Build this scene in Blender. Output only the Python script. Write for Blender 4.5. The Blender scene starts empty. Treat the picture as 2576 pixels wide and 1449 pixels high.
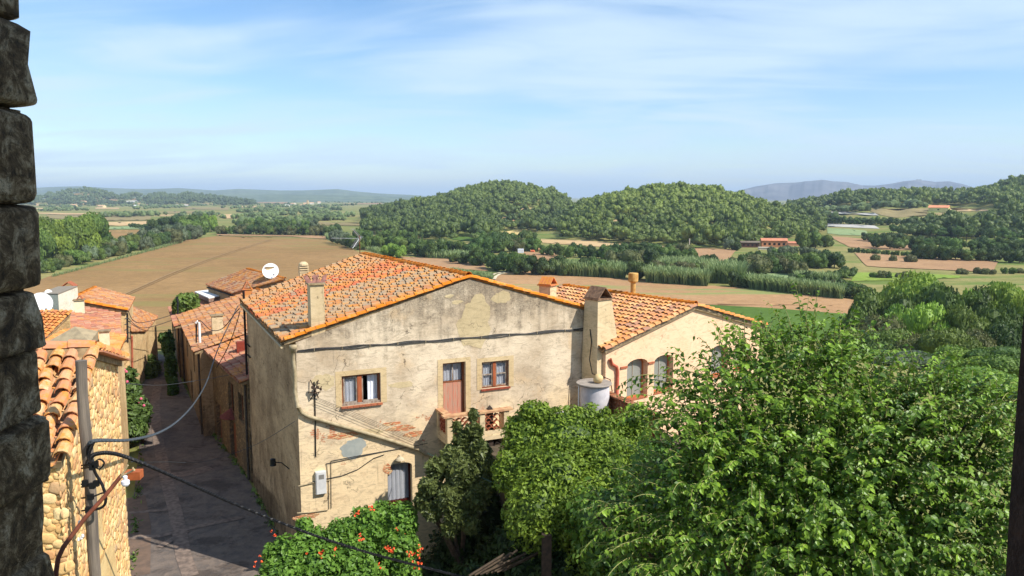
import bpy, math, random
import numpy as np
from mathutils import Vector, Matrix, geometry
R = math.radians
scene = bpy.context.scene
COL = scene.collection
# ---------------------------------------------------------------- camera
CAMZ = 13.6
PITCH = 6.764
FPX = 1935.0          # focal length in units of a 2576 wide picture
cam_d = bpy.data.cameras.new('camera')
cam_d.sensor_width = 36.0
cam_d.lens = 36.0 * FPX / 2576.0
cam_d.clip_start = 0.05
cam_d.clip_end = 60000
cam = bpy.data.objects.new('camera', cam_d)
COL.objects.link(cam)
cam.location = (0, 0, CAMZ)
cam.rotation_euler = (R(90 - PITCH), 0, 0)
scene.camera = cam
# ---------------------------------------------------------------- light
SUN_AZ, SUN_EL = 118.0, 45.0
SUN_STR, SKY_STR = 4.9, 0.13
scene.view_settings.view_transform = 'Standard'
scene.view_settings.look = 'None'
scene.view_settings.exposure = 0.45
scene.view_settings.gamma = 1.0
world = bpy.data.worlds.new('World')
scene.world = world
world.use_nodes = True
def build_world():
    nt = world.node_tree; nt.nodes.clear()
    N = nt.nodes.new; L = nt.links.new
    out = N('ShaderNodeOutputWorld'); bg = N('ShaderNodeBackground')
    sky = N('ShaderNodeTexSky'); sky.sky_type = 'NISHITA'; sky.sun_disc = False
    sky.sun_elevation = R(SUN_EL); sky.sun_rotation = R(SUN_AZ)
    sky.air_density = 1.0; sky.dust_density = 0.25; sky.ozone_density = 4.0; sky.altitude = 50
    tc = N('ShaderNodeTexCoord'); sep = N('ShaderNodeSeparateXYZ')
    L(tc.outputs['Generated'], sep.inputs[0])
    add = N('ShaderNodeMath'); add.operation = 'ADD'; add.inputs[1].default_value = 0.12
    L(sep.outputs[2], add.inputs[0])
    mx = N('ShaderNodeMath'); mx.operation = 'MAXIMUM'; mx.inputs[1].default_value = 0.05
    L(add.outputs[0], mx.inputs[0])
    dx = N('ShaderNodeMath'); dx.operation = 'DIVIDE'; L(sep.outputs[0], dx.inputs[0]); L(mx.outputs[0], dx.inputs[1])
    dy = N('ShaderNodeMath'); dy.operation = 'DIVIDE'; L(sep.outputs[1], dy.inputs[0]); L(mx.outputs[0], dy.inputs[1])
    cmb = N('ShaderNodeCombineXYZ'); L(dx.outputs[0], cmb.inputs[0]); L(dy.outputs[0], cmb.inputs[1])
    def noise(scl, det, rot, str_, off, dist):
        mp = N('ShaderNodeMapping'); mp.inputs['Rotation'].default_value = (0, 0, R(rot))
        mp.inputs['Scale'].default_value = str_; mp.inputs['Location'].default_value = off
        L(cmb.outputs[0], mp.inputs[0])
        n = N('ShaderNodeTexNoise'); n.inputs['Scale'].default_value = scl; n.inputs['Detail'].default_value = det
        n.inputs['Roughness'].default_value = 0.55; n.inputs['Distortion'].default_value = dist
        L(mp.outputs[0], n.inputs['Vector']); return n
    n1 = noise(0.55, 3, 14, (0.9, 1.3, 1), (3.1, 1.4, 0), 0.6)
    n2 = noise(1.3, 6, 24, (0.6, 1.5, 1), (0.3, 7.7, 0), 1.2)
    m = N('ShaderNodeMix'); m.data_type = 'FLOAT'; m.inputs[0].default_value = 0.36
    L(n1.outputs[0], m.inputs[2]); L(n2.outputs[0], m.inputs[3])
    cr = N('ShaderNodeMapRange'); cr.interpolation_type = 'SMOOTHSTEP'
    cr.inputs['From Min'].default_value = 0.38; cr.inputs['From Max'].default_value = 0.64
    cr.inputs['To Min'].default_value = 0.0; cr.inputs['To Max'].default_value = 0.82
    L(m.outputs[0], cr.inputs[0])
    mix = N('ShaderNodeMix'); mix.data_type = 'RGBA'
    hs = N('ShaderNodeHueSaturation'); hs.inputs['Saturation'].default_value = 1.12; L(sky.outputs[0], hs.inputs['Color'])
    L(cr.outputs[0], mix.inputs[0]); L(hs.outputs[0], mix.inputs[6])
    mix.inputs[7].default_value = (4.3, 5.35, 6.4, 1)
    L(mix.outputs[2], bg.inputs[0]); bg.inputs[1].default_value = SKY_STR
    L(bg.outputs[0], out.inputs[0])
build_world()
_a, _e = R(SUN_AZ), R(SUN_EL)
SUNV = Vector((math.sin(_a) * math.cos(_e), math.cos(_a) * math.cos(_e), math.sin(_e)))
sl = bpy.data.lights.new('sun', 'SUN'); sl.energy = SUN_STR; sl.angle = R(0.53); sl.color = (1.0, 0.95, 0.87)
so = bpy.data.objects.new('sun', sl); COL.objects.link(so); so.location = (20, -20, 60)
so.rotation_euler = (-SUNV).to_track_quat('-Z', 'Y').to_euler()
# ---------------------------------------------------------------- pixel rays (photograph units: 2576 x 1449)
_cp, _sp = math.cos(R(PITCH)), math.sin(R(PITCH))
CAM = Vector((0, 0, CAMZ))
def ray(px, py):
    cx = (px - 1288) / FPX; cy = -(py - 724.5) / FPX
    d = Vector((cx, _cp + cy * _sp, -_sp + cy * _cp))
    return d / d.y
def P(px, py, Y): return CAM + ray(px, py) * Y
def G(px, py, z=0.0):
    d = ray(px, py); t = (z - CAMZ) / d.z
    return CAM + d * t
def hit(px, py, p0, n):
    d = ray(px, py); t = (Vector(p0) - CAM).dot(n) / d.dot(n)
    return CAM + d * t
def az(a): return Vector((math.sin(R(a)), math.cos(R(a)), 0))
def S(r, g, b):
    f = lambda c: (c / 255 / 12.92) if c <= 10 else ((c / 255 + 0.055) / 1.055) ** 2.4
    return (f(r), f(g), f(b), 1)
def V3(*a): return Vector(a)
UP = Vector((0, 0, 1))
# ---------------------------------------------------------------- mesh collecting
class MB:
    def __init__(s): s.v = []; s.f = []; s.n = 0
    def add(s, V, F, t=0.5, m=0):
        V = np.asarray(V, dtype=np.float64).reshape(-1, 3)
        if isinstance(F, list):
            by = {}
            for f in F: by.setdefault(len(f), []).append(f)
            Fs = [np.array(x, dtype=np.int64) for x in by.values()]
        else: Fs = [np.asarray(F, dtype=np.int64)]
        for A in Fs:
            tt = np.full(len(A), t) if np.isscalar(t) else np.asarray(t)
            s.f.append((A + s.n, tt, np.full(len(A), m, dtype=np.int32)))
        s.v.append(V); s.n += len(V); return s
    def box(s, c, size, ux=None, uz=None, t=0.5, m=0):
        ux = Vector(ux or (1, 0, 0)).normalized(); uz = Vector(uz or (0, 0, 1)).normalized(); uy = uz.cross(ux)
        c = Vector(c); hx, hy, hz = size[0] / 2, size[1] / 2, size[2] / 2
        V = [c + ux * (i * hx) + uy * (j * hy) + uz * (k * hz) for k in (-1, 1) for (i, j) in ((-1, -1), (1, -1), (1, 1), (-1, 1))]
        return s.add([tuple(p) for p in V], [(3, 2, 1, 0), (4, 5, 6, 7), (0, 1, 5, 4), (1, 2, 6, 5), (2, 3, 7, 6), (3, 0, 4, 7)], t, m)
    def prism(s, pts, off, t=0.5, m=0):
        n = len(pts); off = Vector(off); A = [Vector(p) for p in pts]; B = [p + off for p in A]
        F = [tuple(range(n))[::-1], tuple(range(n, 2 * n))] + [(i, (i + 1) % n, n + (i + 1) % n, n + i) for i in range(n)]
        return s.add([tuple(p) for p in A + B], F, t, m)
    def tube(s, path, r, seg=8, t=0.5, m=0, caps=True):
        path = [Vector(p) for p in path]; k = len(path)
        rs = [r] * k if np.isscalar(r) else list(r)
        V = []; ref = None
        for i in range(k):
            d = (path[min(i + 1, k - 1)] - path[max(i - 1, 0)]).normalized()
            if ref is None: ref = UP if abs(d.z) < 0.9 else Vector((1, 0, 0))
            a = d.cross(ref).normalized(); b = a.cross(d); ref = b if abs(d.dot(UP)) > .9 else ref
            for j in range(seg):
                w = 2 * math.pi * j / seg
                V.append(tuple(path[i] + a * (math.cos(w) * rs[i]) + b * (math.sin(w) * rs[i])))
        F = [(i * seg + j, i * seg + (j + 1) % seg, (i + 1) * seg + (j + 1) % seg, (i + 1) * seg + j) for i in range(k - 1) for j in range(seg)]
        if caps: F += [tuple(range(seg)), tuple(range((k - 1) * seg, k * seg))[::-1]]
        return s.add(V, F, t, m)
    def lathe(s, c, prof, seg=24, t=0.5, m=0, axis=None):
        c = Vector(c); V = []
        for (r, z) in prof:
            for j in range(seg):
                w = 2 * math.pi * j / seg; V.append((c.x + r * math.cos(w), c.y + r * math.sin(w), c.z + z))
        k = len(prof)
        F = [(i * seg + j, i * seg + (j + 1) % seg, (i + 1) * seg + (j + 1) % seg, (i + 1) * seg + j) for i in range(k - 1) for j in range(seg)]
        F += [tuple(range(seg))[::-1], tuple(range((k - 1) * seg, k * seg))]
        return s.add(V, F, t, m)
    def mesh(s, name, mats, off=(0, 0, 0), smooth=False):
        V = np.concatenate(s.v) - np.array(off)
        me = bpy.data.meshes.new(name); me.vertices.add(len(V)); me.vertices.foreach_set('co', V.astype(np.float32).ravel())
        loops = np.concatenate([A.ravel() for A, _, _ in s.f]); tot = np.concatenate([np.full(len(A), A.shape[1]) for A, _, _ in s.f])
        st = np.concatenate([[0], np.cumsum(tot)[:-1]])
        me.loops.add(len(loops)); me.loops.foreach_set('vertex_index', loops.astype(np.int32))
        me.polygons.add(len(tot)); me.polygons.foreach_set('loop_start', st.astype(np.int32))
        me.polygons.foreach_set('material_index', np.concatenate([m for _, _, m in s.f]))
        me.polygons.foreach_set('use_smooth', np.full(len(tot), bool(smooth)))
        me.update(calc_edges=True)
        a = me.attributes.new('tint', 'FLOAT', 'FACE'); a.data.foreach_set('value', np.concatenate([t for _, t, _ in s.f]).astype(np.float32))
        for m in (mats if isinstance(mats, (list, tuple)) else [mats]): me.materials.append(m)
        return me
def worldloc(o):
    v = Vector((0, 0, 0))
    while o: v = v + o.location; o = o.parent
    return v
def part(name, mb, mat, parent, smooth=False, label=None):
    me = mb.mesh(name, mat, worldloc(parent), smooth); o = bpy.data.objects.new(name, me); COL.objects.link(o); o.parent = parent
    if label: o['label'] = label
    return o
def tagged(o, label, cat, group=None, kind=None):
    if label: o['label'] = label
    if cat: o['category'] = cat
    if group: o['group'] = group
    if kind: o['kind'] = kind
    return o
def thing(name, label, cat, loc=(0, 0, 0), group=None):
    o = bpy.data.objects.new(name, None); o.empty_display_size = 0.3; COL.objects.link(o); o.location = loc
    return tagged(o, label, cat, group)
def solo(name, mb, mat, label, cat, loc=(0, 0, 0), group=None, kind=None, smooth=False):
    me = mb.mesh(name, mat, loc, smooth); o = bpy.data.objects.new(name, me); COL.objects.link(o); o.location = loc
    return tagged(o, label, cat, group, kind)
def struct(name, mb, mat, smooth=False, label=None):
    return solo(name, mb, mat, label, None, kind='structure', smooth=smooth)
def copy_tree(o, parent=None):
    c = o.copy(); COL.objects.link(c); c.parent = parent
    for ch in [x for x in o.children]: copy_tree(ch, c)
    return c
# ---------------------------------------------------------------- materials
def newmat(name):
    m = bpy.data.materials.new(name); m.use_nodes = True; nt = m.node_tree
    b = nt.nodes['Principled BSDF']; b.inputs['Roughness'].default_value = 0.9
    b.inputs['Specular IOR Level'].default_value = 0.25
    return m, nt, b
class NT:
    def __init__(s, nt): s.nt = nt
    def N(s, t, **kw):
        n = s.nt.nodes.new(t)
        for k, v in kw.items(): setattr(n, k, v)
        return n
    def L(s, a, b): s.nt.links.new(a, b)
    def coord(s, scale=(1, 1, 1), obj=True, rot=0):
        tc = s.N('ShaderNodeTexCoord'); mp = s.N('ShaderNodeMapping'); mp.inputs['Scale'].default_value = scale
        mp.inputs['Rotation'].default_value = (0, 0, R(rot))
        if obj: s.L(tc.outputs['Object'], mp.inputs[0])
        else:
            g = s.N('ShaderNodeNewGeometry'); s.L(g.outputs['Position'], mp.inputs[0])
        return mp.outputs[0]
    def noise(s, vec, scale, detail=4, rough=.55, dist=0.0):
        n = s.N('ShaderNodeTexNoise'); n.inputs['Scale'].default_value = scale; n.inputs['Detail'].default_value = detail
        n.inputs['Roughness'].default_value = rough; n.inputs['Distortion'].default_value = dist
        s.L(vec, n.inputs['Vector']); return n.outputs[0]
    def ramp(s, fac, stops, interp='LINEAR'):
        r = s.N('ShaderNodeValToRGB'); e = r.color_ramp.elements; r.color_ramp.interpolation = interp
        while len(e) < len(stops): e.new(0.5)
        for i, (p, c) in enumerate(stops): e[i].position = p; e[i].color = c
        s.L(fac, r.inputs[0]); return r.outputs[0]
    def rng(s, x, a, b, c=0.0, d=1.0, smooth=True):
        r = s.N('ShaderNodeMapRange'); r.interpolation_type = 'SMOOTHSTEP' if smooth else 'LINEAR'
        for i, v in zip(('From Min', 'From Max', 'To Min', 'To Max'), (a, b, c, d)): r.inputs[i].default_value = v
        s.L(x, r.inputs[0]); return r.outputs[0]
    def mix(s, f, a, b, mode='MIX'):
        m = s.N('ShaderNodeMix'); m.data_type = 'RGBA'; m.blend_type = mode
        for sock, v in ((m.inputs[0], f), (m.inputs[6], a), (m.inputs[7], b)):
            if hasattr(v, 'links'): s.L(v, sock)
            elif isinstance(v, (int, float)): sock.default_value = v
            else: sock.default_value = v
        return m.outputs[2]
    def math(s, op, a, b=0.0):
        m = s.N('ShaderNodeMath'); m.operation = op
        for sock, v in ((m.inputs[0], a), (m.inputs[1], b)):
            if hasattr(v, 'links'): s.L(v, sock)
            else: sock.default_value = v
        return m.outputs[0]
    def attr(s, name='tint'):
        a = s.N('ShaderNodeAttribute'); a.attribute_name = name; return a.outputs['Fac']
    def bump(s, h, b, strength=.5, dist=.02):
        n = s.N('ShaderNodeBump'); n.inputs['Strength'].default_value = strength; n.inputs['Distance'].default_value = dist
        s.L(h, n.inputs['Height']); s.L(n.outputs[0], b.inputs['Normal'])
def simple(name, c1, c2=None, scale=8.0, rough=.85, bump=.2, bdist=.01, metal=0.0, spec=.25, detail=4, stretch=(1, 1, 1)):
    m, nt, b = newmat(name); t = NT(nt); v = t.coord(stretch); n = t.noise(v, scale, detail)
    c2 = c2 or tuple(x * .8 for x in c1[:3]) + (1,)
    t.L(t.ramp(t.rng(n, .3, .7), [(0, c1), (1, c2)]), b.inputs['Base Color'])
    b.inputs['Roughness'].default_value = rough; b.inputs['Metallic'].default_value = metal; b.inputs['Specular IOR Level'].default_value = spec
    if bump: t.bump(t.noise(v, scale * 4, 3), b, bump, bdist)
    return m
def tile_mat(name, cols, lichen=S(204, 136, 50), lich_amt=.35, scale=1.3, band=None):
    m, nt, b = newmat(name); t = NT(nt); v = t.coord()
    base = t.ramp(t.attr(), [(i / len(cols), c) for i, c in enumerate(cols)], 'CONSTANT')
    fine = t.noise(v, 22, 5, .7)
    base = t.mix(t.rng(fine, .35, .8, 0, .5), base, (*[x * .55 for x in cols[0][:3]], 1))
    pale = t.noise(v, 9, 4, .6, .4)
    base = t.mix(t.rng(pale, .5, .75, 0, .35), base, S(176, 160, 128))
    n = t.noise(v, scale, 6, .68, .3); n2 = t.noise(v, 11, 4, .7)
    f = t.math('MULTIPLY', t.rng(n, .5 - lich_amt * .3, .75 - lich_amt * .3), t.rng(n2, .35, .6))
    base = t.mix(t.math('MULTIPLY', f, .9), base, lichen)
    t.L(base, b.inputs['Base Color']); t.bump(fine, b, .35, .01)
    return m
def foliage(name, dark, light, trans=.25, rough=.55, spec=.3, rnd=.35):
    m, nt, b = newmat(name); t = NT(nt)
    oi = t.N('ShaderNodeObjectInfo')
    a = t.attr()
    c = t.mix(a, dark, light)
    hv = t.N('ShaderNodeHueSaturation')
    t.L(t.rng(oi.outputs['Random'], 0, 1, .5 - .04 * rnd, .5 + .03 * rnd, False), hv.inputs['Hue'])
    t.L(t.rng(oi.outputs['Random'], 0, 1, 1 - .45 * rnd, 1 + .5 * rnd, False), hv.inputs['Value'])
    t.L(c, hv.inputs['Color']); hv.inputs['Saturation'].default_value = 1.0
    t.L(hv.outputs[0], b.inputs['Base Color']); b.inputs['Roughness'].default_value = rough; b.inputs['Specular IOR Level'].default_value = spec
    if trans:
        tr = t.N('ShaderNodeBsdfTranslucent'); t.L(hv.outputs[0], tr.inputs[0]); mx = t.N('ShaderNodeMixShader'); mx.inputs[0].default_value = trans
        t.L(b.outputs[0], mx.inputs[1]); t.L(tr.outputs[0], mx.inputs[2]); t.L(mx.outputs[0], nt.nodes['Material Output'].inputs[0])
    return m
# ================================================================ terrain
PLAIN = -21.4
def smooth(t):
    t = np.clip(t, 0, 1); return t * t * (3 - 2 * t)
HILLS = [
 dict(c=[(840,560),(870,545),(900,530),(960,514),(1040,499),(1100,489),(1150,478),(1190,467),(1240,457),(1290,457),(1340,464),(1390,475),(1430,494),(1452,520),(1480,560)],
      Yc=1250, f=[(840,1000),(900,830),(1000,745),(1100,680),(1200,655),(1260,760),(1480,900)], back=500, can=13),
 dict(c=[(1340,575),(1385,555),(1430,522),(1470,502),(1540,482),(1600,465),(1660,460),(1720,455),(1760,459),(1800,469),(1850,480),(1900,492),(1940,507),(2000,520),(2060,533),(2120,548)],
      Yc=950, f=[(1340,640),(1450,580),(1700,560),(1850,540),(1950,640),(2120,800)], back=400, can=13),
 dict(c=[(1900,530),(1990,517),(2050,508),(2150,492),(2230,486),(2330,486),(2400,490),(2450,485),(2500,472),(2540,460),(2620,455),(2800,450),(3300,470)],
      Yc=1300, f=[(1900,1000),(2100,640),(2300,560),(3300,520)], back=500, can=8),
 dict(c=[(-200,490),(95,499),(180,482),(220,478),(260,485),(300,492),(380,493),(480,491),(560,501),(640,506)],
      Yc=3600, f=[(-200,2900),(640,3100)], back=1500, can=9),
]
for h in HILLS:
    h['px'] = np.array([a for a, _ in h['c']], float)
    h['z'] = np.array([P(a, b, h['Yc']).z - h['can'] for a, b in h['c']])
    h['fp'] = np.array([a for a, _ in h['f']], float); h['fy'] = np.array([b for _, b in h['f']], float)
def T(x, y):
    x = np.asarray(x, float); y = np.maximum(np.asarray(y, float), 0.5)
    px = 1288 + FPX * x / (y * _cp)
    dx = x + 8; dx = np.where(dx > 0, dx * 0.95, dx * 0.9)
    r = np.hypot(dx, (y - 22))
    z = PLAIN * smooth((r - 42) / 112.0)
    z = z + 0.5 * np.sin(x * .011 + 1) * np.cos(y * .009) * smooth((y - 300) / 400)
    for h in HILLS:
        zc = np.interp(px, h['px'], h['z'], left=-999, right=-999)
        edge = smooth((px - h['px'][0]) / 60) * smooth((h['px'][-1] - px) / 60)
        Yf = np.interp(px, h['fp'], h['fy'])
        t = (y - Yf) / (h['Yc'] - Yf)
        s = np.where(t < 1, smooth(t) * .75 + .25 * np.clip(t, 0, 1) ** 1.0, 1 - smooth((y - h['Yc']) / h['back']))
        bump = (2.2 * np.sin(px * .045 + y * .01) + 1.5 * np.sin(px * .09 - y * .017)) * s * (t < .93)
        hz = np.maximum(zc - PLAIN, 0) * edge * s
        z = np.where(t > 0, np.maximum(z, PLAIN + hz + bump * (hz > 3) * np.minimum(hz, 10) / 10), z)
    return z
def Tz(x, y): return float(T(x, y))
_YS = np.geomspace(25, 14000, 420)
def land(px, py):
    """points where photograph pixels meet the land"""
    px = np.atleast_1d(np.asarray(px, float)); py = np.atleast_1d(np.asarray(py, float))
    cx = (px - 1288) / FPX; cy = -(py - 724.5) / FPX
    den = _cp + cy * _sp; X = cx / den; Z = (-_sp + cy * _cp) / den
    YY = _YS[None, :]; D = CAMZ + Z[:, None] * YY - T(X[:, None] * YY, np.broadcast_to(YY, (len(px), len(_YS))))
    neg = D < 0; k = np.where(neg.any(1), neg.argmax(1), len(_YS) - 1); k = np.maximum(k, 1)
    a = _YS[k - 1].copy(); b = _YS[k].copy()
    for _ in range(18):
        m = (a + b) / 2; d = CAMZ + Z * m - T(X * m, m); up = d > 0
        a = np.where(up, m, a); b = np.where(up, b, m)
    return np.stack([X * b, b, T(X * b, b)], 1)
def inpoly(px, py, poly):
    px = np.asarray(px); py = np.asarray(py); c = np.zeros(px.shape, bool); n = len(poly)
    for i in range(n):
        x1, y1 = poly[i]; x2, y2 = poly[(i + 1) % n]
        if y1 == y2: continue
        c ^= ((y1 > py) != (y2 > py)) & (px < (x2 - x1) * (py - y1) / (y2 - y1) + x1)
    return c
def field_mat(name, c1, c2, green=None, g_amt=.0, scale=.02, rows=0.0, rowaz=0):
    m, nt, b = newmat(name); t = NT(nt); v = t.coord((1, 1, 1), False)
    n = t.noise(v, scale, 6, .62); n2 = t.noise(v, .35, 5, .75)
    c = t.ramp(t.rng(n, .32, .68), [(0, c1), (1, c2)])
    c = t.mix(t.rng(t.noise(v, .06, 5, .7, .6), .42, .7, 0, .4), c, tuple(x * .74 for x in c1[:3]) + (1,)); n3 = t.noise(t.coord((1, 1, 1), False), 1.6, 3, .8); c = t.mix(t.rng(n3, .45, .7, 0, .35), c, tuple(x * 1.25 for x in c2[:3]) + (1,)); c = t.mix(t.rng(n2, .3, .75, 0, .6), c, tuple(x * .62 for x in c1[:3]) + (1,))
    if rows:
        vr = t.coord((1, 1, 1), False, rowaz); w = t.N('ShaderNodeTexWave'); w.inputs['Scale'].default_value = rows; w.inputs['Distortion'].default_value = 2.5
        w.inputs['Detail Scale'].default_value = .4; w.inputs['Detail'].default_value = 3
        t.L(vr, w.inputs['Vector']); c = t.mix(t.rng(w.outputs['Fac'], .2, .9, 0, .22), c, tuple(x * .7 for x in c2[:3]) + (1,))
    if green:
        vg = t.coord((.35, 1.7, 1), False, -8); g = t.noise(vg, .022, 5, .66)
        c = t.mix(t.rng(g, .56 - g_amt, .66 - g_amt, 0, .8), c, green)
    t.L(c, b.inputs['Base Color']); b.inputs['Specular IOR Level'].default_value = .05; b.inputs['Roughness'].default_value = 1
    t.bump(n2, b, .6, .15)
    return m
GRASS = field_mat('grass_ground', S(116, 124, 66), S(164, 148, 98), S(92, 116, 52), .04, .008)
def build_ground():
    pxs = np.linspace(-1600, 4200, 291); ys = np.concatenate([[0.6], np.geomspace(3, 30000, 470)])
    A, B = np.meshgrid(pxs, ys); X = (A - 1288) / FPX * B * _cp; Z = T(X, B)
    V = np.stack([X, B, Z], 2).reshape(-1, 3); n = len(pxs); i, j = np.meshgrid(np.arange(n - 1), np.arange(len(ys) - 1)); a = (j * n + i).ravel()
    mb = MB(); mb.add(V, np.stack([a, a + 1, a + 1 + n, a + n], 1)); struct('ground', mb, GRASS, True)
    mb = MB(); mb.add([(-40, -40, -.02), (40, -40, -.02), (40, .6, -.02), (-40, .6, -.02)], [(0, 1, 2, 3)]); struct('ground', mb, GRASS)
build_ground()
FM = {
 'gold':  field_mat('stubble_field', S(142, 112, 72), S(166, 132, 88), S(134, 120, 72), .03, .012, .35, 62),
 'tan':   field_mat('tan_field', S(196, 164, 118), S(206, 176, 130), None, 0, .01, .2, 20),
 'pink':  field_mat('pinkish_field', S(166, 130, 96), S(182, 146, 108), None, 0, .01, .2, 80),
 'mid':   field_mat('half_green_field', S(170, 132, 94), S(184, 146, 106), S(126, 142, 82), .04, .012),
 'green': field_mat('green_crop', S(84, 108, 46), S(96, 122, 56), None, 0, .05, .6, 75),
 'lime':  field_mat('lime_grass', S(126, 150, 62), S(146, 162, 76), None, 0, .05),
 'straw': field_mat('straw_field', S(206, 178, 112), S(216, 192, 130), None, 0, .02, .3, 20),
 'olive': field_mat('olive_field', S(140, 126, 88), S(158, 142, 100), None, 0, .02, .2, 80),
 'pale':  field_mat('pale_field', S(190, 184, 172), S(202, 196, 186), None, 0, .02),
 'sage':  field_mat('sage_field', S(136, 156, 108), S(156, 168, 118), S(170, 160, 120), -.02, .03),
}
FIELDS = [
 ('gold', [(60,722),(97,707),(140,690),(250,665),(330,645),(400,625),(450,608),(545,595),(700,597),(820,604),(860,616),(905,636),(960,650),(1000,672),(1010,700),(1010,880),(60,880)]),
 ('pink', [(545,590),(700,591),(826,594),(824,602),(700,594),(545,593)]),
 ('olive', [(116,541),(379,543),(379,556),(245,557),(120,549)]), ('tan', [(90,535),(225,537),(380,540),(380,542.5),(225,541),(90,539.5)]),
 ('tan', [(225,558),(382,557),(380,567),(300,569),(225,565)]), ('gold', [(231,579),(357,578),(348,590),(268,603),(230,601)]),
 ('sage', [(232,573),(380,568),(380,577),(232,578)]), ('tan', [(90,512),(121,513),(121,518),(90,518)]), ('pink', [(107,501),(123,501),(123,508),(105,507)]),
 ('pink', [(182,488),(222,488),(228,494),(186,494)]), ('pink', [(282,490),(316,490),(318,496),(282,496)]), ('tan', [(211,500),(236,500),(236,506),(210,506)]),
 ('pink', [(245,502),(295,502),(293,508),(243,508)]), ('pale', [(300,505),(348,504),(348,510),(298,510)]), ('pink', [(331,499),(375,496.5),(375,501),(331,503)]),
 ('olive', [(462,522),(575,522),(575,529),(470,528)]), ('pale', [(440,515),(480,515),(482,518),(440,518)]), ('pink', [(642,507),(724,506),(722,513),(650,511)]),
 ('tan', [(538,539),(663,539),(660,549),(570,550)]), ('olive', [(410,531),(520,530),(520,537),(410,538)]), ('tan', [(820,503),(1000,503),(1000,506),(820,506)]),
 ('olive', [(767,560),(880,560),(990,565),(1079,577),(1050,576),(960,570),(880,567.5),(767,567)]),
 ('pink', [(905,621),(960,622),(962,632),(920,631)]), ('pink', [(1110,614),(1135,620),(1160,632),(1150,634),(1125,628)]),
 ('green', [(1120,597),(1165,595),(1203,600),(1202,608),(1150,605)]), ('pink', [(1000,646),(1089,648),(1215,661),(1228,683),(1139,677),(1040,662)]),
 ('straw', [(1262,583),(1312,579),(1328,592),(1265,591)]), ('green', [(1170,631),(1233,640),(1230,650),(1190,650)]),
 ('pink', [(1318,634),(1405,637),(1400,657),(1327,655)]), ('tan', [(1253,528),(1399,520),(1397,526),(1325,535),(1258,534)]), ('pink', [(1253,544),(1302,552),(1300,558),(1262,551)]),
 ('tan', [(1525,557),(1580,548),(1642,551),(1607,564),(1586,571),(1550,563)]),
 ('tan', [(1360,603),(1406,604),(1482,606),(1580,616),(1733,623),(1706,628),(1570,628),(1480,619),(1360,611)]),
 ('pink', [(1600,629),(1733,625),(1853,628),(1840,645),(1830,658),(1733,652),(1600,640)]), ('straw', [(1861,597),(1910,588),(1951,575),(1998,576),(1995,589),(1918,599)]),
 ('sage', [(1865,683),(2108,694),(2112,708),(1880,703)]),
 ('mid', [(1243,702),(1262,687),(1330,683),(1406,692),(1624,706),(1774,718),(1951,734),(2108,750),(2225,768),(2195,797),(2130,791),(1950,777),(1768,767),(1700,767),(1400,767),(1300,745),(1250,718)]),
 ('green', [(1700,767),(1768,767),(1950,777),(2130,791),(2200,798),(2200,860),(1900,860),(1700,800)]),
 ('pale', [(2073,531),(2199,536),(2211,543),(2083,538)]), ('olive', [(2189,527),(2342,524),(2320,544),(2255,548),(2211,541),(2189,532)]),
 ('tan', [(2388,524),(2487,527),(2487,532),(2388,532)]), ('pale', [(2082,563),(2199,568),(2213,576),(2082,571)]),
 ('pink', [(2085,595),(2175,601),(2284,611),(2298,628),(2260,631),(2138,623)]), ('sage', [(2080,574),(2180,580),(2184,594),(2082,590)]),
 ('pink', [(2150,637),(2296,646),(2512,657),(2500,680),(2466,685),(2344,679),(2267,676),(2182,671),(2168,658)]),
 ('lime', [(2150,686),(2267,687),(2417,694),(2412,701),(2250,706),(2141,709)]), ('tan', [(2558,568),(2600,568),(2600,583),(2558,583)]),
 ('olive', [(2280,545),(2380,541),(2390,536),(2290,533)]),
 ('tan', [(90,524),(160,524),(160,526.5),(90,526.5)]), ('tan', [(240,523),(300,523),(300,526),(240,526)]), ('pink', [(380,507),(450,506),(450,509),(380,510)]), ('tan', [(470,513),(540,512),(545,515),(470,516)]), ('tan', [(330,512),(372,512),(372,515),(330,515)]), ('tan', [(400,540),(500,539),(505,543),(400,544)]), ('tan', [(600,519),(660,519),(660,522),(600,522)]), ('olive', [(700,528),(800,527),(800,530),(700,531)]), ('pink', [(860,512),(960,511),(960,514),(860,515)]), ('tan', [(130,506),(180,506),(180,509),(130,509)]),
]
def drape(poly, off, ncol=24):
    ys = [p[1] for p in poly]; y0, y1 = min(ys) + .01, max(ys) - .01
    nr = max(3, int((y1 - y0) / 3) + 2); rows = np.linspace(y0, y1, nr); PX = []; PY = []
    for yy in rows:
        xs = []
        for i in range(len(poly)):
            (xa, ya), (xb, yb) = poly[i], poly[(i + 1) % len(poly)]
            if (ya > yy) != (yb > yy): xs.append(xa + (yy - ya) * (xb - xa) / (yb - ya))
        if len(xs) < 2: xs = [poly[0][0]] * 2
        PX.append(np.linspace(min(xs), max(xs), ncol)); PY.append(np.full(ncol, yy))
    PX = np.array(PX); PY = np.array(PY)
    # soft, uneven borders instead of ruled ones
    PY = PY + (1.2 * np.sin(PX * .09 + 1) * .35 + .35 * np.sin(PX * .31)) * min(1, (y1 - y0) / 18)
    V = land(PX.ravel(), PY.ravel()); V[:, 2] += off + .0003 * V[:, 1]
    i, j = np.meshgrid(np.arange(ncol - 1), np.arange(nr - 1)); a = (j * ncol + i).ravel()
    return V, np.stack([a, a + ncol, a + ncol + 1, a + 1], 1)
for k, (mt, poly) in enumerate(FIELDS):
    mb = MB(); V, F = drape(poly, .12 + .01 * (k % 5)); mb.add(V, F); struct('field', mb, FM[mt], True)
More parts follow.
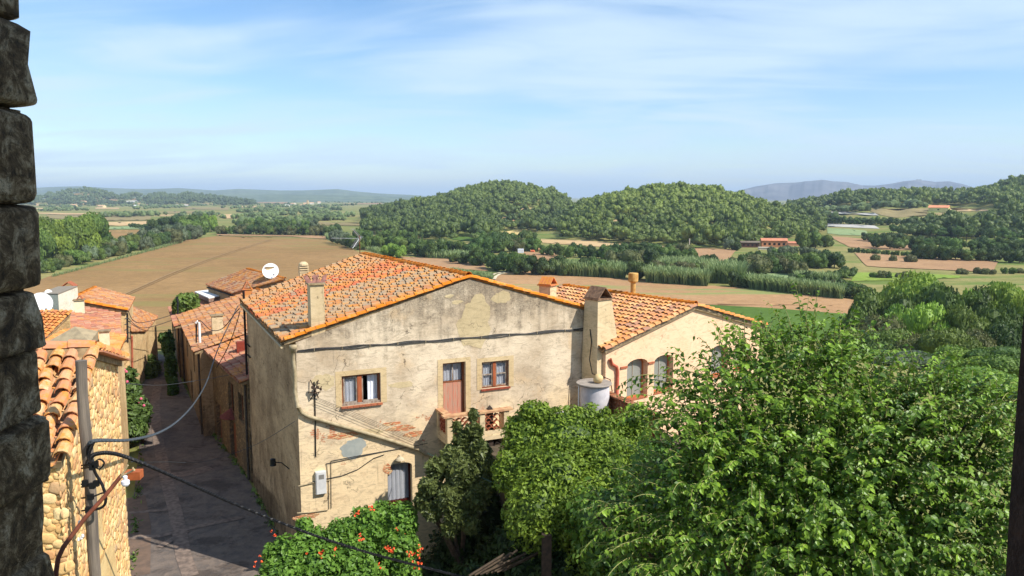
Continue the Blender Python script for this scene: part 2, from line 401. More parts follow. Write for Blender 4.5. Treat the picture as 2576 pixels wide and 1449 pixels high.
# pale farm track curling round the half green field
mb = MB()
tr = [(1236,704),(1240,697),(1252,690),(1280,684.5),(1320,680.5),(1370,680)]
pts = land([a for a, _ in tr], [b for _, b in tr])
for s_ in (-1.3, 1.3):
    for i in range(len(pts) - 1):
        a, b = pts[i], pts[i + 1]; d = (b - a)[:2]; n = np.array([-d[1], d[0], 0]) / np.hypot(*d)
        mb.add([a + n * (s_ - .7) + [0, 0, .35], a + n * (s_ + .7) + [0, 0, .35], b + n * (s_ + .7) + [0, 0, .35], b + n * (s_ - .7) + [0, 0, .35]], [(0, 1, 2, 3)])
struct('farm_track', mb, simple('track_dust', S(214, 200, 168), bump=0, scale=.3))
def track(px, w, mt, nm='field_track', off=.5):
    pts = land([a for a, _ in px], [b for _, b in px]); mb = MB()
    for i in range(len(pts) - 1):
        a, b = pts[i], pts[i + 1]; d = (b - a)[:2]; n = np.array([-d[1], d[0], 0]) / np.hypot(*d) * w / 2
        mb.add([a + n + [0, 0, off], a - n + [0, 0, off], b - n + [0, 0, off], b + n + [0, 0, off]], [(0, 1, 2, 3)])
    struct(nm, mb, mt)
WHEEL = simple('wheel_rut', S(140, 112, 72), S(160, 128, 84), bump=0, scale=.2)
track([(250,770),(330,735),(430,690),(520,655),(600,628),(680,604)], 1.0, WHEEL)
track([(256,772),(337,737),(437,692),(527,657),(606,630),(685,605)], .6, WHEEL)
# ---- far ridges and mountains, each a solid ridge with a front and a back slope
def ridge(name, crest, Yc, Yf, mat, zfoot=PLAIN, rough=6, seed=0):
    px = np.arange(crest[0][0], crest[-1][0] + 1, 5.0); py = np.interp(px, [a for a, _ in crest], [b for _, b in crest]); mb = MB(); rows = []
    rng = np.random.RandomState(seed); ph = rng.rand(8) * 6
    for t in np.linspace(0, 2, 33):
        Y = Yf + (Yc - Yf) * t
        s = smooth(t if t <= 1 else 2 - t) * .55 + .45 * (t if t <= 1 else 2 - t)
        zc = np.array([P(a, b, Yc).z for a, b in zip(px, py)])
        e = 1 - abs(t - 1)
        gul = sum(np.sin(px * f + ph[i] + t * 3 * np.sin(px * .02 + i)) / (i + 1) for i, f in enumerate((.07, .13, .24, .41))) * rough * min(e, .7) * (1.0 if t != 1 else 0) * (4 * e * (1 - e) + .05)
        z = zfoot + (zc - zfoot) * s + gul
        rows.append(np.stack([(px - 1288) / FPX * _cp * Y, np.full(len(px), Y), np.maximum(z, zfoot - 1)], 1))
    V = np.concatenate(rows); n = len(px); i, j = np.meshgrid(np.arange(n - 1), np.arange(32)); a = (j * n + i).ravel()
    mb.add(V, np.stack([a, a + 1, a + 1 + n, a + n], 1)); return struct(name, mb, mat, True)
RM = simple('wooded_ridge', S(72, 88, 66), S(104, 116, 84), scale=.004, bump=0, detail=8)
MM = simple('limestone_mountain', S(66, 68, 80), S(112, 108, 108), scale=.0022, bump=0, detail=9)
ridge('hills', [(-300,480),(-100,478),(95,472),(140,470),(200,468.5),(260,472),(330,475),(400,475),(450,473),(540,479),(600,475),(700,479),(760,479),(850,475.5),(900,482),(960,487),(1050,491),(1120,500)], 8500, 6000, RM, seed=1, rough=8)
ridge('hills', [(-300,487),(95,484),(250,488),(420,485),(560,490),(720,489),(900,492),(1050,497)], 6200, 4800, RM, seed=2, rough=5)
ridge('mountains', [(1790,496),(1860,479),(1900,469),(1950,461),(2000,459),(2040,455),(2065,452),(2095,456),(2130,458),(2165,466),(2200,467),(2240,462),(2270,456),(2300,453),(2325,454),(2350,457.5),(2385,456),(2420,463),(2460,475),(2520,488),(2700,497)], 9000, 7000, MM, seed=3, rough=22)
o = thing('castle', 'tiny ruined castle standing on the summit of the far blue mountain', 'castle', tuple(P(2311, 454, 9000)))
mb = MB(); c = P(2311, 454, 9000)
mb.box(c + V3(0, 0, 2), (36, 30, 13))
for i in (-1, 1):
    for j in (-1, 1): mb.lathe(c + V3(i * 18, j * 15, -6), [(7, 0), (7, 19)], 8)
part('wall', mb, simple('castle_stone', S(170, 165, 150), bump=0, scale=.01), o)
# ================================================================ building helpers
class Face:
    """a vertical wall plane: p0, unit direction u (left to right as seen), outward normal n"""
    def __init__(s, p0, a):
        s.p0 = Vector(p0); s.p0.z = 0; s.u = az(a); s.n = az(a + 90)
    def sz(s, px, py):
        h = hit(px, py, s.p0, s.n); return ((h - s.p0).dot(s.u), h.z)
    def pt(s, a, z, d=0.0): return s.p0 + s.u * a + UP * z + s.n * d
def wall(mb, F, outline, holes=(), depth=.25, d=0.0, t=.5, back=True):
    loops = [[Vector((a, z, 0)) for a, z in l] for l in [outline] + list(holes)]
    flat = [p for l in loops for p in l]; tr = geometry.tessellate_polygon(loops)
    V = [tuple(F.pt(p.x, p.y, d)) for p in flat]; fs = []
    for a, b, c in tr:
        n = (Vector(V[b]) - Vector(V[a])).cross(Vector(V[c]) - Vector(V[a]))
        fs.append((a, b, c) if n.dot(F.n) > 0 else (a, c, b))
    mb.add(V, fs, t)
    for l in holes:
        k = len(l); A = [tuple(F.pt(a, z, d)) for a, z in l] + [tuple(F.pt(a, z, d - depth)) for a, z in l]
        mb.add(A, [(i, (i + 1) % k, k + (i + 1) % k, k + i) for i in range(k)], t)
def rect(s0, z0, s1, z1): return [(s0, z0), (s1, z0), (s1, z1), (s0, z1)]
def arch(s0, z0, s1, z1, rise=.25, n=8):
    m = (s0 + s1) / 2; w = (s1 - s0) / 2
    return [(s0, z0), (s1, z0)] + [(m + w * math.cos(math.pi * i / n), z1 - rise + rise * math.sin(math.pi * i / n)) for i in range(n + 1)]
def skirt(mb, pts, zb, inset=.15, t=.5, drop=.08):
    c = sum((Vector(p) for p in pts), Vector()) / len(pts); Q = []
    for p in pts:
        p = Vector(p); d = p - c; d.z = 0; Q.append(p - d.normalized() * inset - UP * drop)
    k = len(Q); V = [tuple(p) for p in Q] + [(p.x, p.y, zb) for p in Q]
    mb.add(V, [(i, k + i, k + (i + 1) % k, (i + 1) % k) for i in range(k)], t)
_ang = np.linspace(0, math.pi, 6)
def lay_tiles(mb, E, D, Nn, X, L0, lens, r0, r1, lift0, lift1, tints, invert=False, thick=.014):
    """E start points, D directions down to up, Nn normals, X across, all (k,3)"""
    sg = -1 if invert else 1; k = len(E); V = []
    for (ln, r, lf, th) in ((0, r0, lift0, 0), (lens, r1, lift1, 0), (0, r0, lift0, thick)):
        base = E + D * (L0 + ln)[:, None] if hasattr(ln, '__len__') or True else E
        for a in _ang:
            V.append(base + X * (math.cos(a) * (r - th)) + Nn * (sg * math.sin(a) * (r - th) * .92 + lf))
    V = np.stack(V, 1).reshape(-1, 3); o = np.arange(k)[:, None] * 18; Fs = []
    for j in range(5): Fs += [o + np.array([[j, j + 1, 7 + j, 6 + j]])]
    if not invert:
        for j in range(5): Fs += [o + np.array([[12 + j, 13 + j, j + 1, j]])]
    nf = len(Fs); mb.add(V, np.stack(Fs, 1).reshape(-1, 4), np.repeat(tints, nf))
def tile_roof(parent, A, B, C, D, mat, pitch=.225, expo=.33, r=.088, seed=0, tint=None, name='roof', deck=None, thick=.1, over=.02, jit=1.0, label=None, stag=.12):
    rs = np.random.RandomState(seed); A, B, C, D = [np.array(Vector(p)) for p in (A, B, C, D)]
    n = max(2, int(round(np.linalg.norm(D - A) / pitch))); mb = MB()
    E_, D_, N_, X_, L_, T_ = [[] for _ in range(6)]; E2, D2, N2, X2, T2 = [[] for _ in range(5)]
    nrm = np.cross(D - A, B - A); nrm = nrm / np.linalg.norm(nrm); nrm = nrm if nrm[2] > 0 else -nrm
    for i in range(n + 1):
        t = i / n; e = A + (D - A) * t; g = B + (C - B) * t; L = np.linalg.norm(g - e); d = (g - e) / L; x = np.cross(d, nrm); m = max(1, int(round(L / expo)))
        po = rs.uniform(-stag, stag) * expo
        for k in range(m):
            s = k / m * L - .05 + (po if k else 0)
            j = rs.randn(3) * .012 * jit; dd = d + x * rs.randn() * .03 * jit + nrm * rs.randn() * .012 * jit
            E_.append(e + d * (s + rs.randn() * .015 * jit) + x * j[0]); D_.append(dd / np.linalg.norm(dd)); N_.append(nrm); X_.append(x); L_.append(L / m * 1.28)
            T_.append(tint(t, k / m, rs.rand()) if tint else rs.rand())
        if i < n:
            t = (i + .5) / n; e = A + (D - A) * t; g = B + (C - B) * t; L = np.linalg.norm(g - e); d = (g - e) / L
            for k in range(m):
                E2.append(e + d * (k / m * L - .09)); D2.append(d); N2.append(nrm); X2.append(x); T2.append(tint(t, k / m, rs.rand()) if tint else rs.rand())
    ar = np.array; k1 = len(E_)
    lay_tiles(mb, ar(E_), ar(D_), ar(N_), ar(X_), np.zeros(k1), ar(L_), r * 1.1, r * .82, .062, .016, ar(T_))
    k2 = len(E2); lay_tiles(mb, ar(E2), ar(D2), ar(N2), ar(X2), np.zeros(k2), np.full(k2, expo * 1.25), r * .95, r * 1.1, .04, .015, ar(T2), invert=True)
    o = part(name, mb, mat, parent, label=label)
    dk = MB(); a, b, c, e = [Vector(p) for p in (A, B, C, D)]; nv = Vector(nrm)
    dk.prism([a - nv * .05, e - nv * .05, c - nv * .05, b - nv * .05], -nv * thick)
    part('roof_deck', dk, deck or MORTAR, o)
    return o
def ridge_tiles(parent, path, mat, r=.115, seed=0, name='ridge_tile_row', step=.38, lift=.05):
    rs = np.random.RandomState(seed); mb = MB(); path = [Vector(p) for p in path]
    for a, b in zip(path[:-1], path[1:]):
        L = (b - a).length; m = max(1, int(round(L / step))); d = np.array((b - a).normalized()); x = np.cross(d, (0, 0, 1)); x /= np.linalg.norm(x); nn = np.cross(x, d)
        E = np.array([np.array(a) + d * (L * k / m) + nn * (lift + rs.randn() * .006) for k in range(m)]); D = np.array([d + x * rs.randn() * .02 for _ in range(m)])
        lay_tiles(mb, E, D, np.tile(nn, (m, 1)), np.tile(x, (m, 1)), np.zeros(m), np.full(m, L / m * 1.12), r * 1.08, r * .92, .025, .0, rs.rand(m))
    return part(name, mb, mat, parent)
def curtain(F, s0, z0, s1, z1, d, parent, mat, folds=5, seed=0):
    rs = random.Random(seed); mb = MB(); n = 40; V = []
    ph = rs.random() * 6
    for j in range(5):
        for i in range(n + 1):
            t = i / n; w = .012 * math.sin(t * folds * 6.28 + ph + .8 * math.sin(j * .5)) + .006 * math.sin(t * folds * 13 + ph)
            V.append(tuple(F.pt(s0 + (s1 - s0) * t, z0 + (z1 - z0) * j / 4, d + w)))
    mb.add(V, [(j * (n + 1) + i, j * (n + 1) + i + 1, (j + 1) * (n + 1) + i + 1, (j + 1) * (n + 1) + i) for j in range(4) for i in range(n)])
    return part('curtain', mb, mat, parent, smooth=True)
def bar(mb, F, s0, z0, s1, z1, d, th, t=.5, m=0):
    """an upright box on a wall face, from (s0,z0) to (s1,z1), front at d, thickness th"""
    mb.box(F.pt((s0 + s1) / 2, (z0 + z1) / 2, d - th / 2), (abs(s1 - s0), th, abs(z1 - z0)), ux=F.u, t=t, m=m)
def frame(mb, F, s0, z0, s1, z1, d, w=.06, th=.06, t=.5):
    bar(mb, F, s0, z0, s0 + w, z1, d, th, t); bar(mb, F, s1 - w, z0, s1, z1, d, th, t)
    bar(mb, F, s0 + w, z0, s1 - w, z0 + w, d - .002, th, t); bar(mb, F, s0 + w, z1 - w, s1 - w, z1, d - .002, th, t)
def plain_window(F, parent, s0, z0, s1, z1, fm, d=.0, hole=True, curt=None, label=None, proud=False):
    mb = MB(); dd = -.16 if not proud else .03
    frame(mb, F, s0 + .002, z0 + .002, s1 - .002, z1 - .002, dd, .06, .05); m = (s0 + s1) / 2; bar(mb, F, m - .03, z0 + .06, m + .03, z1 - .06, dd + .003, .05)
    w = part('window', mb, fm, parent, label=label)
    g = MB(); bar(g, F, s0 + .05, z0 + .05, s1 - .05, z1 - .05, dd - .03, .006); part('pane', g, GLASS if curt else DARKGLASS, w)
    if curt: curtain(F, s0 + .05, z0 + .05, s1 - .05, z1 - .05, dd - .1, w, CURT, seed=int(s0 * 50))
    return w
# ---------------------------------------------------------------- materials
MORTAR = simple('lime_mortar', S(168, 146, 110), S(120, 100, 74), scale=6)
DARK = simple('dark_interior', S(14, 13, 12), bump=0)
WOOD_BR = simple('brown_frame_wood', S(110, 66, 42), S(142, 84, 52), scale=14, stretch=(1, 1, .2), rough=.6)
WOOD_OR = simple('orange_frame_wood', S(170, 92, 56), S(134, 76, 48), scale=12, stretch=(1, 1, .2), rough=.6)
WOOD_GREY = simple('weathered_sill_wood', S(170, 160, 146), S(120, 98, 82), scale=12, stretch=(1, 1, .3))
CURT = simple('white_curtain', S(236, 238, 244), S(222, 226, 236), bump=0, scale=3)
BLACKC = simple('black_cable_rubber', S(26, 26, 28), bump=0, rough=.5)
GREYC = simple('grey_cable', S(70, 76, 80), bump=0, rough=.5)
RUST = simple('rusty_iron', S(116, 62, 38), S(84, 44, 28), scale=10, rough=.7)
WHITEP = simple('white_paint', S(236, 234, 230), S(226, 222, 216), scale=4, bump=.05)
PVC = simple('grey_pvc_pipe', S(176, 160, 128), S(146, 130, 100), scale=7, rough=.6)
TERRA = simple('terracotta', S(176, 104, 72), S(148, 84, 58), scale=9)
BRICKR = simple('red_brick', S(168, 96, 66), S(190, 116, 80), scale=9)
def glassmat(name, col, a):
    m, nt, b = newmat(name); t = NT(nt); b.inputs['Base Color'].default_value = col; b.inputs['Roughness'].default_value = .06; b.inputs['Specular IOR Level'].default_value = .6
    tr = t.N('ShaderNodeBsdfTransparent'); mx = t.N('ShaderNodeMixShader'); mx.inputs[0].default_value = a
    t.L(tr.outputs[0], mx.inputs[1]); t.L(b.outputs[0], mx.inputs[2]); t.L(mx.outputs[0], nt.nodes['Material Output'].inputs[0]); return m
GLASS = glassmat('window_glass', (.03, .035, .04, 1), .22); DARKGLASS = glassmat('dark_glass', (.012, .014, .016, 1), .96)
def plaster(name, light, mid, dark, warm=None, zg=(6.0, 10.5), amt=.5, brick=None, streak=True, bump=.5, bright_lo=None):
    """old lime plaster: blotches, horizontal float marks, soot and lichen stains heavier under the roof"""
    m, nt, b = newmat(name); t = NT(nt); v = t.coord((1, 1, 1), False)
    big = t.noise(v, .55, 5, .6, .3); med = t.noise(v, 2.2, 6, .65, .4); fin = t.noise(v, 26, 4, .7)
    vh = t.coord((1, 1, 2.6), False); hs = t.noise(vh, 2.2, 8, .75, 1.2)
    vv = t.coord((3.2, 3.2, .28), False); vs = t.noise(vv, 1.5, 5, .6)
    c = t.mix(t.rng(big, .35, .68), light, mid)
    if bright_lo:
        sep0 = t.N('ShaderNodeSeparateXYZ'); g0 = t.N('ShaderNodeNewGeometry'); t.L(g0.outputs['Position'], sep0.inputs[0])
        c = t.mix(t.rng(t.math('ADD', sep0.outputs[2], t.rng(big, .3, .7, -1.0, 1.0)), 6.4, 4.2), c, bright_lo)
    c = t.mix(t.rng(hs, .45, .68, 0, .62), c, tuple(x * .6 for x in mid[:3]) + (1,))
    sp = t.noise(v, 55, 2, .9); c = t.mix(t.rng(sp, .55, .75, 0, .35), c, tuple(x * .5 for x in mid[:3]) + (1,))
    geo = t.N('ShaderNodeNewGeometry'); sep = t.N('ShaderNodeSeparateXYZ'); t.L(geo.outputs['Position'], sep.inputs[0])
    h = t.rng(sep.outputs[2], zg[0], zg[1], -.35, .32, False)
    st = t.math('ADD', t.math('ADD', t.math('MULTIPLY', med, .55), t.math('MULTIPLY', vs if streak else med, .45)), h)
    st = t.rng(st, .5, .78, 0, amt + .3)
    spk = t.rng(t.noise(v, 20, 5, .8), .34, .62, .35, 1)
    c = t.mix(t.math('MULTIPLY', st, spk), c, dark)
    if warm: c = t.mix(t.rng(t.noise(v, 1.1, 4, .6), .55, .72, 0, .5), c, warm)
    ck = t.N('ShaderNodeTexVoronoi'); ck.feature = 'DISTANCE_TO_EDGE'; ck.inputs['Scale'].default_value = .55; vd_ = t.N('ShaderNodeVectorMath'); vd_.operation = 'ADD'; cn = t.N('ShaderNodeTexNoise'); cn.inputs['Scale'].default_value = 2.2; cn.inputs['Detail'].default_value = 6
    t.L(v, cn.inputs['Vector']); t.L(v, vd_.inputs[0]); t.L(cn.outputs['Color'], vd_.inputs[1]); t.L(vd_.outputs[0], ck.inputs['Vector'])
    c = t.mix(t.math('MULTIPLY', t.rng(ck.outputs['Distance'], .012, .003), t.rng(med, .45, .6, 0, .7)), c, tuple(x * .5 for x in dark[:3]) + (1,))
    dr = t.noise(t.coord((6, 6, .35), False), 1.3, 4, .6); c = t.mix(t.math('MULTIPLY', t.rng(dr, .58, .72, 0, .4), t.rng(big, .4, .6)), c, dark)
    if brick:
        bt = t.N('ShaderNodeTexBrick'); bt.inputs['Color1'].default_value = brick; bt.inputs['Color2'].default_value = tuple(x * .8 for x in brick[:3]) + (1,)
        bt.inputs['Mortar'].default_value = mid; bt.inputs['Scale'].default_value = 1; bt.inputs['Brick Width'].default_value = .3; bt.inputs['Row Height'].default_value = .075; bt.inputs['Mortar Size'].default_value = .012
        cx = t.N('ShaderNodeCombineXYZ'); t.L(t.math('ADD', sep.outputs[0], sep.outputs[1]), cx.inputs[0]); t.L(sep.outputs[2], cx.inputs[1]); t.L(cx.outputs[0], bt.inputs['Vector'])
        z1 = t.math('SUBTRACT', 1.0, t.math('ABSOLUTE', t.math('SUBTRACT', sep.outputs[2], 5.3)))
        f = t.rng(t.math('ADD', t.noise(v, 1.7, 6, .7, .5), t.math('MULTIPLY', z1, .12)), .66, .70, 0, .85)
        c = t.mix(f, c, bt.outputs[0])
    t.L(c, b.inputs['Base Color']); b.inputs['Specular IOR Level'].default_value = .1
    t.bump(t.math('ADD', t.math('MULTIPLY', fin, .4), t.math('ADD', hs, med)), b, bump, .03); return m
def rubble(name, cols, mort, scale=5.5, stretch=(1, 1, 1.5), bump=1.0, stain=None):
    m, nt, b = newmat(name); t = NT(nt); v = t.coord(stretch, False)
    wn = t.N('ShaderNodeVectorMath'); wn.operation = 'ADD'; ns = t.N('ShaderNodeTexNoise'); ns.inputs['Scale'].default_value = 3; t.L(v, ns.inputs['Vector'])
    sc = t.N('ShaderNodeVectorMath'); sc.operation = 'SCALE'; sc.inputs[3].default_value = .25; t.L(ns.outputs['Color'], sc.inputs[0]); t.L(v, wn.inputs[0]); t.L(sc.outputs[0], wn.inputs[1]); v2 = wn.outputs[0]
    v1 = t.N('ShaderNodeTexVoronoi'); v1.inputs['Scale'].default_value = scale; t.L(v2, v1.inputs['Vector'])
    vd = t.N('ShaderNodeTexVoronoi'); vd.feature = 'DISTANCE_TO_EDGE'; vd.inputs['Scale'].default_value = scale; t.L(v2, vd.inputs['Vector'])
    s = t.N('ShaderNodeSeparateColor'); t.L(v1.outputs['Color'], s.inputs[0])
    c = t.ramp(s.outputs[0], [(i / (len(cols) - 1), x) for i, x in enumerate(cols)])
    e = t.rng(vd.outputs['Distance'], .02, .14); fin = t.noise(v, 30, 4, .7)
    c = t.mix(e, mort, c); c = t.mix(t.rng(fin, .35, .75, 0, .4), c, tuple(x * .5 for x in mort[:3]) + (1,))
    big = t.noise(t.coord((1, 1, .5), False), .8, 5, .6); c = t.mix(t.rng(big, .45, .7, 0, .6), c, stain or tuple(x * .6 for x in mort[:3]) + (1,))
    t.L(c, b.inputs['Base Color']); t.bump(t.math('ADD', e, t.math('MULTIPLY', fin, .4)), b, bump, .05); b.inputs['Specular IOR Level'].default_value = .1
    return m
PL_MAIN = plaster('weathered_cream_plaster', S(222, 203, 174), S(184, 163, 135), S(94, 84, 72), S(210, 180, 140), (5.2, 10.6), .5, S(190, 112, 76), bright_lo=S(228, 202, 160))
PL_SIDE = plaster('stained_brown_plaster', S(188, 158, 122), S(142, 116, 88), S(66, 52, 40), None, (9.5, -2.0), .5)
PL_SALM = plaster('salmon_render', S(234, 196, 160), S(228, 188, 150), S(196, 160, 128), None, (4, 16), .1, bump=.15)
PL_PALE = plaster('pale_chimney_render', S(216, 194, 156), S(200, 176, 136), S(120, 104, 80), None, (8, 14), .4, bump=.3)
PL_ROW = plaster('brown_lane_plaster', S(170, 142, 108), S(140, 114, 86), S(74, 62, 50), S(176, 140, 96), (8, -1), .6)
RB_LANE = rubble('lane_rubble', [S(150, 122, 88), S(120, 96, 72), S(172, 140, 98), S(104, 88, 70)], S(120, 102, 80), 5)
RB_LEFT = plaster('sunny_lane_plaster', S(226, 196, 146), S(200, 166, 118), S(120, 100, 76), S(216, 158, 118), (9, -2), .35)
RB_GAB = rubble('gable_rubble', [S(226, 196, 140), S(196, 160, 108), S(214, 180, 120), S(180, 150, 110)], S(214, 186, 134), 6)
T_MAIN = tile_mat('old_mixed_roof_tiles', [S(188, 102, 70), S(184, 114, 78), S(174, 122, 84), S(178, 142, 104), S(166, 146, 116), S(150, 138, 116)], lich_amt=.36, scale=1.7)
T_OR = tile_mat('orange_roof_tiles', [S(170, 112, 82), S(160, 118, 92), S(184, 134, 98), S(144, 98, 74), S(176, 146, 116)], lich_amt=.3, scale=1.2)
T_LICH = tile_mat('lichened_ridge_tiles', [S(206, 126, 50), S(190, 110, 40), S(214, 150, 80)], lich_amt=1.1, scale=2.0, lichen=S(214, 122, 14))
T_OCH = tile_mat('ochre_lichened_tiles', [S(214, 146, 92), S(204, 120, 80), S(222, 160, 104)], lich_amt=.55, scale=1.0)
T_PINK = tile_mat('pink_roof_tiles', [S(172, 110, 88), S(184, 124, 98), S(150, 98, 80), S(180, 140, 112)], lich_amt=.2, scale=.8)
T_SAL = tile_mat('newer_salmon_tiles', [S(210, 148, 98), S(222, 168, 118), S(190, 132, 98), S(204, 156, 106), S(164, 122, 100)], lich_amt=.22, scale=1.4)
def chimney(parent, F_u, c, w, d, z0, z1, mat, taper=1.0, cap=True, capm=None):
    mb = MB(); u = Vector(F_u); v = UP.cross(u); c = Vector(c); V = []
    for z, k in ((z0, taper), (z1, 1.0)):
        for i, j in ((-1, -1), (1, -1), (1, 1), (-1, 1)): p = c + u * (i * w / 2 * k) + v * (j * d / 2 * k); V.append((p.x, p.y, z))
    mb.add(V, [(0, 1, 5, 4), (1, 2, 6, 5), (2, 3, 7, 6), (3, 0, 4, 7), (4, 5, 6, 7)])
    if cap: mb.box((c.x, c.y, z1 + .02), (w + .12, d + .12, .05), ux=u, m=1)
    return part('chimney', mb, [mat, capm or MORTAR], parent)
def hood(mb, c, u, w, d, h, z, m=0, t=.5):
    """tent of two leaning tile slabs, open at the gable ends"""
    u = Vector(u); v = UP.cross(u); c = Vector(c); c.z = z
    for sg in (-1, 1):
        a = c + u * (sg * w / 2); b = c + UP * h; off = (u * sg * h + UP * w / 2).normalized() * .035
        k = 4
        for i in range(k):
            y0 = -d / 2 + d * i / k + .006; y1 = -d / 2 + d * (i + 1) / k - .006
            mb.prism([a + v * y0, a + v * y1, b + v * y1, b + v * y0], off, t, m)
# ================================================================ main plastered house
def P3(px, py, Y): return P(px, py, Y)
C0 = P(744, 868, 25.6)
FA = Face(C0, 65.0)                    # front gable wall
SD = Face(C0, -27.3 + 180)             # lane side: u runs towards the camera side, n faces the lane
SD = Face((C0.x, C0.y, 0), -27.3); SD.n = az(-117.3)
def main_house():
    h = thing('plastered_house', 'large weathered cream plaster house with a mottled orange tiled gable roof at the centre', 'house', (C0.x, C0.y, 0))
    sR, _ = FA.sz(1486, 785)
    zL = FA.sz(746, 861)[1]; sP, zP = FA.sz(1181, 702); zR = FA.sz(1486, 786)[1]
    w1 = (FA.sz(859, 944)[0], FA.sz(859, 1023)[1], FA.sz(957, 944)[0], FA.sz(957, 937)[1])
    w3 = (FA.sz(1212, 975)[0], FA.sz(1212, 979)[1], FA.sz(1280, 905)[0], FA.sz(1280, 905)[1])
    dr = (FA.sz(1115, 1050)[0], FA.sz(1115, 1052)[1], FA.sz(1171, 910)[0], FA.sz(1171, 909)[1])
    ld = (FA.sz(975, 1200)[0], FA.sz(975, 1315)[1], FA.sz(1037, 1200)[0], FA.sz(1010, 1163)[1])
    holes = [rect(*w1), rect(*w3), rect(*dr), arch(*ld, rise=.16)]
    mb = MB(); wall(mb, FA, [(0, -1), (sR, -1), (sR, zR), (sP, zP), (0, zL)], holes, .3)
    # right return wall and back
    Lr = 12.0; back = SD.u
    a = FA.pt(sR, 0); mb.add([tuple(a + UP * -1), tuple(a + back * Lr - UP), tuple(a + back * Lr + UP * zR), tuple(a + UP * zR)], [(0, 1, 2, 3)])
    part('front_wall', mb, PL_MAIN, h)
    # lane side wall with its own openings
    L = 10.9
    sd = lambda px, py: SD.sz(px, py)
    so = [(665, 1236, 682, 1390), (694, 1273, 716, 1410)]
    so2 = [(622, 1187, 633, 1236), (618, 1010, 628, 1079), (616, 846, 622, 905)]
    holes = []
    R_ = []
    for (x0, y0, x1, y1) in so + so2:
        s0, s1 = sorted((sd(x0, y0)[0], sd(x1, y0)[0])); zt = sd((x0 + x1) / 2, y0)[1]; zb = sd((x0 + x1) / 2, y1)[1]; zb = max(zb, .1)
        R_.append((s0, zb, s1, zt)); holes.append(rect(s0, zb, s1, zt))
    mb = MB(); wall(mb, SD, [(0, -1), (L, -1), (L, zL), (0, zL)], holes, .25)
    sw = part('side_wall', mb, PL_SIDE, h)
    for i, (s0, zb, s1, zt) in enumerate(R_):
        if i < 2:
            d = MB(); bar(d, SD, s0 + .01, zb, s1 - .01, zt - .01, -.2, .06)
            for k in range(5): bar(d, SD, s0 + .02 + (s1 - s0) * k / 5, zb + .02, s0 - .01 + (s1 - s0) * (k + 1) / 5, zt - .02, -.19, .02)
            part('door', d, WOOD_BR, h)
        else: plain_window(SD, h, s0, zb, s1, zt, WOOD_BR)
    # plaster surrounds, slightly proud, lighter
    SUR = plaster('smooth_surround_plaster', S(208, 184, 142), S(194, 168, 126), S(176, 146, 100), None, (4, 16), .15, bump=.15)
    mb = MB()
    for (s0, z0, s1, z1), e in ((w1, .22), (w3, .2), (dr, .2)):
        mb = MB(); wall(mb, FA, rect(s0 - e, z0 - .02, s1 + e, z1 + e * .8), [rect(s0, z0, s1, z1)], .0001, d=.012)
        part('window_surround', mb, SUR, h)
    # interior darkness boxes behind openings
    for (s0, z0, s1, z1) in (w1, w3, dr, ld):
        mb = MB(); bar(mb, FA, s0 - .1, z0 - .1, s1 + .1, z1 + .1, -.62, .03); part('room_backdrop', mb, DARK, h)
    # window 1: left sash closed behind a curtain, right sash open
    s0, z0, s1, z1 = w1; m = s0 + (s1 - s0) * .47
    mb = MB(); frame(mb, FA, s0 + .003, z0 + .003, s1 - .003, z1 - .003, -.1, .07, .08)
    w = part('window', mb, WOOD_BR, h, label='wide casement window with its right half open')
    mb = MB(); bar(mb, FA, m - .09, z0 + .06, m + .07, z1 - .05, -.06, .09); part('mullion', mb, WOOD_OR, w)
    mb = MB(); frame(mb, FA, s0 + .07, z0 + .07, m - .08, z1 - .07, -.085, .05, .05); bar(mb, FA, m + .07, z0 + .09, m + .13, z1 - .07, -.13, .05)
    part('sash', mb, WOOD_GREY, w)
    g = MB(); bar(g, FA, s0 + .1, z0 + .1, m - .1, z1 - .1, -.12, .005); part('pane', g, GLASS, w)
    curtain(FA, s0 + .07, z0 + .07, m - .08, z1 - .06, -.19, w, CURT, 4, 1)
    curtain(FA, s1 - .42, z0 + .07, s1 - .07, z1 - .06, -.26, w, CURT, 3, 2)
    mb = MB(); bar(mb, FA, s0, z0 - .002, s1, z0 + .07, -.02, .1); bar(mb, FA, m + .1, z0 + .072, s1 - .1, z0 + .13, -.04, .06); part('sill', mb, WOOD_GREY, w)
    mb = MB(); k = 7
    for i in range(k): bar(mb, FA, s0 + (s1 - s0 + .1) * i / k - .05, z0 - .075, s0 + (s1 - s0 + .1) * (i + 1) / k - .06, z0 - .005, .09, .12, t=.2 + .1 * (i % 3))
    part('sill_tile', mb, TERRA, w)
    # window 3: both sashes, half curtains
    s0, z0, s1, z1 = w3; m = (s0 + s1) / 2
    mb = MB(); frame(mb, FA, s0 + .003, z0 + .003, s1 - .003, z1 - .003, -.1, .05, .08); w = part('window', mb, WOOD_BR, h, label='small casement window over the balcony side')
    mb = MB(); bar(mb, FA, m - .07, z0 + .05, m + .05, z1 - .05, -.07, .08); part('mullion', mb, WOOD_OR, w)
    mb = MB()
    for a, b in ((s0 + .05, m - .07), (m + .05, s1 - .05)):
        frame(mb, FA, a, z0 + .05, b, z1 - .05, -.1, .045, .05); bar(mb, FA, a + .04, (z0 + z1) / 2 - .02, b - .04, (z0 + z1) / 2 + .02, -.1, .045)
    part('sash', mb, WOOD_GREY, w)
    g = MB(); bar(g, FA, s0 + .08, z0 + .08, s1 - .08, z1 - .08, -.135, .005); part('pane', g, GLASS, w)
    curtain(FA, s0 + .06, z0 + .06, m - .12, z1 - .06, -.2, w, CURT, 4, 3); curtain(FA, m + .03, z0 + .06, s1 - .06, z1 - .06, -.2, w, CURT, 4, 4)
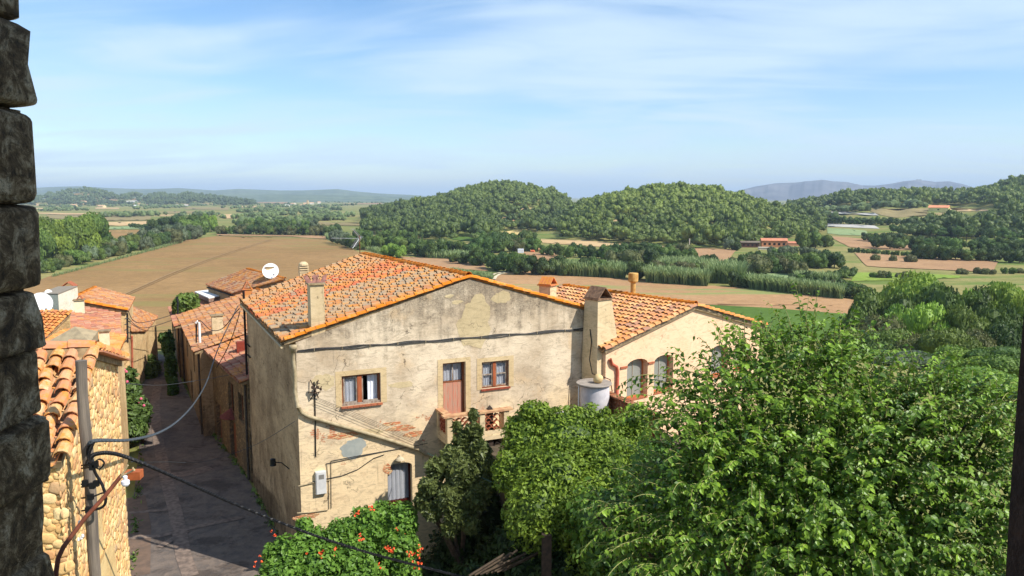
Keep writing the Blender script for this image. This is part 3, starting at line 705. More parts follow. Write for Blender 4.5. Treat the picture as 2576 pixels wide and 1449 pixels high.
    mb = MB(); bar(mb, FA, s0 - .04, z0 - .07, s1 + .04, z0 - .005, .07, .12); part('sill', mb, simple('red_sill', S(150, 72, 50), S(120, 56, 40)), w)
    # balcony door
    s0, z0, s1, z1 = dr; zm = FA.sz(1140, 964)[1]
    PINKW = simple('worn_pink_door_paint', S(190, 116, 92), S(170, 142, 120), scale=7, stretch=(4, 4, .35), detail=7)
    mb = MB(); frame(mb, FA, s0 + .003, z0, s1 - .003, z1 - .003, -.16, .07, .09)
    bar(mb, FA, s0 + .072, zm, s1 - .072, zm + .05, -.158, .07)
    d = part('balcony_door', mb, WOOD_BR, h)
    mb = MB(); k = 4
    for i in range(k): bar(mb, FA, s0 + .075 + (s1 - s0 - .15) * i / k, z0 + .01, s0 + .068 + (s1 - s0 - .15) * (i + 1) / k, zm - .003, -.165 - .004 * (i % 2), .04)
    part('door_panel', mb, PINKW, d)
    m = (s0 + s1) / 2; mb = MB(); bar(mb, FA, m - .02, zm + .05, m + .02, z1 - .07, -.17, .04); part('glazing_bar', mb, WOOD_GREY, d)
    g = MB(); bar(g, FA, s0 + .075, zm + .055, s1 - .075, z1 - .075, -.2, .005); part('pane', g, GLASS, d)
    curtain(FA, s0 + .075, zm + .055, s1 - .075, z1 - .07, -.26, d, CURT, 6, 5)
    # arched lower door with curtain
    s0, z0, s1, z1 = ld; zm = FA.sz(1000, 1263)[1]
    DKW = simple('dark_red_door_wood', S(84, 30, 24), S(58, 22, 18), rough=.5)
    mb = MB(); bar(mb, FA, s0 + .005, z0, s0 + .05, z1 - .16, -.2, .07); bar(mb, FA, s1 - .07, z0, s1 - .005, z1 - .16, -.2, .07)
    bar(mb, FA, s0 + .052, zm - .12, s1 - .072, zm, -.2, .07); bar(mb, FA, s0 + .052, z0 + .01, s1 - .072, zm - .125, -.24, .04)
    d = part('garden_door', mb, DKW, h)
    curtain(FA, s0 + .05, zm, s1 - .07, z1 - .02, -.28, d, CURT, 5, 6)
    g = MB(); bar(g, FA, s0 + .05, zm, s1 - .07, z1 - .13, -.235, .005); part('pane', g, GLASS, d)
    # ---- roof
    A = FA.pt(-.12, zL + .10, -.05) + SD.n * .28; A.z = zL + .07
    B = FA.pt(sP, zP + .05, -.05)
    Cc = B + (P(912, 641, 39.4) - B); Cc.z = B.z
    D = P(608, 757, 35.3)
    zz = A.z; D = G(608, 756, zz)
    Cc = G(912, 642, B.z)
    def tint(t, s, r):
        q = t + .10 * (s - .5) + .03 * math.sin(s * 9)
        if t < .05: return .35 + .2 * r
        if .40 < q < .50 or .56 < q < .72: return r * .34 if r < .82 else .5 + .5 * r
        if q < .40: return .6 + .39 * r if r > .18 else .4 + .5 * r
        return .34 + .42 * r
    rf = tile_roof(h, A, B, Cc, D, T_MAIN, pitch=.235, expo=.33, r=.1, seed=3, tint=tint, jit=1.3, stag=.45)
    E = G(1487, 781, FA.sz(1487, 781)[1]); E = FA.pt(sR + .1, zR + .06, -.02); E2 = E + back * 12.2
    rf2 = tile_roof(h, E, B, Cc, E2, T_OCH, pitch=.235, expo=.33, r=.1, seed=4)
    ridge_tiles(rf, [B, Cc], T_LICH, r=.13, lift=.06)
    # verge tiles laid along both slopes of the gable wall
    for a, b, sd_ in ((A + FA.u * .05, B, 5), (E, B, 6)):
        ridge_tiles(rf if sd_ == 5 else rf2, [a + FA.n * .04, b + FA.n * .04], T_LICH, r=.1, seed=sd_, name='verge_tile_row', step=.36, lift=.035)
    # patch of moss-dark tiles beside the chimney and the corbelled eave
    mb = MB(); n = 46
    for i in range(n):
        p = A.lerp(D, (i + .5) / n) - UP * .12 - SD.n * .06
        mb.tube([p - SD.n * .1, p + SD.n * .14], .05, 6)
    part('eave_tile_end', mb, MORTAR, rf)
    # chimney at the front, broken tiles on top
    sa, _ = FA.sz(783, 800); sb, _ = FA.sz(818, 800); w = sb - sa
    c = FA.pt((sa + sb) / 2, 0, -.32); zt = P(800, 716, c.y - .25).z
    ch = chimney(rf, FA.u, c, w, .56, zL - .1, zt, PL_PALE)
    mb = MB(); rs = random.Random(5); cc = Vector((c.x, c.y, zt + .05))
    for k, (o, tl) in enumerate(((-.22, -.35), (-.08, .4), (.08, -.4), (.22, .35))):
        a = cc + FA.u * o; mb.prism([a - FA.u * .09 + FA.n * .1, a + FA.u * .09 + FA.n * .1, a + FA.u * (.09 + tl * .35) - FA.n * .12 + UP * .26, a + FA.u * (-.05 + tl * .35) - FA.n * .12 + UP * .21], FA.n * .02)
    part('broken_cap_tile', mb, simple('dusty_tile', S(150, 104, 90), S(120, 84, 74)), ch) if False else None
    o = part('broken_cap_tile', mb, simple('dusty_tile', S(150, 104, 90), S(120, 84, 74)), rf)
    # tiled-hood chimney on the far slope
    c = P(1378, 745, 34.0); z1 = P(1378, 716, 34.0).z
    chimney(rf2, az(30), c, .62, .55, z1 - 1.4, z1, PL_PALE, taper=1.0, cap=False)
    mb = MB(); mb.box((c.x, c.y, z1), (.74, .7, .05), ux=az(30)); hood(mb, c, az(30) * 1.0, .66, .6, .3, z1 + .03)
    part('chimney_hood', mb, T_OCH, rf2)
    # gutter and pipes
    mb = MB(); g0 = A + SD.n * .05 - UP * .2; g1 = D + SD.n * .05 - UP * .2
    mb.tube([g0, g1], .055, 8); part('gutter', mb, PVC, h, smooth=True)
    mb = MB(); fx = P(737, 868, 25.35); mb.lathe(fx - UP * .3, [(.06, 0), (.1, .16), (.13, .18), (.13, .3)], 12)
    pth = [fx - UP * .25, P(738, 905, 25.3), P(742, 940, 25.3), P(742, 985, 25.35), P(750, 1025, 25.35)]
    mb.tube(pth, .062, 10); part('downpipe', mb, PVC, h, smooth=True)
    mb = MB(); pts = [(748, 1022), (758, 1036), (775, 1046), (830, 1062), (900, 1082), (980, 1106), (1050, 1128), (1068, 1140), (1100, 1150)]
    mb.tube([FA.pt(*FA.sz(a, b), .09) for a, b in pts], .068, 10); part('drain_pipe', mb, PVC, h, smooth=True)
    mb = MB(); q = SD.pt(L - .05, 0, .1)
    a, b = P(613, 748, 35.0), P(614, 945, 35.0); mb.tube([Vector((q.x, q.y, b.z)), Vector((q.x, q.y, a.z + .3))], .055, 8)
    for py in (871, 897): s_, z_ = SD.sz(630, py); mb.box(SD.pt(L - .5, z_, .05), (.8, .05, .04), ux=SD.u)
    part('iron_pipe', mb, simple('black_iron', S(40, 30, 26), bump=0), h)
    # cable bundle across the gable
    mb = MB()
    for k, dz in enumerate((0, .035, .06)):
        pts = []
        for i in range(41):
            t = i / 40; px = 748 + (1482 - 748) * t; py = 884 - 56 * (t ** 1.05) + 1.5 * math.sin(t * 40 + k)
            pts.append(FA.pt(*FA.sz(px, py), .035) + UP * (dz + .012 * math.sin(t * 25 + k * 2)))
        mb.tube(pts, .014, 5)
    part('cable_bundle', mb, BLACKC, h)
    for i in range(10): px = 790 + i * 70; mb = MB(); mb.box(FA.pt(*FA.sz(px, 884 - 56 * ((px - 748) / 734) ** 1.05), .03) + UP * .03, (.018, .06, .09), ux=FA.u); part('cable_clip', mb, PVC, h)
    # thin wires, conduits and meter box on the sunlit lower wall
    mb = MB(); line = lambda pts, r=.009, d=.03: mb.tube([FA.pt(*FA.sz(a, b), d) for a, b in pts], r, 5)
    line([(762, 1220), (800, 1208), (860, 1196), (900, 1180), (940, 1152), (966, 1143)], .014)
    line([(820, 1165), (822, 1172), (826, 1215), (827, 1280)], .01); line([(832, 1160), (833, 1278)], .01)
    line([(820, 1166), (850, 1160), (960, 1136), (1040, 1122), (1075, 1114)], .011); line([(832, 1159), (900, 1146), (1060, 1118)], .01)
    line([(790, 960), (792, 1010), (793, 1060), (794, 1148)], .022)
    for k in range(3): line([(795, 998 + 3 * k), (900, 1040 + 4 * k), (1060, 1110 + 3 * k)], .006, .12 + .03 * k)
    part('wall_wire', mb, BLACKC, h)
    mb = MB(); mb.tube([FA.pt(*FA.sz(a, b), .03) for a, b in [(747, 1290), (780, 1288), (824, 1282)]], .022, 6); part('conduit', mb, PVC, h); mb = MB()
    mb.tube([FA.pt(*FA.sz(a, b), .04) for a, b in [(750, 1222), (790, 1213), (830, 1207)]], .018, 6); part('conduit', mb, PVC, h)
    # wrought wire bracket
    mb = MB()
    for (x0, y0), (x1, y1) in (((780, 955), (800, 1000)), ((800, 955), (780, 1005)), ((775, 985), (805, 985))):
        mb.tube([FA.pt(*FA.sz(x0, y0), .05), FA.pt(*FA.sz((x0 + x1) / 2, (y0 + y1) / 2), .25), FA.pt(*FA.sz(x1, y1), .05)], .02, 6)
    th = [FA.pt(*FA.sz(800 + 6 * math.cos(a), 968 + 7 * math.sin(a)), .2) for a in np.linspace(0, 5, 9)]; mb.tube(th, .014, 5)
    for k in range(4): mb.lathe(FA.pt(*FA.sz(783 + 7 * k, 975 + 4 * (k % 2)), .2), [(.03, 0), (.045, .04), (.03, .1)], 8)
    part('wire_bracket', mb, simple('bracket_iron', S(70, 54, 44), bump=0), h)
    mb = MB(); s0, z1 = FA.sz(792, 1186); s1, z0 = FA.sz(820, 1238); bar(mb, FA, s0, z0, s1, z1, .13, .13); bar(mb, FA, s0 + .02, z0 + .02, s1 - .02, z1 - .02, .15, .02)
    bx = part('meter_box', mb, simple('grey_white_box', S(206, 204, 200), S(190, 188, 186), scale=3, rough=.5), h)
    mb = MB(); bar(mb, FA, s0 + .1, z1 - .26, s1 - .08, z1 - .1, .156, .012); part('meter_window', mb, simple('grey_glass', S(130, 126, 120), bump=0, rough=.3), bx)
    # grey cement patch, paler plaster patches, bare brick patches: skins of new or lost plaster
    def blob(px, py, rx, ry, mt, name, d=.008, seed=0, n=40):
        rs = random.Random(seed); s_, z_ = FA.sz(px, py); ph = [rs.random() * 6 for _ in range(5)]
        pts = []
        for i in range(n):
            a = 2 * math.pi * i / n; k = 1 + .12 * math.sin(2 * a + ph[0]) + .09 * math.sin(3 * a + ph[1]) + .07 * math.sin(7 * a + ph[2]) + .04 * math.sin(13 * a + ph[3])
            pts.append(FA.pt(s_ + rx * k * math.cos(a), z_ + ry * k * math.sin(a), d))
        m_ = MB(); m_.prism(pts, -FA.n * (d + .02)); return part(name, m_, mt, h)
    blob(889, 1128, .46, .34, simple('grey_cement', S(158, 160, 152), S(144, 148, 142), scale=5), 'cement_patch', seed=2)
    BK = rubble('bare_brick', [S(206, 116, 76), S(190, 100, 64), S(220, 140, 96), S(214, 170, 124)], S(214, 186, 142), 3.2, (1.2, 1.2, 5.5), .6)
    blob(865, 1095, .55, .12, BK, 'bare_brick_patch', seed=4); blob(1010, 1077, .55, .10, BK, 'bare_brick_patch', seed=5); blob(1040, 1092, .4, .1, BK, 'bare_brick_patch', seed=6)
    blob(985, 1066, .32, .07, BK, 'bare_brick_patch', seed=7); blob(770, 1300, .4, .1, BK, 'bare_brick_patch', seed=8); blob(975, 1180, .16, .2, BK, 'bare_brick_patch', seed=12)
    PP = plaster('lost_plaster', S(206, 186, 146), S(186, 166, 128), S(150, 132, 104), None, (4, 16), .2)
    for k, (a, b, rx, ry) in enumerate(((1195, 812, .7, .9), (1262, 748, .35, .25), (1150, 760, .22, .07), (1130, 745, .18, .06), (1010, 968, .5, .1), (815, 960, .35, .3), (930, 1090, .5, .15))):
        blob(a, b, rx, ry, PP, 'plaster_patch', seed=20 + k, d=.006)
    # lamp over the lane and small lamp over the garden door
    mb = MB(); s_, z_ = SD.sz(728, 1180); mb.tube([SD.pt(s_, z_, 0), SD.pt(s_ + .1, z_ + .25, .25), SD.pt(s_ + .15, z_ + .3, .5)], .02, 6)
    mb.lathe(SD.pt(s_ + .15, z_ + .18, .55), [(.05, .26), (.1, .24), (.11, .05), (.12, 0)][::-1], 14); part('wall_lamp', mb, simple('black_lamp', S(24, 26, 30), bump=0, rough=.4), h)
    mb = MB(); s_, z_ = FA.sz(1003, 1150); mb.lathe(FA.pt(s_, z_ - .05, .16), [(.17, 0), (.14, .06), (.05, .12), (.03, .18)], 14); mb.tube([FA.pt(s_, z_ + .08, .0), FA.pt(s_, z_ + .1, .16)], .015, 5)
    part('door_lamp', mb, simple('cream_enamel', S(196, 180, 150), bump=0), h)
    return h, dict(A=A, B=B, C=Cc, D=D, sR=sR, zR=zR, dr=dr, w3=w3)
H1, HD = main_house()

# ---------------------------------------------------------------- balcony of terracotta openwork
def balcony():
    s0, z0, s1, z1 = HD['dr']; zt = FA.sz(1098, 1026)[1]; sa = FA.sz(1098, 1026)[0]; sb = FA.sz(1255, 1028)[0] - .1
    zf = zt - .95; dep = 1.15
    b = H1; mb = MB()
    mb.box(FA.pt((sa + sb) / 2, zf - .08, dep / 2), (sb - sa, dep, .16), ux=FA.u)
    for s_, d in ((sa + .1, dep - .1), (sb - .1, dep - .1), ((sa + sb) / 2 + .15, dep - .1), (sa + .1, .1)): mb.box(FA.pt(s_, zf + .42, d), (.2, .2, .84), ux=FA.u)
    mb.box(FA.pt((sa + sb) / 2, zf + .08, dep - .1), (sb - sa - .4, .14, .16), ux=FA.u); mb.box(FA.pt(sa + .1, zf + .08, dep / 2), (.14, dep - .4, .16), ux=FA.u)
    bal = part('balcony', mb, PL_PALE, b)
    mb = MB(); mb.box(FA.pt((sa + sb) / 2, zt - .05, dep - .1), (sb - sa + .3, .3, .07), ux=FA.u); mb.box(FA.pt(sa + .1, zt - .052, dep / 2 - .12), (.28, dep - .1, .07), ux=FA.u)
    part('coping', mb, simple('balcony_coping', S(196, 160, 118), S(170, 120, 88), scale=5), bal)
    mb = MB(); rr = .12
    def scallops(o, u, L, hgt):
        nx = int(L / (rr * 2)); nz = int(hgt / (rr * .9))
        for j in range(nz):
            for i in range(nx + (j % 2 == 0)):
                c = o + u * (rr * (2 * i + (1 if j % 2 else 0)) + .02) + UP * (.02 + j * rr * .95)
                for sg in range(5):
                    a0 = math.pi * sg / 5; a1 = math.pi * (sg + 1) / 5
                    p0 = c + u * (rr * math.cos(a0)) + UP * (rr * math.sin(a0)); p1 = c + u * (rr * math.cos(a1)) + UP * (rr * math.sin(a1)); nn = u.cross(UP)
                    dv = (p1 - p0).normalized(); q = UP * .0 + (dv.cross(nn)).normalized() * .012
                    mb.prism([p0 - q - nn * .06, p1 - q - nn * .06, p1 + q - nn * .06, p0 + q - nn * .06], nn * .12)
    scallops(FA.pt(sa + .22, zf + .17, dep - .1), FA.u, (sb - sa) / 2 - .2, .6); part('openwork_tile', mb, TERRA, bal); mb = MB()
    scallops(FA.pt((sa + sb) / 2 + .26, zf + .17, dep - .1), FA.u, (sb - sa) / 2 - .5, .6); part('openwork_tile', mb, TERRA, bal); mb = MB()
    scallops(FA.pt(sa + .1, zf + .17, .2), FA.n, dep - .45, .6); part('openwork_tile', mb, TERRA, bal)
    mb = MB(); pc = P(1232, 1028, 27.6); mb.box((pc.x, pc.y, pc.z - 1.0), (.2, .2, 2.0), ux=FA.u); mb.add([tuple(Vector((pc.x, pc.y, pc.z)) + V3(*v)) for v in ((-.1, -.1, 0), (.1, -.1, 0), (.1, .1, 0), (-.1, .1, 0), (0, 0, .14))], [(0, 1, 4), (1, 2, 4), (2, 3, 4), (3, 0, 4)])
    part('stair_post', mb, simple('dark_wood_post', S(72, 60, 52), S(50, 42, 36)), bal)
    # plastered stair block with zigzag iron handrail
    mb = MB(); q0 = FA.pt(sb - .1, 0, .0); 
    for k in range(7):
        s_ = sb + .12 + k * .28; mb.box(FA.pt(s_, (zf - k * .2) / 2 + .4, .5), (.28, .98, zf - k * .2 - .8), ux=FA.u)
    mb.box(FA.pt(sb - .02, zf + .1, .75), (.22, .45, 1.5), ux=FA.u)
    part('garden_stair', mb, PL_PALE, b)
    mb = MB()
    for i in range(3):
        y = 1040 + i * 40; Yd = 27.4
        mb.tube([P(1234, y + 20, Yd), P(1249, y - 8, Yd + .2), P(1282, y + 10, Yd + .6)], .022, 6)
    part('stair_rail', mb, simple('dark_rail_iron', S(52, 44, 38), bump=0), b)
    return zf
ZF = balcony()

# ---------------------------------------------------------------- arched salmon house on the right
def salmon_house():
    q0 = P(1524, 885, 29.6); F = Face(q0, 53.0)
    h = thing('arched_salmon_house', 'salmon rendered house with a row of arched windows behind the mulberry tree', 'house', (q0.x, q0.y, 0))
    sP, zP = F.sz(1745, 772); sR, zR = F.sz(1912, 818); zL = F.sz(1524, 884)[1]
    zb = F.sz(1600, 1010)[1]
    holes = []; wins = []
    for (x0, x1, yt, yb) in ((1577, 1629, 903, 1002), (1645, 1693, 893, 985), (1788, 1830, 868, 945), (1845, 1880, 860, 930)):
        s0 = F.sz(x0, 950)[0]; s1 = F.sz(x1, 950)[0]; xm = (x0 + x1) / 2; z1 = F.sz(xm, yt)[1]; z0 = F.sz(xm, yb)[1]
        holes.append(arch(s0, z0, s1, z1, .24)); wins.append((s0, z0, s1, z1))
    mb = MB(); wall(mb, F, [(0, 0), (sR, 0), (sR, zR), (sP, zP), (0, zL)], holes, .38)
    v = az(53 - 90)
    a = F.pt(0, 0); mb.add([tuple(a), tuple(a + UP * zL), tuple(a + v * 8 + UP * zL), tuple(a + v * 8)], [(0, 1, 2, 3)])
    a = F.pt(sR, 0); mb.add([tuple(a), tuple(a + UP * zR), tuple(a + v * 8 + UP * zR), tuple(a + v * 8)], [(0, 3, 2, 1)])
    part('wall', mb, PL_SALM, h)
    CREAMF = simple('cream_bar', S(176, 164, 144), bump=0); ORF = simple('ochre_window_frame', S(206, 122, 66), S(180, 100, 54), rough=.5)
    for k, (s0, z0, s1, z1) in enumerate(wins):
        mb = MB(); o = arch(s0 + .003, z0 + .003, s1 - .003, z1 - .003, .23); i_ = arch(s0 + .06, z0 + .06, s1 - .06, z1 - .06, .19)
        wall(mb, F, o, [i_], .05, d=-.26); w = part('window', mb, ORF, h)
        g = MB(); wall(g, F, i_, [], d=-.29); part('pane', g, glassmat('salmon_pane', (.30, .30, .27, 1), .8) if k == 0 else bpy.data.materials['salmon_pane'], w)
        m_ = (s0 + s1) / 2; g = MB(); bar(g, F, m_ - .012, z0 + .06, m_ + .012, z1 - .07, -.262, .03)
        part('glazing_bar', g, CREAMF, w)
        cb = MB(); bar(cb, F, s0 + .06, z0 + .05, s1 - .06, z1 - .1, -.36, .01); part('blind', cb, simple('cream_blind', S(196, 176, 146), bump=0) if k == 0 else bpy.data.materials['cream_blind'], w)
        g = MB(); bar(g, F, s0 - .02, z0 - .05, s1 + .02, z0 + .002, .02, .35); part('sill', g, TERRA, w)
    for (a0, z), (b0, _) in ((F.sz(1560, 926), F.sz(1577, 923)), (F.sz(1630, 914), F.sz(1645, 911))): mb = MB(); bar(mb, F, a0, z - .04, b0, z + .04, .05, .06); part('impost_brick', mb, TERRA, h)
    # roof slopes
    A = F.pt(-.16, zL + .02, .12); B = F.pt(sP, zP + .06, .12); A.z = P(1512, 884, A.y).z + .05
    Ct = G(1400, 741, B.z); Ct = B + v * 8.6; D = A + v * 8.6
    rf = tile_roof(h, A, B, Ct, D, T_SAL, pitch=.26, expo=.36, r=.115, seed=11, jit=.7)
    E = F.pt(sR + .2, zR - .02, .12); rf2 = tile_roof(h, E, B, Ct, E + v * 8.6, T_OCH, pitch=.26, expo=.36, r=.115, seed=12)
    ridge_tiles(rf, [B, Ct], T_LICH, r=.13, lift=.06, seed=3)
    mb = MB()
    for a_, b_ in ((A, B), (E, B)):
        dv = (b_ - a_).normalized(); up = F.n.cross(dv); up = up if up.z > 0 else -up; n = 12
        for i in range(n):
            p0 = a_ + (b_ - a_) * (i / n) + dv * .008; p1 = a_ + (b_ - a_) * ((i + 1) / n) - dv * .008
            mb.prism([p0 + F.n * .07 + up * .09, p1 + F.n * .07 + up * .09, p1 - F.n * .15 + up * .1, p0 - F.n * .15 + up * .1], up * .03, t=.2 + .05 * (i % 5))
    part('verge_tile_row', mb, T_OCH, rf)
    mb = MB()
    for a_, b_ in ((A, B), (E, B)): mb.prism([a_ + F.n * .02 - UP * .1, b_ + F.n * .02 - UP * .1, b_ + F.n * .02 + UP * .07, a_ + F.n * .02 + UP * .07], -F.n * .1)
    part('verge_board', mb, simple('verge_mortar', S(150, 130, 104), S(84, 74, 62)), rf)
    # parapet strip with tiles behind chimney
    # big tapered chimney on the corner
    c = F.pt(.12, 0, -.35) + v * .2; zt = P(1522, 752, c.y).z
    mb = MB(); u = F.u; vv = v
    def ring(z, l, r_, f_, b_): return [tuple(c + u * i + vv * j + UP * z) for i, j in ((l, -f_), (r_, -f_), (r_, b_), (l, b_))]
    rb, rt = ring(zL - .5, -.42, .85, .38, .5), ring(zt, -.38, .36, .34, .42)
    mb.add(rb + rt, [(0, 1, 5, 4), (1, 2, 6, 5), (2, 3, 7, 6), (3, 0, 4, 7), (4, 5, 6, 7)])
    mb.add(ring(0, -.42, .1, .38, .5) + ring(zL - .5, -.42, .1, .38, .5), [(0, 1, 5, 4), (1, 2, 6, 5), (2, 3, 7, 6), (3, 0, 4, 7)])
    ch = part('chimney', mb, PL_PALE, rf)
    mb = MB(); mb.box(c + UP * (zt + .02) + vv * .04, (.86, .86, .05), ux=u); hood(mb, c + vv * .04, u, .72, .84, .42, zt + .05)
    part('chimney_hood', mb, simple('old_brown_hood_tiles', S(150, 118, 90), S(110, 84, 66), scale=7), rf)
    # flue with drum cap
    mb = MB(); c2 = P(1592, 760, 36.0); zt = P(1592, 706, 36.0).z
    mb.lathe((c2.x, c2.y, c2.z - .5), [(.12, 0), (.12, zt - c2.z + .5 - .06)], 14); mb.lathe((c2.x, c2.y, zt - .1), [(.1, 0), (.22, .06), (.235, .1), (.235, .44), (.2, .47)], 18)
    part('flue_pipe', mb, simple('lichened_flue', S(196, 160, 96), S(168, 120, 60), scale=5), rf, smooth=False)
    # waste pipes on the shaded side and red downpipe on the front
    mb = MB()
    mb.tube([P(1499, 800, 30.0), P(1498, 870, 30.0), P(1494, 960, 30.0)], .06, 8); mb.tube([P(1488, 800, 30.2), P(1486, 960, 30.2)], .04, 8)
    part('waste_pipe', mb, simple('grey_waste_pipe', S(150, 142, 132), bump=0), h)
    mb = MB(); mb.tube([F.pt(*F.sz(a, b), .09) for a, b in [(1531, 902), (1536, 915), (1548, 922), (1550, 935), (1549, 1000)]], .06, 8)
    part('downpipe', mb, simple('red_downpipe', S(188, 100, 76), S(170, 86, 64), rough=.6), h, smooth=True)
    mb = MB(); mb.tube([P(1484, 828, 29.9), P(1488, 860, 29.8), P(1483, 905, 29.7), P(1490, 940, 29.6), P(1515, 947, 29.4), P(1535, 955, 29.3), P(1540, 985, 29.3)], .02, 5)
    part('loose_cable', mb, BLACKC, h)
    # tile-capped parapet wall behind the chimney
    mb = MB(); a = P(1402, 745, 39.0); b = P(1488, 762, 36.5); mb.prism([a - UP * 1.2, b - UP * 1.0, b, a], az(40) * .25)
    pw = part('parapet', mb, PL_PALE, h); ridge_tiles(pw, [a + az(40) * .12 + UP * .02, b + az(40) * .12 + UP * .02], T_LICH, r=.14, lift=.02)
    return h, F
H2, FS = salmon_house()

# ---------------------------------------------------------------- water tank with lid and stone, brick wall, terrace
TC = Vector((3.05, 28.25, 0)); TC = P(1496, 1000, 28.6); ZT = P(1494, 1042, 28.6).z
def tank():
    z1 = P(1490, 966, 28.6).z; h = z1 - ZT; prof = [(.46, 0), (.5, h * .08), (.545, h * .3), (.56, h * .6), (.55, h * .92), (.56, h)]
    o = thing('water_tank', 'pale grey round cement water tank standing against the plaster wall', 'water tank', (TC.x, TC.y, ZT))
    TM = simple('pale_cement_tank', S(206, 200, 200), S(188, 182, 184), scale=5, bump=.1)
    mb = MB(); mb.lathe((TC.x, TC.y, ZT), prof, 40); part('barrel', mb, TM, o, smooth=True)
    mb = MB(); mb.lathe((TC.x - .03, TC.y, z1), [(.66, 0), (.68, .03), (.67, .065)], 40); part('lid', mb, simple('dusty_lid', S(160, 150, 138), S(136, 126, 116), scale=4), o)
    mb = MB(); a = Vector((TC.x - .62, TC.y - .1, z1)); mb.tube([a, a - UP * (h * .86)], .025, 8); mb.tube([a - UP * (h * .86) + V3(.1, 0, 0), a - UP * (h * .9) + V3(-.9, -.1, 0)], .025, 8); part('outlet_pipe', mb, WHITEP, o)
    s = MB(); bpy_ico = ico(3); V = bpy_ico[0] * np.array([.2, .15, .19]); V *= (1 + .12 * np.sin(V[:, 0:1] * 14 + 1) + .1 * np.cos(V[:, 2:3] * 17)); th = .5
    V = V @ np.array([[math.cos(th), 0, math.sin(th)], [0, 1, 0], [-math.sin(th), 0, math.cos(th)]]) + np.array([TC.x + .1, TC.y - .12, z1 + .23])
    s.add(V, bpy_ico[1]); solo('stone', s, simple('pale_lid_stone', S(214, 190, 140), S(190, 160, 112), scale=6), 'rounded pale stone weighing down the lid of the water tank', 'stone', (TC.x + .1, TC.y - .12, z1 + .065), smooth=True)
    mb = MB(); mb.box((TC.x + .05, TC.y, ZT - .5), (.9, .9, 1.0), ux=FA.u)
    solo('tank_plinth', mb, simple('sandy_block', S(200, 168, 118), S(176, 142, 98)), 'sandy masonry block carrying the pale grey water tank', 'plinth', (TC.x, TC.y, ZT - 1.0))
def ico(k):
    import bmesh
    if k not in _ICO:
        bm = bmesh.new(); bmesh.ops.create_icosphere(bm, subdivisions=k, radius=1); _ICO[k] = (np.array([v.co[:] for v in bm.verts]), np.array([[v.index for v in f.verts] for f in bm.faces])); bm.free()
    return _ICO[k]
_ICO = {}
tank()
a = P(1524, 988, 29.2); b = P(1650, 1045, 25.5); mb = MB()
mb.prism([Vector((a.x, a.y, 1.5)), Vector((b.x, b.y, 1.5)), b, a], az(150) * .25)
for i in range(14): p = a.lerp(b, (i + .5) / 14); mb.box(p + az(150) * .12 + UP * .03, (.44, .34, .05), ux=(b - a), t=.3)
solo('brick_wall', mb, rubble('low_brick', [S(176, 100, 70), S(150, 84, 60), S(190, 118, 84)], S(170, 130, 96), 5, (1, 1, 4), .8), 'low reddish brick wall running from the water tank towards the mulberry tree', 'wall', (a.x, a.y, 1.5))
mb = MB(); mb.tube([P(1540, 1068, 27.4), P(1620, 1052, 26.6)], .07, 10); solo('clay_pipe', mb, TERRA, 'orange clay pipe lying at the foot of the low brick wall', 'pipe', tuple(P(1540, 1068, 27.4)), smooth=True)
# raised garden terrace carrying tank and stairs
mb = MB(); zt = ZT - .9
p0 = FA.pt(6.2, 0, .0); p1 = FA.pt(13.5, 0, 0); mb.prism([Vector((p0.x, p0.y, zt)), Vector((p1.x, p1.y, zt)), Vector((p1.x, p1.y, zt)) + FA.n * 5, Vector((p0.x, p0.y, zt)) + FA.n * 4], UP * -(zt + .5))
struct('terrace', mb, simple('terrace_stone', S(96, 84, 66), S(70, 62, 50), scale=3))
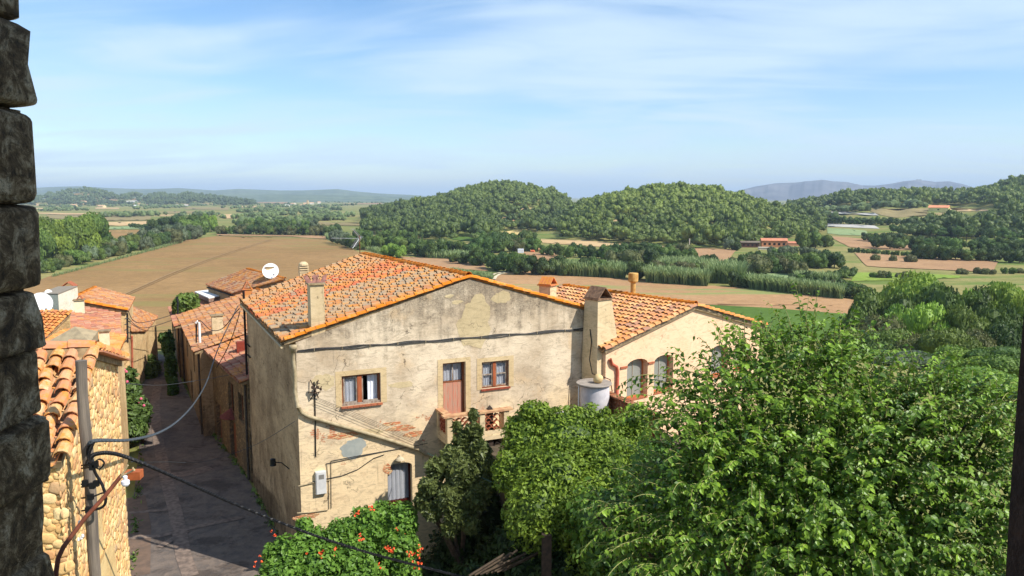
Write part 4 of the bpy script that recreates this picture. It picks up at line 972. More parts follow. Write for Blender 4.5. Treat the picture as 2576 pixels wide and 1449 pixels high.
# ================================================================ left side of the lane
STONES = None
def near_stone_house():
    p0 = P(300, 1000, 15.3); F = Face(p0, -19.0); F.n = az(71.0)
    h = thing('rubble_stone_house', 'sunlit rubble stone house with big canal tiles beside the near wooden pole', 'house', (p0.x, p0.y, 0))
    sr, zr = F.sz(224, 889); se, ze = F.sz(293, 916); sn, zn = F.sz(147, 1152)
    s0 = F.sz(222, 1432)[0]; s1 = F.sz(246, 1379)[0]; zb = F.sz(246, 1379)[1]; zt = F.sz(246, 1284)[1]
    mb = MB(); wall(mb, F, [(sn, -1), (0, -1), (0, ze), (sr, zr), (sn, zn)], [rect(s0, zb, s1, zt)], .3)
    n = F.n; W = 5.0
    for s_, z_, fl in ((0, ze, 0), (sn, zn, 1)):
        a = F.pt(s_, -1); b = F.pt(s_, z_); mb.add([tuple(a), tuple(b), tuple(b - n * W), tuple(a - n * W)], [(0, 1, 2, 3)])
    wl = part('wall', mb, MORTAR_Y, h)
    # individual stones bedded in the wall
    rs = np.random.RandomState(4); V0, F0 = ico(1); V1, F1 = ico(2); mb = MB()
    def bed(fr, sa, sb, za, zb_, nn, top=None, keep=None):
        CX = np.zeros(9000); CZ = np.zeros(9000); CR = np.zeros(9000); n = 0
        for r, tries in ((.085, 900), (.066, 3000), (.05, 7000), (.038, 10000), (.026, 9000)):
            for _ in range(int(tries * (sb - sa) * (zb_ - za) / 28)):
                x, z = rs.uniform(sa, sb), rs.uniform(za, zb_)
                if n and (((CX[:n] - x) / 1.25) ** 2 + (CZ[:n] - z) ** 2 < (CR[:n] + r) ** 2 * .86).any(): continue
                if (top and z + r * .7 > top(x)) or (keep and not keep(x, z)): continue
                CX[n], CZ[n], CR[n] = x, z, r; n += 1
        for i in range(n):
            r = CR[i]; ph = rs.randn(3, 3); jit = 1 + .14 * np.sin(V1 @ ph[0] * 2 + 1)[:, None] + .09 * np.sin(V1 @ ph[1] * 4)[:, None]
            L = np.sign(V1) * np.abs(V1) ** [[.62, 1, .62]] * jit * [r * 1.22 * rs.uniform(.9, 1.15), .01 + .12 * r * rs.uniform(.5, 1.3), r * .98]; th = rs.randn() * .35
            x = L[:, 0] * math.cos(th) - L[:, 2] * math.sin(th); zz = L[:, 0] * math.sin(th) + L[:, 2] * math.cos(th)
            u_, n_, o_ = nn; mb.add(np.array(fr(CX[i], CZ[i])) + np.outer(x, u_) + np.outer(L[:, 1], n_) + np.outer(zz, (0, 0, 1)), F1, rs.rand())
    topf = lambda s: min(zn + (zr - zn) * (s - sn) / (sr - sn), ze + (zr - ze) * (0 - s) / (0 - sr)) - .02
    win = lambda s, z: not (s0 - .08 < s < s1 + .05 and zb - .1 < z < zt + .05)
    bed(lambda s, z: F.pt(s, z, .0), sn, 0, 5.4, zr, (np.array(F.u), np.array(F.n), None), topf, win)
    G_ = Face(F.pt(sn, 0), 71.0); nz = az(161)
    bed(lambda s, z: F.pt(sn, z) + (-n) * s, .0, 1.6, 5.4, zn, (np.array(-n), np.array(-F.u), None), lambda s: zn - .05)
    part('bedded_stones', mb, STONE_Y, h, smooth=True)
    # iron window grille
    mb = MB(); bar(mb, F, s0 + .01, zb + .01, s1 - .01, zt - .01, -.25, .02); part('window', mb, DARK, h)
    mb = MB()
    for i in range(7): a = s0 + (s1 - s0) * (i + .5) / 7; mb.tube([F.pt(a, zb - .02, .05), F.pt(a, zt + .02, .05)], .011, 5)
    for z in (zb + .06, zt - .06): mb.tube([F.pt(s0 - .05, z, .05), F.pt(s1 + .05, z, .05)], .011, 5)
    part('window_grille', mb, simple('pale_grille_iron', S(150, 140, 128), S(110, 96, 82), bump=0), h)
    mb = MB(); bar(mb, F, s0 - .1, zb - .12, s1 + .05, zb - .02, .1, .2); part('sill', mb, MORTAR_Y, h)
    mb = MB(); a0 = F.sz(219, 1440)[0]; a1 = F.sz(300, 1440)[0]
    wall(mb, F, [(a0 - .2, 5), (a1 - .15, 5), (a1 - .9, zb - .35), (s1 + .25, zb - .15), (s0, zb - .13), (a0 - .2, zb - .5)], d=.085); wall(mb, F, rect(F.sz(209, 1150)[0], zb - .1, F.sz(233, 1150)[0], F.sz(225, 1090)[1]), d=.084)
    part('plaster_patch', mb, plaster('yellow_patch_plaster', S(232, 200, 142), S(220, 184, 126), S(190, 150, 100), None, (4, 16), .2), h)
    # roof
    Rr = F.pt(sr, zr + .06, .05); En = F.pt(sn, zn + .06, .05) ; Ee = F.pt(0, ze + .06, .08) + F.u * .12
    dn = (En - Rr).normalized(); En = En + dn * .12
    r1 = tile_roof(h, En, Rr, Rr - n * W, En - n * W, T_NEAR, pitch=.24, expo=.31, r=.1, seed=21, jit=1.4)
    r2 = tile_roof(h, Ee, Rr, Rr - n * W, Ee - n * W, T_OCH, pitch=.24, expo=.31, r=.1, seed=22)
    ridge_tiles(r1, [Rr - n * W, Rr + n * .02], T_NEAR, r=.11, lift=.06, step=.36)
    mb = MB(); mb.prism([Rr - UP * .1 - F.u * .12, Rr + UP * .05 - F.u * .1, Rr + UP * .05 + F.u * .1, Rr - UP * .1 + F.u * .12], -n * W); part('ridge_mortar', mb, MORTAR, r1)
    ridge_tiles(r1, [En + n * .02, Rr + n * .02 - dn * -.1], T_NEAR, r=.09, lift=.0, seed=8, name='verge_tile_row', step=.31)
    mb = MB(); a, b = Ee + n * .06, Rr + n * .06
    for i in range(12): p = a.lerp(b, (i + .5) / 12); mb.box(p - UP * .03, (.24, .2, .03), ux=(b - a), uz=(b - a).cross(n) * (1 if (b - a).cross(n).z > 0 else -1), t=.3 + .05 * (i % 4))
    part('verge_slab_row', mb, T_PINK, r2)
    return h, F
T_NEAR = tile_mat('near_canal_tiles', [S(218, 164, 120), S(206, 138, 104), S(214, 172, 118), S(226, 184, 140), S(200, 150, 112)], lich_amt=.42, scale=2.3)
MORTAR_Y = simple('yellow_lime_mortar', S(222, 182, 122), S(196, 154, 98), scale=12, bump=.6, bdist=.03)
def stone_y():
    m, nt, b = newmat('yellow_bedded_stone'); t = NT(nt); v = t.coord((1, 1, 1), False)
    c = t.ramp(t.attr(), [(0, S(232, 196, 136)), (.3, S(214, 170, 108)), (.6, S(238, 208, 152)), (.8, S(204, 150, 100)), (1, S(190, 160, 120))])
    c = t.mix(t.rng(t.noise(v, 30, 5, .7), .4, .75, 0, .45), c, S(150, 110, 74)); t.L(c, b.inputs['Base Color']); t.bump(t.noise(v, 40, 4, .7), b, .6, .01); return m
STONE_Y = stone_y()
H3, FN = near_stone_house()

def roofed_house(name, label, quads, zb, wallm, roofm, inset=.15, chim=(), pitch=.25, r=.1, seed=0, roofname='roof', outline=None, ridge=True, group=None):
    """quads: list of (eave A, ridge B, ridge C, eave D)"""
    o_ = Vector(quads[0][0]); h = thing(name, label, 'house', (o_.x, o_.y, zb), group)
    pts = outline or [quads[0][0], quads[0][1], quads[0][2], quads[0][3]]
    mb = MB(); skirt(mb, pts, zb, inset, drop=.06); part('wall', mb, wallm, h)
    rf = None
    for k, q in enumerate(quads): rf = tile_roof(h, *q, roofm, pitch=pitch, expo=.36, r=r, seed=seed + k)
    if ridge: ridge_tiles(rf, [quads[0][1], quads[0][2]], T_LICH, r=.12, lift=.05, seed=seed)
    return h, rf
def mirror_far(q, drop):
    """a second slope on the far side of the ridge"""
    A, B, C, D = [Vector(x) for x in q]; return (D + (C - D) * 2 - UP * 0, C, B, A + (B - A) * 2)
LHG = None
# orange roof house directly beyond the stone gable
A, D = P(288, 903, 34.0), P(313, 845, 39.6); B, Cc = P(100, 862, 33.0), P(176, 838, 36.8)
B2 = A + (B - A) * 1.9; C2 = D + (Cc - D) * 1.9; B2.z = A.z + 1.4; C2.z = A.z + 1.4
D.z = A.z = (A.z + D.z) / 2
hA, rA = roofed_house('lane_house', 'lane house with a bright orange lichened roof right behind the rubble stone gable', [(A, B2, C2, D)], 0, RB_LEFT, T_OCH, seed=31, ridge=False)
c = P(264, 866, 36.0); chimney(rA, az(-25), c, .42, .42, c.z - .3, P(264, 833, 36.0).z, simple('white_chimney_render', S(232, 216, 180), S(220, 200, 160), bump=.1))
c = P(193, 857, 33.5); mb = MB(); tri = [c + V3(-1.1, -.6, -.02), c + V3(1.0, -.75, .08), c + V3(.75, .4, .35), c + V3(-.1, .1, .62)]
mb.add([tuple(p) for p in tri] + [tuple(p - UP * .35) for p in tri[:3]], [(0, 1, 3), (1, 2, 3), (2, 0, 3), (0, 4, 5, 1), (1, 5, 6, 2), (2, 6, 4, 0)]); part('skylight_cowl', mb, simple('lichened_grey_slab', S(168, 150, 118), S(140, 126, 100), scale=4), rA)
# reddish roof next behind
A, D, B, Cc = P(299, 842, 39.6), P(299, 803, 45.0), P(176, 836, 37.3), P(168, 789, 42.5)
hB, rB = roofed_house('lane_house', 'lane house with a flat pinkish red tile roof in the left roof cluster', [(A, A + (B - A) * 1.0, D + (Cc - D) * 1.0, D)], 0, RB_LEFT, T_PINK, seed=33, ridge=False, inset=.1)
c = P(201, 792, 44.5); chimney(rB, az(-25), c, .58, .5, c.z - .8, P(201, 755, 44.5).z, simple('white_chimney_render2', S(240, 226, 190), S(230, 212, 174), bump=.1)); mb = MB(); hood(mb, P(201, 755, 44.5), az(70), .3, .3, .22, P(201, 755, 44.5).z + .03); part('chimney_hood', mb, TERRA, rB)
# golden small-tiled roof on the left with its rubble gable
T0, Bm = P(178, 784, 37.3), P(100, 860, 33.4); lf = Vector((-.97, .12, 0))
q = (Bm - UP * .0, T0, T0 + lf * 7, Bm + lf * 7)
hC, rC = roofed_house('lane_house', 'low house with rows of small golden tiles at the left edge of the roofs', [q], 2, RB_GAB, T_OCH, seed=35, ridge=False, inset=.05)
# white rendered house with the dishes
WR = plaster('white_render', S(240, 230, 208), S(228, 216, 190), S(180, 168, 140), None, (4, 20), .1, bump=.1)
h = thing('white_house', 'small white rendered house with a flat top at the left edge', 'house', tuple(V3(P(120, 785, 45).x, 45, 0)))
a, b = P(96, 742, 46), P(146, 742, 44.5); mb = MB(); mb.prism([a - UP * 3.5, b - UP * 3.5, b, a], az(-15) * 4); part('wall', mb, WR, h)
mb = MB(); mb.prism([a + UP * .02 - az(165) * .0, b + UP * .02, b + az(-15) * 4 + UP * .02, a + az(-15) * 4 + UP * .02], UP * .06); part('coping', mb, simple('grey_coping', S(150, 138, 120)), h)
def dish(label, c, r, face_az, tilt, name='satellite_dish'):
    o = thing(name, label, 'satellite dish', tuple(c)); n = (az(face_az) * math.cos(R(tilt)) + UP * math.sin(R(tilt))).normalized(); x = n.cross(UP).normalized(); y = x.cross(n); mb = MB(); V = []; c = Vector(c)
    for i in range(6):
        rr = r * i / 5
        for j in range(24): w = 2 * math.pi * j / 24; V.append(tuple(c + x * (rr * math.cos(w)) + y * (rr * 1.08 * math.sin(w)) + n * (.22 * r * (i / 5) ** 2)))
    mb.add(V, [(i * 24 + j, i * 24 + (j + 1) % 24, (i + 1) * 24 + (j + 1) % 24, (i + 1) * 24 + j) for i in range(5) for j in range(24)]); part('reflector', mb, WHITEP, o, smooth=True)
    mb = MB(); mb.tube([c - y * r * .95 - x * r * .3 + n * r * .2, c + n * r * .6 - y * r * .75 - x * r * .4], .01, 5); mb.box(c + n * r * .6 - y * r * .75 - x * r * .4, (.08, .08, .12)); part('feed_arm', mb, simple('dish_arm', S(90, 96, 100), bump=0) if 'dish_arm' not in bpy.data.materials else bpy.data.materials['dish_arm'], o)
    mb = MB(); mb.tube([c - n * .02, c - n * .12, c - n * .12 - UP * r * 1.5], .022, 6); part('mast', mb, RUST, o)
dish('big white satellite dish on the grey chimney behind the central roof', P(681, 683, 60), .62, 165, 32)
dish('white satellite dish half hidden by the dark tower wall at the left', P(103, 765, 43), .6, 150, 25)
dish('small white satellite dish on top of the white rendered house', P(122, 737, 46), .2, 140, 30)
# red low roof strip between
A, D, B, Cc = P(301, 800, 45.5), P(299, 788, 48.5), P(150, 780, 44.0), P(146, 758, 47.5)
A.z = D.z = 5.9; B.z = Cc.z = 6.9
roofed_house('lane_house', 'narrow building with a smooth pinkish red roof strip under the big pale roof', [(G(301, 801, 5.9), G(148, 778, 6.7), G(146, 757, 6.9), G(301, 788, 5.9))], 0, RB_LEFT, T_PINK, seed=37, ridge=False)
# big pale tiled roof
A, B, Cc, D = P(321, 782, 50.5), P(176, 755, 49.0), P(240.5, 724, 56.2), P(336, 750, 58.2)
hD, rD = roofed_house('lane_house', 'tall lane house with a broad pale tiled roof edged in orange lichen', [(A, B, Cc, D)], 0, RB_LEFT, T_OR, seed=39, inset=.2)
ridge_tiles(rD, [A, B], T_LICH, r=.15, name='verge_tile_row', seed=3); mb = MB()
c = P(176, 745, 50); mb.box(c - UP * .6, (.55, .5, 1.6), ux=az(70)); z = c.z + .2
for i, j in ((-1, -1), (1, -1), (1, 1), (-1, 1)): mb.box((c.x + i * .2, c.y + j * .2, z + .22), (.08, .08, .44))
hood(mb, c, az(75), .8, .8, .3, z + .44); part('chimney', mb, TERRA, rD)
mb = MB(); mb.tube([P(332, 845, 51.5), P(333, 945, 52)], .07, 8); part('downpipe', mb, simple('pink_downpipe', S(190, 110, 84), bump=0), hD)
# last house on the left
A, B, Cc, D = P(364, 832, 57), P(328, 835, 54.5), P(325, 772, 61.5), P(393, 797, 63.5)
zz = (A.z + D.z) / 2
roofed_house('lane_house', 'furthest lane house on the left with a small faded pink roof', [(G(364, 832, zz), G(328, 834, zz + .7), G(325, 772, zz + 1.5), G(393, 797, zz))], 0, RB_LEFT, T_OR, seed=41, ridge=False)
# windows and doors, sunlit lane fronts on the left
def lane_openings(house, pts, depth, mat, zs, n, seed, side=1):
    rs = random.Random(seed)
# ================================================================ right side of the lane
DPIPE = simple('dark_downpipe', S(60, 52, 46), S(84, 74, 64), bump=0)
def row_house(label, eave_px, zE, zR, depth, wallm, roofm, seed, opens=(), verge=True):
    (x0, y0), (x1, y1) = eave_px
    A, D = G(x0, y0, zE), G(x1, y1, zE); u = (D - A).normalized(); inn = Vector((u.y, -u.x, 0)); inn = inn if inn.x > 0 else -inn
    B, C_ = A + inn * depth + UP * (zR - zE), D + inn * depth + UP * (zR - zE)
    h = thing('lane_row_house', label, 'house', (A.x, A.y, 0)); F = Face(A + inn * .3, math.degrees(math.atan2(u.x, u.y))); F.n = -inn
    L = (D - A).length; holes = [rect(a * L, z0, b * L, z1) for (a, b, z0, z1, kd) in opens]
    mb = MB(); wall(mb, F, [(0, -.5), (L, -.5), (L, zE - .08), (0, zE - .08)], holes, .25)
    for p in (A, D): q = p + inn * .3; mb.add([tuple(V3(q.x, q.y, -.5)), tuple(V3(q.x, q.y, zE - .08)), tuple(q + inn * (depth - .3) + UP * (zR - zE - .1)), tuple(V3(*(q + inn * (depth - .3)).xy, -.5))], [(0, 1, 2, 3)])
    part('wall', mb, wallm, h)
    for (a, b, z0, z1, kd) in opens:
        if kd == 'd':
            d = MB(); bar(d, F, a * L + .01, z0, b * L - .01, z1 - .01, -.2, .05); part('door', d, WOOD_BR, h)
        else: plain_window(F, h, a * L, z0, b * L, z1, WOOD_BR)
    for q in (.02, .985): d = MB(); d.tube([F.pt(q * L, .1, .08), F.pt(q * L, zE - .2, .08)], .06, 8); part('downpipe', d, DPIPE, h)
    rf = tile_roof(h, A, B, C_, D, roofm, pitch=.24, expo=.38, r=.105, seed=seed)
    far = tile_roof(h, A + inn * depth * 2, B, C_, D + inn * depth * 2, roofm, pitch=.3, expo=.5, r=.12, seed=seed + 1)
    mb = MB(); n = int(L / .24)
    for i in range(n): p = A.lerp(D, (i + .5) / n) - UP * .06; mb.tube([p + inn * .15, p - inn * .03], .055, 6)
    part('eave_tile_end', mb, MORTAR, rf); ridge_tiles(rf, [B, C_], T_LICH, r=.12)
    return h, rf, F, A, D, inn
O1 = [(.15, .4, .05, 2.2, 'd'), (.55, .8, 2.9, 4.2, 'w'), (.55, .78, .05, 2.1, 'd')]
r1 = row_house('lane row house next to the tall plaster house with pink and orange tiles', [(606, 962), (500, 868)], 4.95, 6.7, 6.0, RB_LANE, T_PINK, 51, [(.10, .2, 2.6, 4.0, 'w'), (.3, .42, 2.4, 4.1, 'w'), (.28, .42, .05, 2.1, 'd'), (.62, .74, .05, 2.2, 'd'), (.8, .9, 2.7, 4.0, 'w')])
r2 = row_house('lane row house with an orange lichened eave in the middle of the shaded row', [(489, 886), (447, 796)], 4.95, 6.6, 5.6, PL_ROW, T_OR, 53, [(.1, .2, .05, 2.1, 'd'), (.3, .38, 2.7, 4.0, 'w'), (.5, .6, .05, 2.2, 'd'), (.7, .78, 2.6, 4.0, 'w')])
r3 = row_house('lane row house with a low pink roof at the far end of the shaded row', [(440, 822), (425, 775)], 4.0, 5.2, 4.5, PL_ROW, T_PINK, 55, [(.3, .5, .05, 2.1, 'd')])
mb = MB(); F_ = r1[2]; s_, z_ = F_.sz(640, 1178); s_ = .36 * (r1[4] - r1[3]).length
for k in range(6): a0, a1 = math.pi * k / 6, math.pi * (k + 1) / 6; mb.prism([F_.pt(s_ + .7 * math.cos(a0), 2.3, .6 * math.sin(a0)), F_.pt(s_ + .7 * math.cos(a1), 2.3, .6 * math.sin(a1)), F_.pt(s_, 2.75, 0)], UP * .03)
part('door_canopy', mb, simple('dark_red_canopy', S(120, 60, 50), S(96, 48, 42)), r1[0])
c = P(548, 842, 45.5); chimney(r1[1], FA.u, c, .62, .55, c.z - 1.0, P(548, 806, 45.5).z + .3, PL_PALE); 
mb = MB(); c = P(608, 880, 40.5); mb.box(c, (.5, .4, .9), ux=FA.u); part('brick_box', mb, simple('small_red_box', S(140, 60, 44)), r1[1])
# house with hipped orange roof behind the row
A, D = G(586, 738, 6.0), G(521, 717, 6.0); B, C_ = G(717, 703, 7.3), G(622, 678, 7.5)
hE, rE = roofed_house('row_back_house', 'house with a tidy orange roof behind the row carrying the satellite dish chimney', [(A, B, C_, D)], 0, PL_ROW, T_OR, seed=57)
mb = MB(); mb.tube([A - UP * .2, D - UP * .2], .07, 8); part('gutter', mb, simple('dark_gutter', S(60, 54, 50), bump=0), hE)
c = P(678, 700, 60.3); chimney(rE, FA.u, c, .6, .55, c.z - 1, P(678, 672, 60.3).z, PL_PALE)
mb = MB(); c = P(764, 690, 46); z1 = P(764, 655, 46).z
mb.box((c.x, c.y, c.z - .4), (.52, .45, 1.0), ux=FA.u)
for k in range(3): mb.box((c.x, c.y, c.z + .16 + .14 * k), (.56, .5, .08), ux=FA.u)
mb.box((c.x, c.y, c.z + .3), (.4, .34, .5), ux=FA.u, m=1); mb.lathe((c.x, c.y, c.z + .54), [(.3, 0), (.27, .12), (.12, .22)], 12)
hX = thing('back_annex', 'slotted pale chimney rising behind the ridge of the central roof', 'chimney', (c.x, c.y, c.z - 1)); part('chimney', mb, [PL_PALE, DARK], hX)
mb = MB(); c = P(622, 738, 37.5); mb.box((c.x, c.y, c.z - .3), (.42, .42, 1.0), ux=FA.u); mb.box((c.x, c.y, c.z + .22), (.5, .5, .04), ux=FA.u); hood(mb, c, FA.u, .36, .4, .34, c.z + .24)
solo('small_chimney', mb, T_OCH, 'short chimney with a tall orange tile hood at the back corner of the central roof', 'chimney', tuple(c - UP * .8))
# white canopy
q = [G(490, 733, 5.4), G(530, 728, 5.4), G(572, 740, 5.4), G(525, 749, 5.4)]; mb = MB(); mb.prism(q, -UP * .08)
o = thing('white_canopy', 'white flat terrace canopy beside the orange roof behind the row', 'canopy', tuple(q[0] - UP * 2)); part('canopy_sheet', mb, WHITEP, o)
mb = MB(); mb.prism([p - UP * .085 for p in q], -UP * .3); part('valance', mb, simple('canopy_edge', S(150, 126, 110), S(120, 96, 84)), o)
mb = MB(); mb.prism([G(470, 790, 3.6), G(535, 762, 3.6), G(540, 766, 3.6), G(476, 795, 3.6)], -UP * 2.2); part('terrace_wall', mb, PL_ROW, o)
# thick iron post and TV aerial
mb = MB()
o = thing('tv_aerial', 'white comb shaped television aerial on a rusty mast above the central roof ridge', 'aerial', tuple(P(906, 645, 39.2)))
mb.tube([P(906, 648, 39.2) - UP * .4, P(904, 592, 39.2)], .022, 6); part('mast', mb, RUST, o)
mb = MB(); a, b = P(887, 577, 39.0), P(908, 601, 39.6); mb.tube([a, b], .014, 5)
for i in range(9): p = a.lerp(b, i / 9); mb.tube([p - V3(.11, .06, -.02), p + V3(.11, .06, .02)], .005, 4)
a, b = P(906, 597, 39.3), P(887, 625, 38.6)
for i in range(9): p = a.lerp(b, i / 9); mb.tube([p - V3(.14, .06, 0), p + V3(.14, .06, .03)], .006, 4)
mb.tube([a, b], .012, 4); a, b = P(904, 600, 39.2), P(832, 599, 38.4); mb.tube([a, b], .006, 4)
for i in range(22): p = a.lerp(b, i / 22); mb.tube([p - UP * .03, p + UP * .03], .006, 4)
part('antenna_comb', mb, simple('aluminium', S(190, 192, 194), bump=0, metal=.5, rough=.4), o)
# ================================================================ vegetation
def wob(V, ph, amt):
    return 1 + amt * (np.sin(V @ ph[0] * 3 + ph[3][0]) + np.sin(V @ ph[1] * 5 + ph[3][1]) * .7 + np.sin(V @ ph[2] * 9 + ph[3][2]) * .5)[:, None]
def leaf_quads(mb, C, N, size, rs, tint, jitter=.6, aspect=1.6):
    """small two-triangle-wide leaf faces at points C facing roughly along N"""
    k = len(C); n = N + rs.randn(k, 3) * jitter; n /= np.linalg.norm(n, axis=1)[:, None] + 1e-9
    a = np.cross(n, rs.randn(k, 3)); a /= np.linalg.norm(a, axis=1)[:, None] + 1e-9; b = np.cross(n, a)
    s = (size * rs.uniform(.6, 1.4, k))[:, None] if np.isscalar(size) else (size * rs.uniform(.7, 1.3, k))[:, None]
    V = np.stack([C - a * s * aspect / 2, C - b * s / 2 + n * s * .12, C + a * s * aspect / 2, C + b * s / 2 + n * s * .12], 1).reshape(-1, 3)
    o = np.arange(k)[:, None] * 4; mb.add(V, o + np.array([[0, 1, 2, 3]]), tint)
def crown(seed, kind, detail=2, nleaf=900, leaf=.05, nl=14):
    """a crown about 2 wide and 1 high standing on z=0, made of many uneven clumps of leaves"""
    rs = np.random.RandomState(seed); mb = MB(); V0, F0 = ico(detail)
    cs = []
    for i in range(nl):
        if kind == 'poplar': z = rs.uniform(.12, .93); w = .5 * math.sin(min(1, z * 1.2 + .1) * 3.0) + .12; a = rs.rand() * 6.28; q = rs.rand() ** .5 * w * .6; c = (q * math.cos(a), q * math.sin(a), z); r = (.34 * (1.1 - z * .5), .34 * (1.1 - z * .5), .14)
        elif kind == 'pine': a = rs.rand() * 6.28; q = rs.rand() ** .5 * .66; z = rs.uniform(.5, .86) - .15 * q; c = (q * math.cos(a), q * math.sin(a), z); rr = rs.uniform(.24, .4); r = (rr, rr, rr * .34)
        elif kind == 'shrub': a = rs.rand() * 6.28; q = rs.rand() ** .5 * .7; z = rs.uniform(.2, .72) * (1 - .3 * q); c = (q * math.cos(a), q * math.sin(a), z); rr = rs.uniform(.25, .42); r = (rr, rr, rr * .72)
        else: a = rs.rand() * 6.28; q = rs.rand() ** .5 * .68; z = rs.uniform(.25, .82 - .25 * q); c = (q * math.cos(a), q * math.sin(a), z); rr = rs.uniform(.22, .38); r = (rr, rr, rr * .62)
        cs.append((np.array(c), np.array(r), rs.uniform(0, 1)))
    per = max(4, nleaf // nl)
    for c, r, t in cs:
        ph = rs.randn(4, 3); Vv = V0 * wob(V0, ph, .10) * r * .93 + c
        nz = F0.shape[0]; tt = np.clip(t * .5 + rs.rand(nz) * .3, 0, 1); mb.add(Vv, F0, tt)
        n = rs.randn(per, 3); n[:, 2] = np.abs(n[:, 2]) * 1.0 - .25; n /= np.linalg.norm(n, axis=1)[:, None]
        C = c + n * r * rs.uniform(.93, 1.16, (per, 1)); leaf_quads(mb, C, n, leaf, rs, np.clip(t * .6 + rs.rand(per) * .4, 0, 1), .7)
    return mb
def trunk_mesh(seed, kind):
    rs = random.Random(seed); mb = MB(); h = {'poplar': .5, 'pine': .62, 'shrub': .3}.get(kind, .42)
    mb.tube([(0, 0, -.1), (.01, 0, h * .5), (.03, .02, h)], [.06, .045, .03], 6)
    for i in range(4): a = rs.random() * 6.28; mb.tube([(0, 0, h * .55), (.25 * math.cos(a), .25 * math.sin(a), h * .95), (.45 * math.cos(a), .45 * math.sin(a), h * 1.25)], [.035, .022, .01], 5)
    return mb
BARK = simple('bark', S(96, 82, 68), S(70, 60, 50), scale=6)
FO = {
 'oak': foliage('holm_oak_leaves', (.03, .06, .014, 1), (.11, .17, .036, 1)),
 'pine': foliage('pine_leaves', (.05, .095, .02, 1), (.15, .23, .05, 1)),
 'poplar': foliage('poplar_leaves', (.065, .12, .03, 1), (.19, .28, .085, 1)),
 'ash': foliage('ash_leaves', (.045, .085, .016, 1), (.18, .26, .05, 1)),
 'brown': foliage('browning_leaves', (.07, .085, .028, 1), (.19, .19, .065, 1)),
 'grey': foliage('olive_leaves', (.08, .11, .055, 1), (.20, .25, .13, 1)),
 'lime': foliage('lime_green_leaves', (.08, .15, .018, 1), (.30, .42, .06, 1)),
}
SHAPE = {'oak': 'oak', 'pine': 'pine', 'poplar': 'poplar', 'ash': 'oak', 'brown': 'shrub', 'grey': 'oak', 'lime': 'oak'}
TPL = {}
def template(kind, v, near=False):
    key = (kind, v, near)
    if key not in TPL:
        sh = SHAPE[kind]
        mb = crown(hash(sh) % 97 * 0 + {'oak': 5, 'pine': 17, 'poplar': 29, 'shrub': 43}[sh] + v * 7, sh, 2, 9000 if near else 1500, .045 if near else .075, 26 if near else 16)
        cm = mb.mesh('crown', FO[kind]); tm = trunk_mesh(v, sh).mesh('trunk', BARK); TPL[key] = (cm, tm)
    return TPL[key]
NAMES = {'oak': ('oak_tree', 'dark oak'), 'pine': ('pine_tree', 'light pine'), 'poplar': ('poplar_tree', 'slim poplar'), 'ash': ('ash_tree', 'green ash'),
         'brown': ('bush', 'brownish bush'), 'grey': ('olive_tree', 'silvery olive'), 'lime': ('broadleaf_tree', 'bright lime tree')}
ORD = 'first second third fourth fifth sixth seventh eighth ninth tenth eleventh twelfth thirteenth fourteenth fifteenth sixteenth seventeenth eighteenth nineteenth twentieth'.split()
def ordn(i):
    if i < 20: return ORD[i]
    return ('twenty ', 'thirty ', 'forty ', 'fifty ')[i // 10 - 2 if i >= 20 else 0] + ORD[i % 10] if i % 10 or i == 20 else 'thirtieth'
TREES = []
trs = random.Random(12)
def plant(x, y, h, w, kind, near=False, place=None):
    TREES.append((x, y, h, w, kind, near, place))
def flush(place, group):
    """plants everything queued, numbered from the left so that each label singles out one tree"""
    global TREES
    cnt = {}; TREES.sort(key=lambda t: t[0] / t[1])
    for (x, y, h, w, kind, near, pl) in TREES:
        z = Tz(x, y) - .3; nm, lb = NAMES[kind]; i = cnt.get(kind, 0); cnt[kind] = i + 1
        size = 'tall' if h > 11 else ('low' if h < 6 else 'medium')
        cm, tm = template(kind, trs.randrange(3), near)
        root = bpy.data.objects.new(nm, None); root.empty_display_size = .3; COL.objects.link(root); root.location = (x, y, z); root.rotation_euler.z = trs.random() * 6.28; root.scale = (w / 2, w / 2 * trs.uniform(.85, 1.15), h)
        root['label'] = f'{lb}, {ordn(i)} from the left {pl or place}'
        if len(root['label'].split()) > 16: print('LONG', root['label'])
        root['category'] = 'bush' if kind == 'brown' else 'tree'; root['group'] = group
        for me, n in ((cm, 'crown'), (tm, 'trunk')): o = bpy.data.objects.new(n, me); COL.objects.link(o); o.parent = root
    TREES = []
def belt(pts, n, hpx, kinds, place, group, jit=4, wf=1.0, near=False):
    xs = np.array([p[0] for p in pts], float); ys = np.array([p[1] for p in pts], float)
    for i in range(n):
        t = (i + .5 + trs.uniform(-.3, .3)) / n; px = xs[0] + (xs[-1] - xs[0]) * t; py = float(np.interp(px, xs, ys)) + trs.uniform(-jit, jit) * .5
        q = land(px, py)[0]; h = hpx * q[1] / FPX * trs.uniform(.8, 1.2); k = trs.choice(kinds); a = {'poplar': .42, 'pine': .9, 'brown': 1.25, 'oak': 1.2}.get(k, 1.05)
        plant(q[0], q[1], h, h * a * wf * trs.uniform(.85, 1.2), k, near)
    flush(place, group)
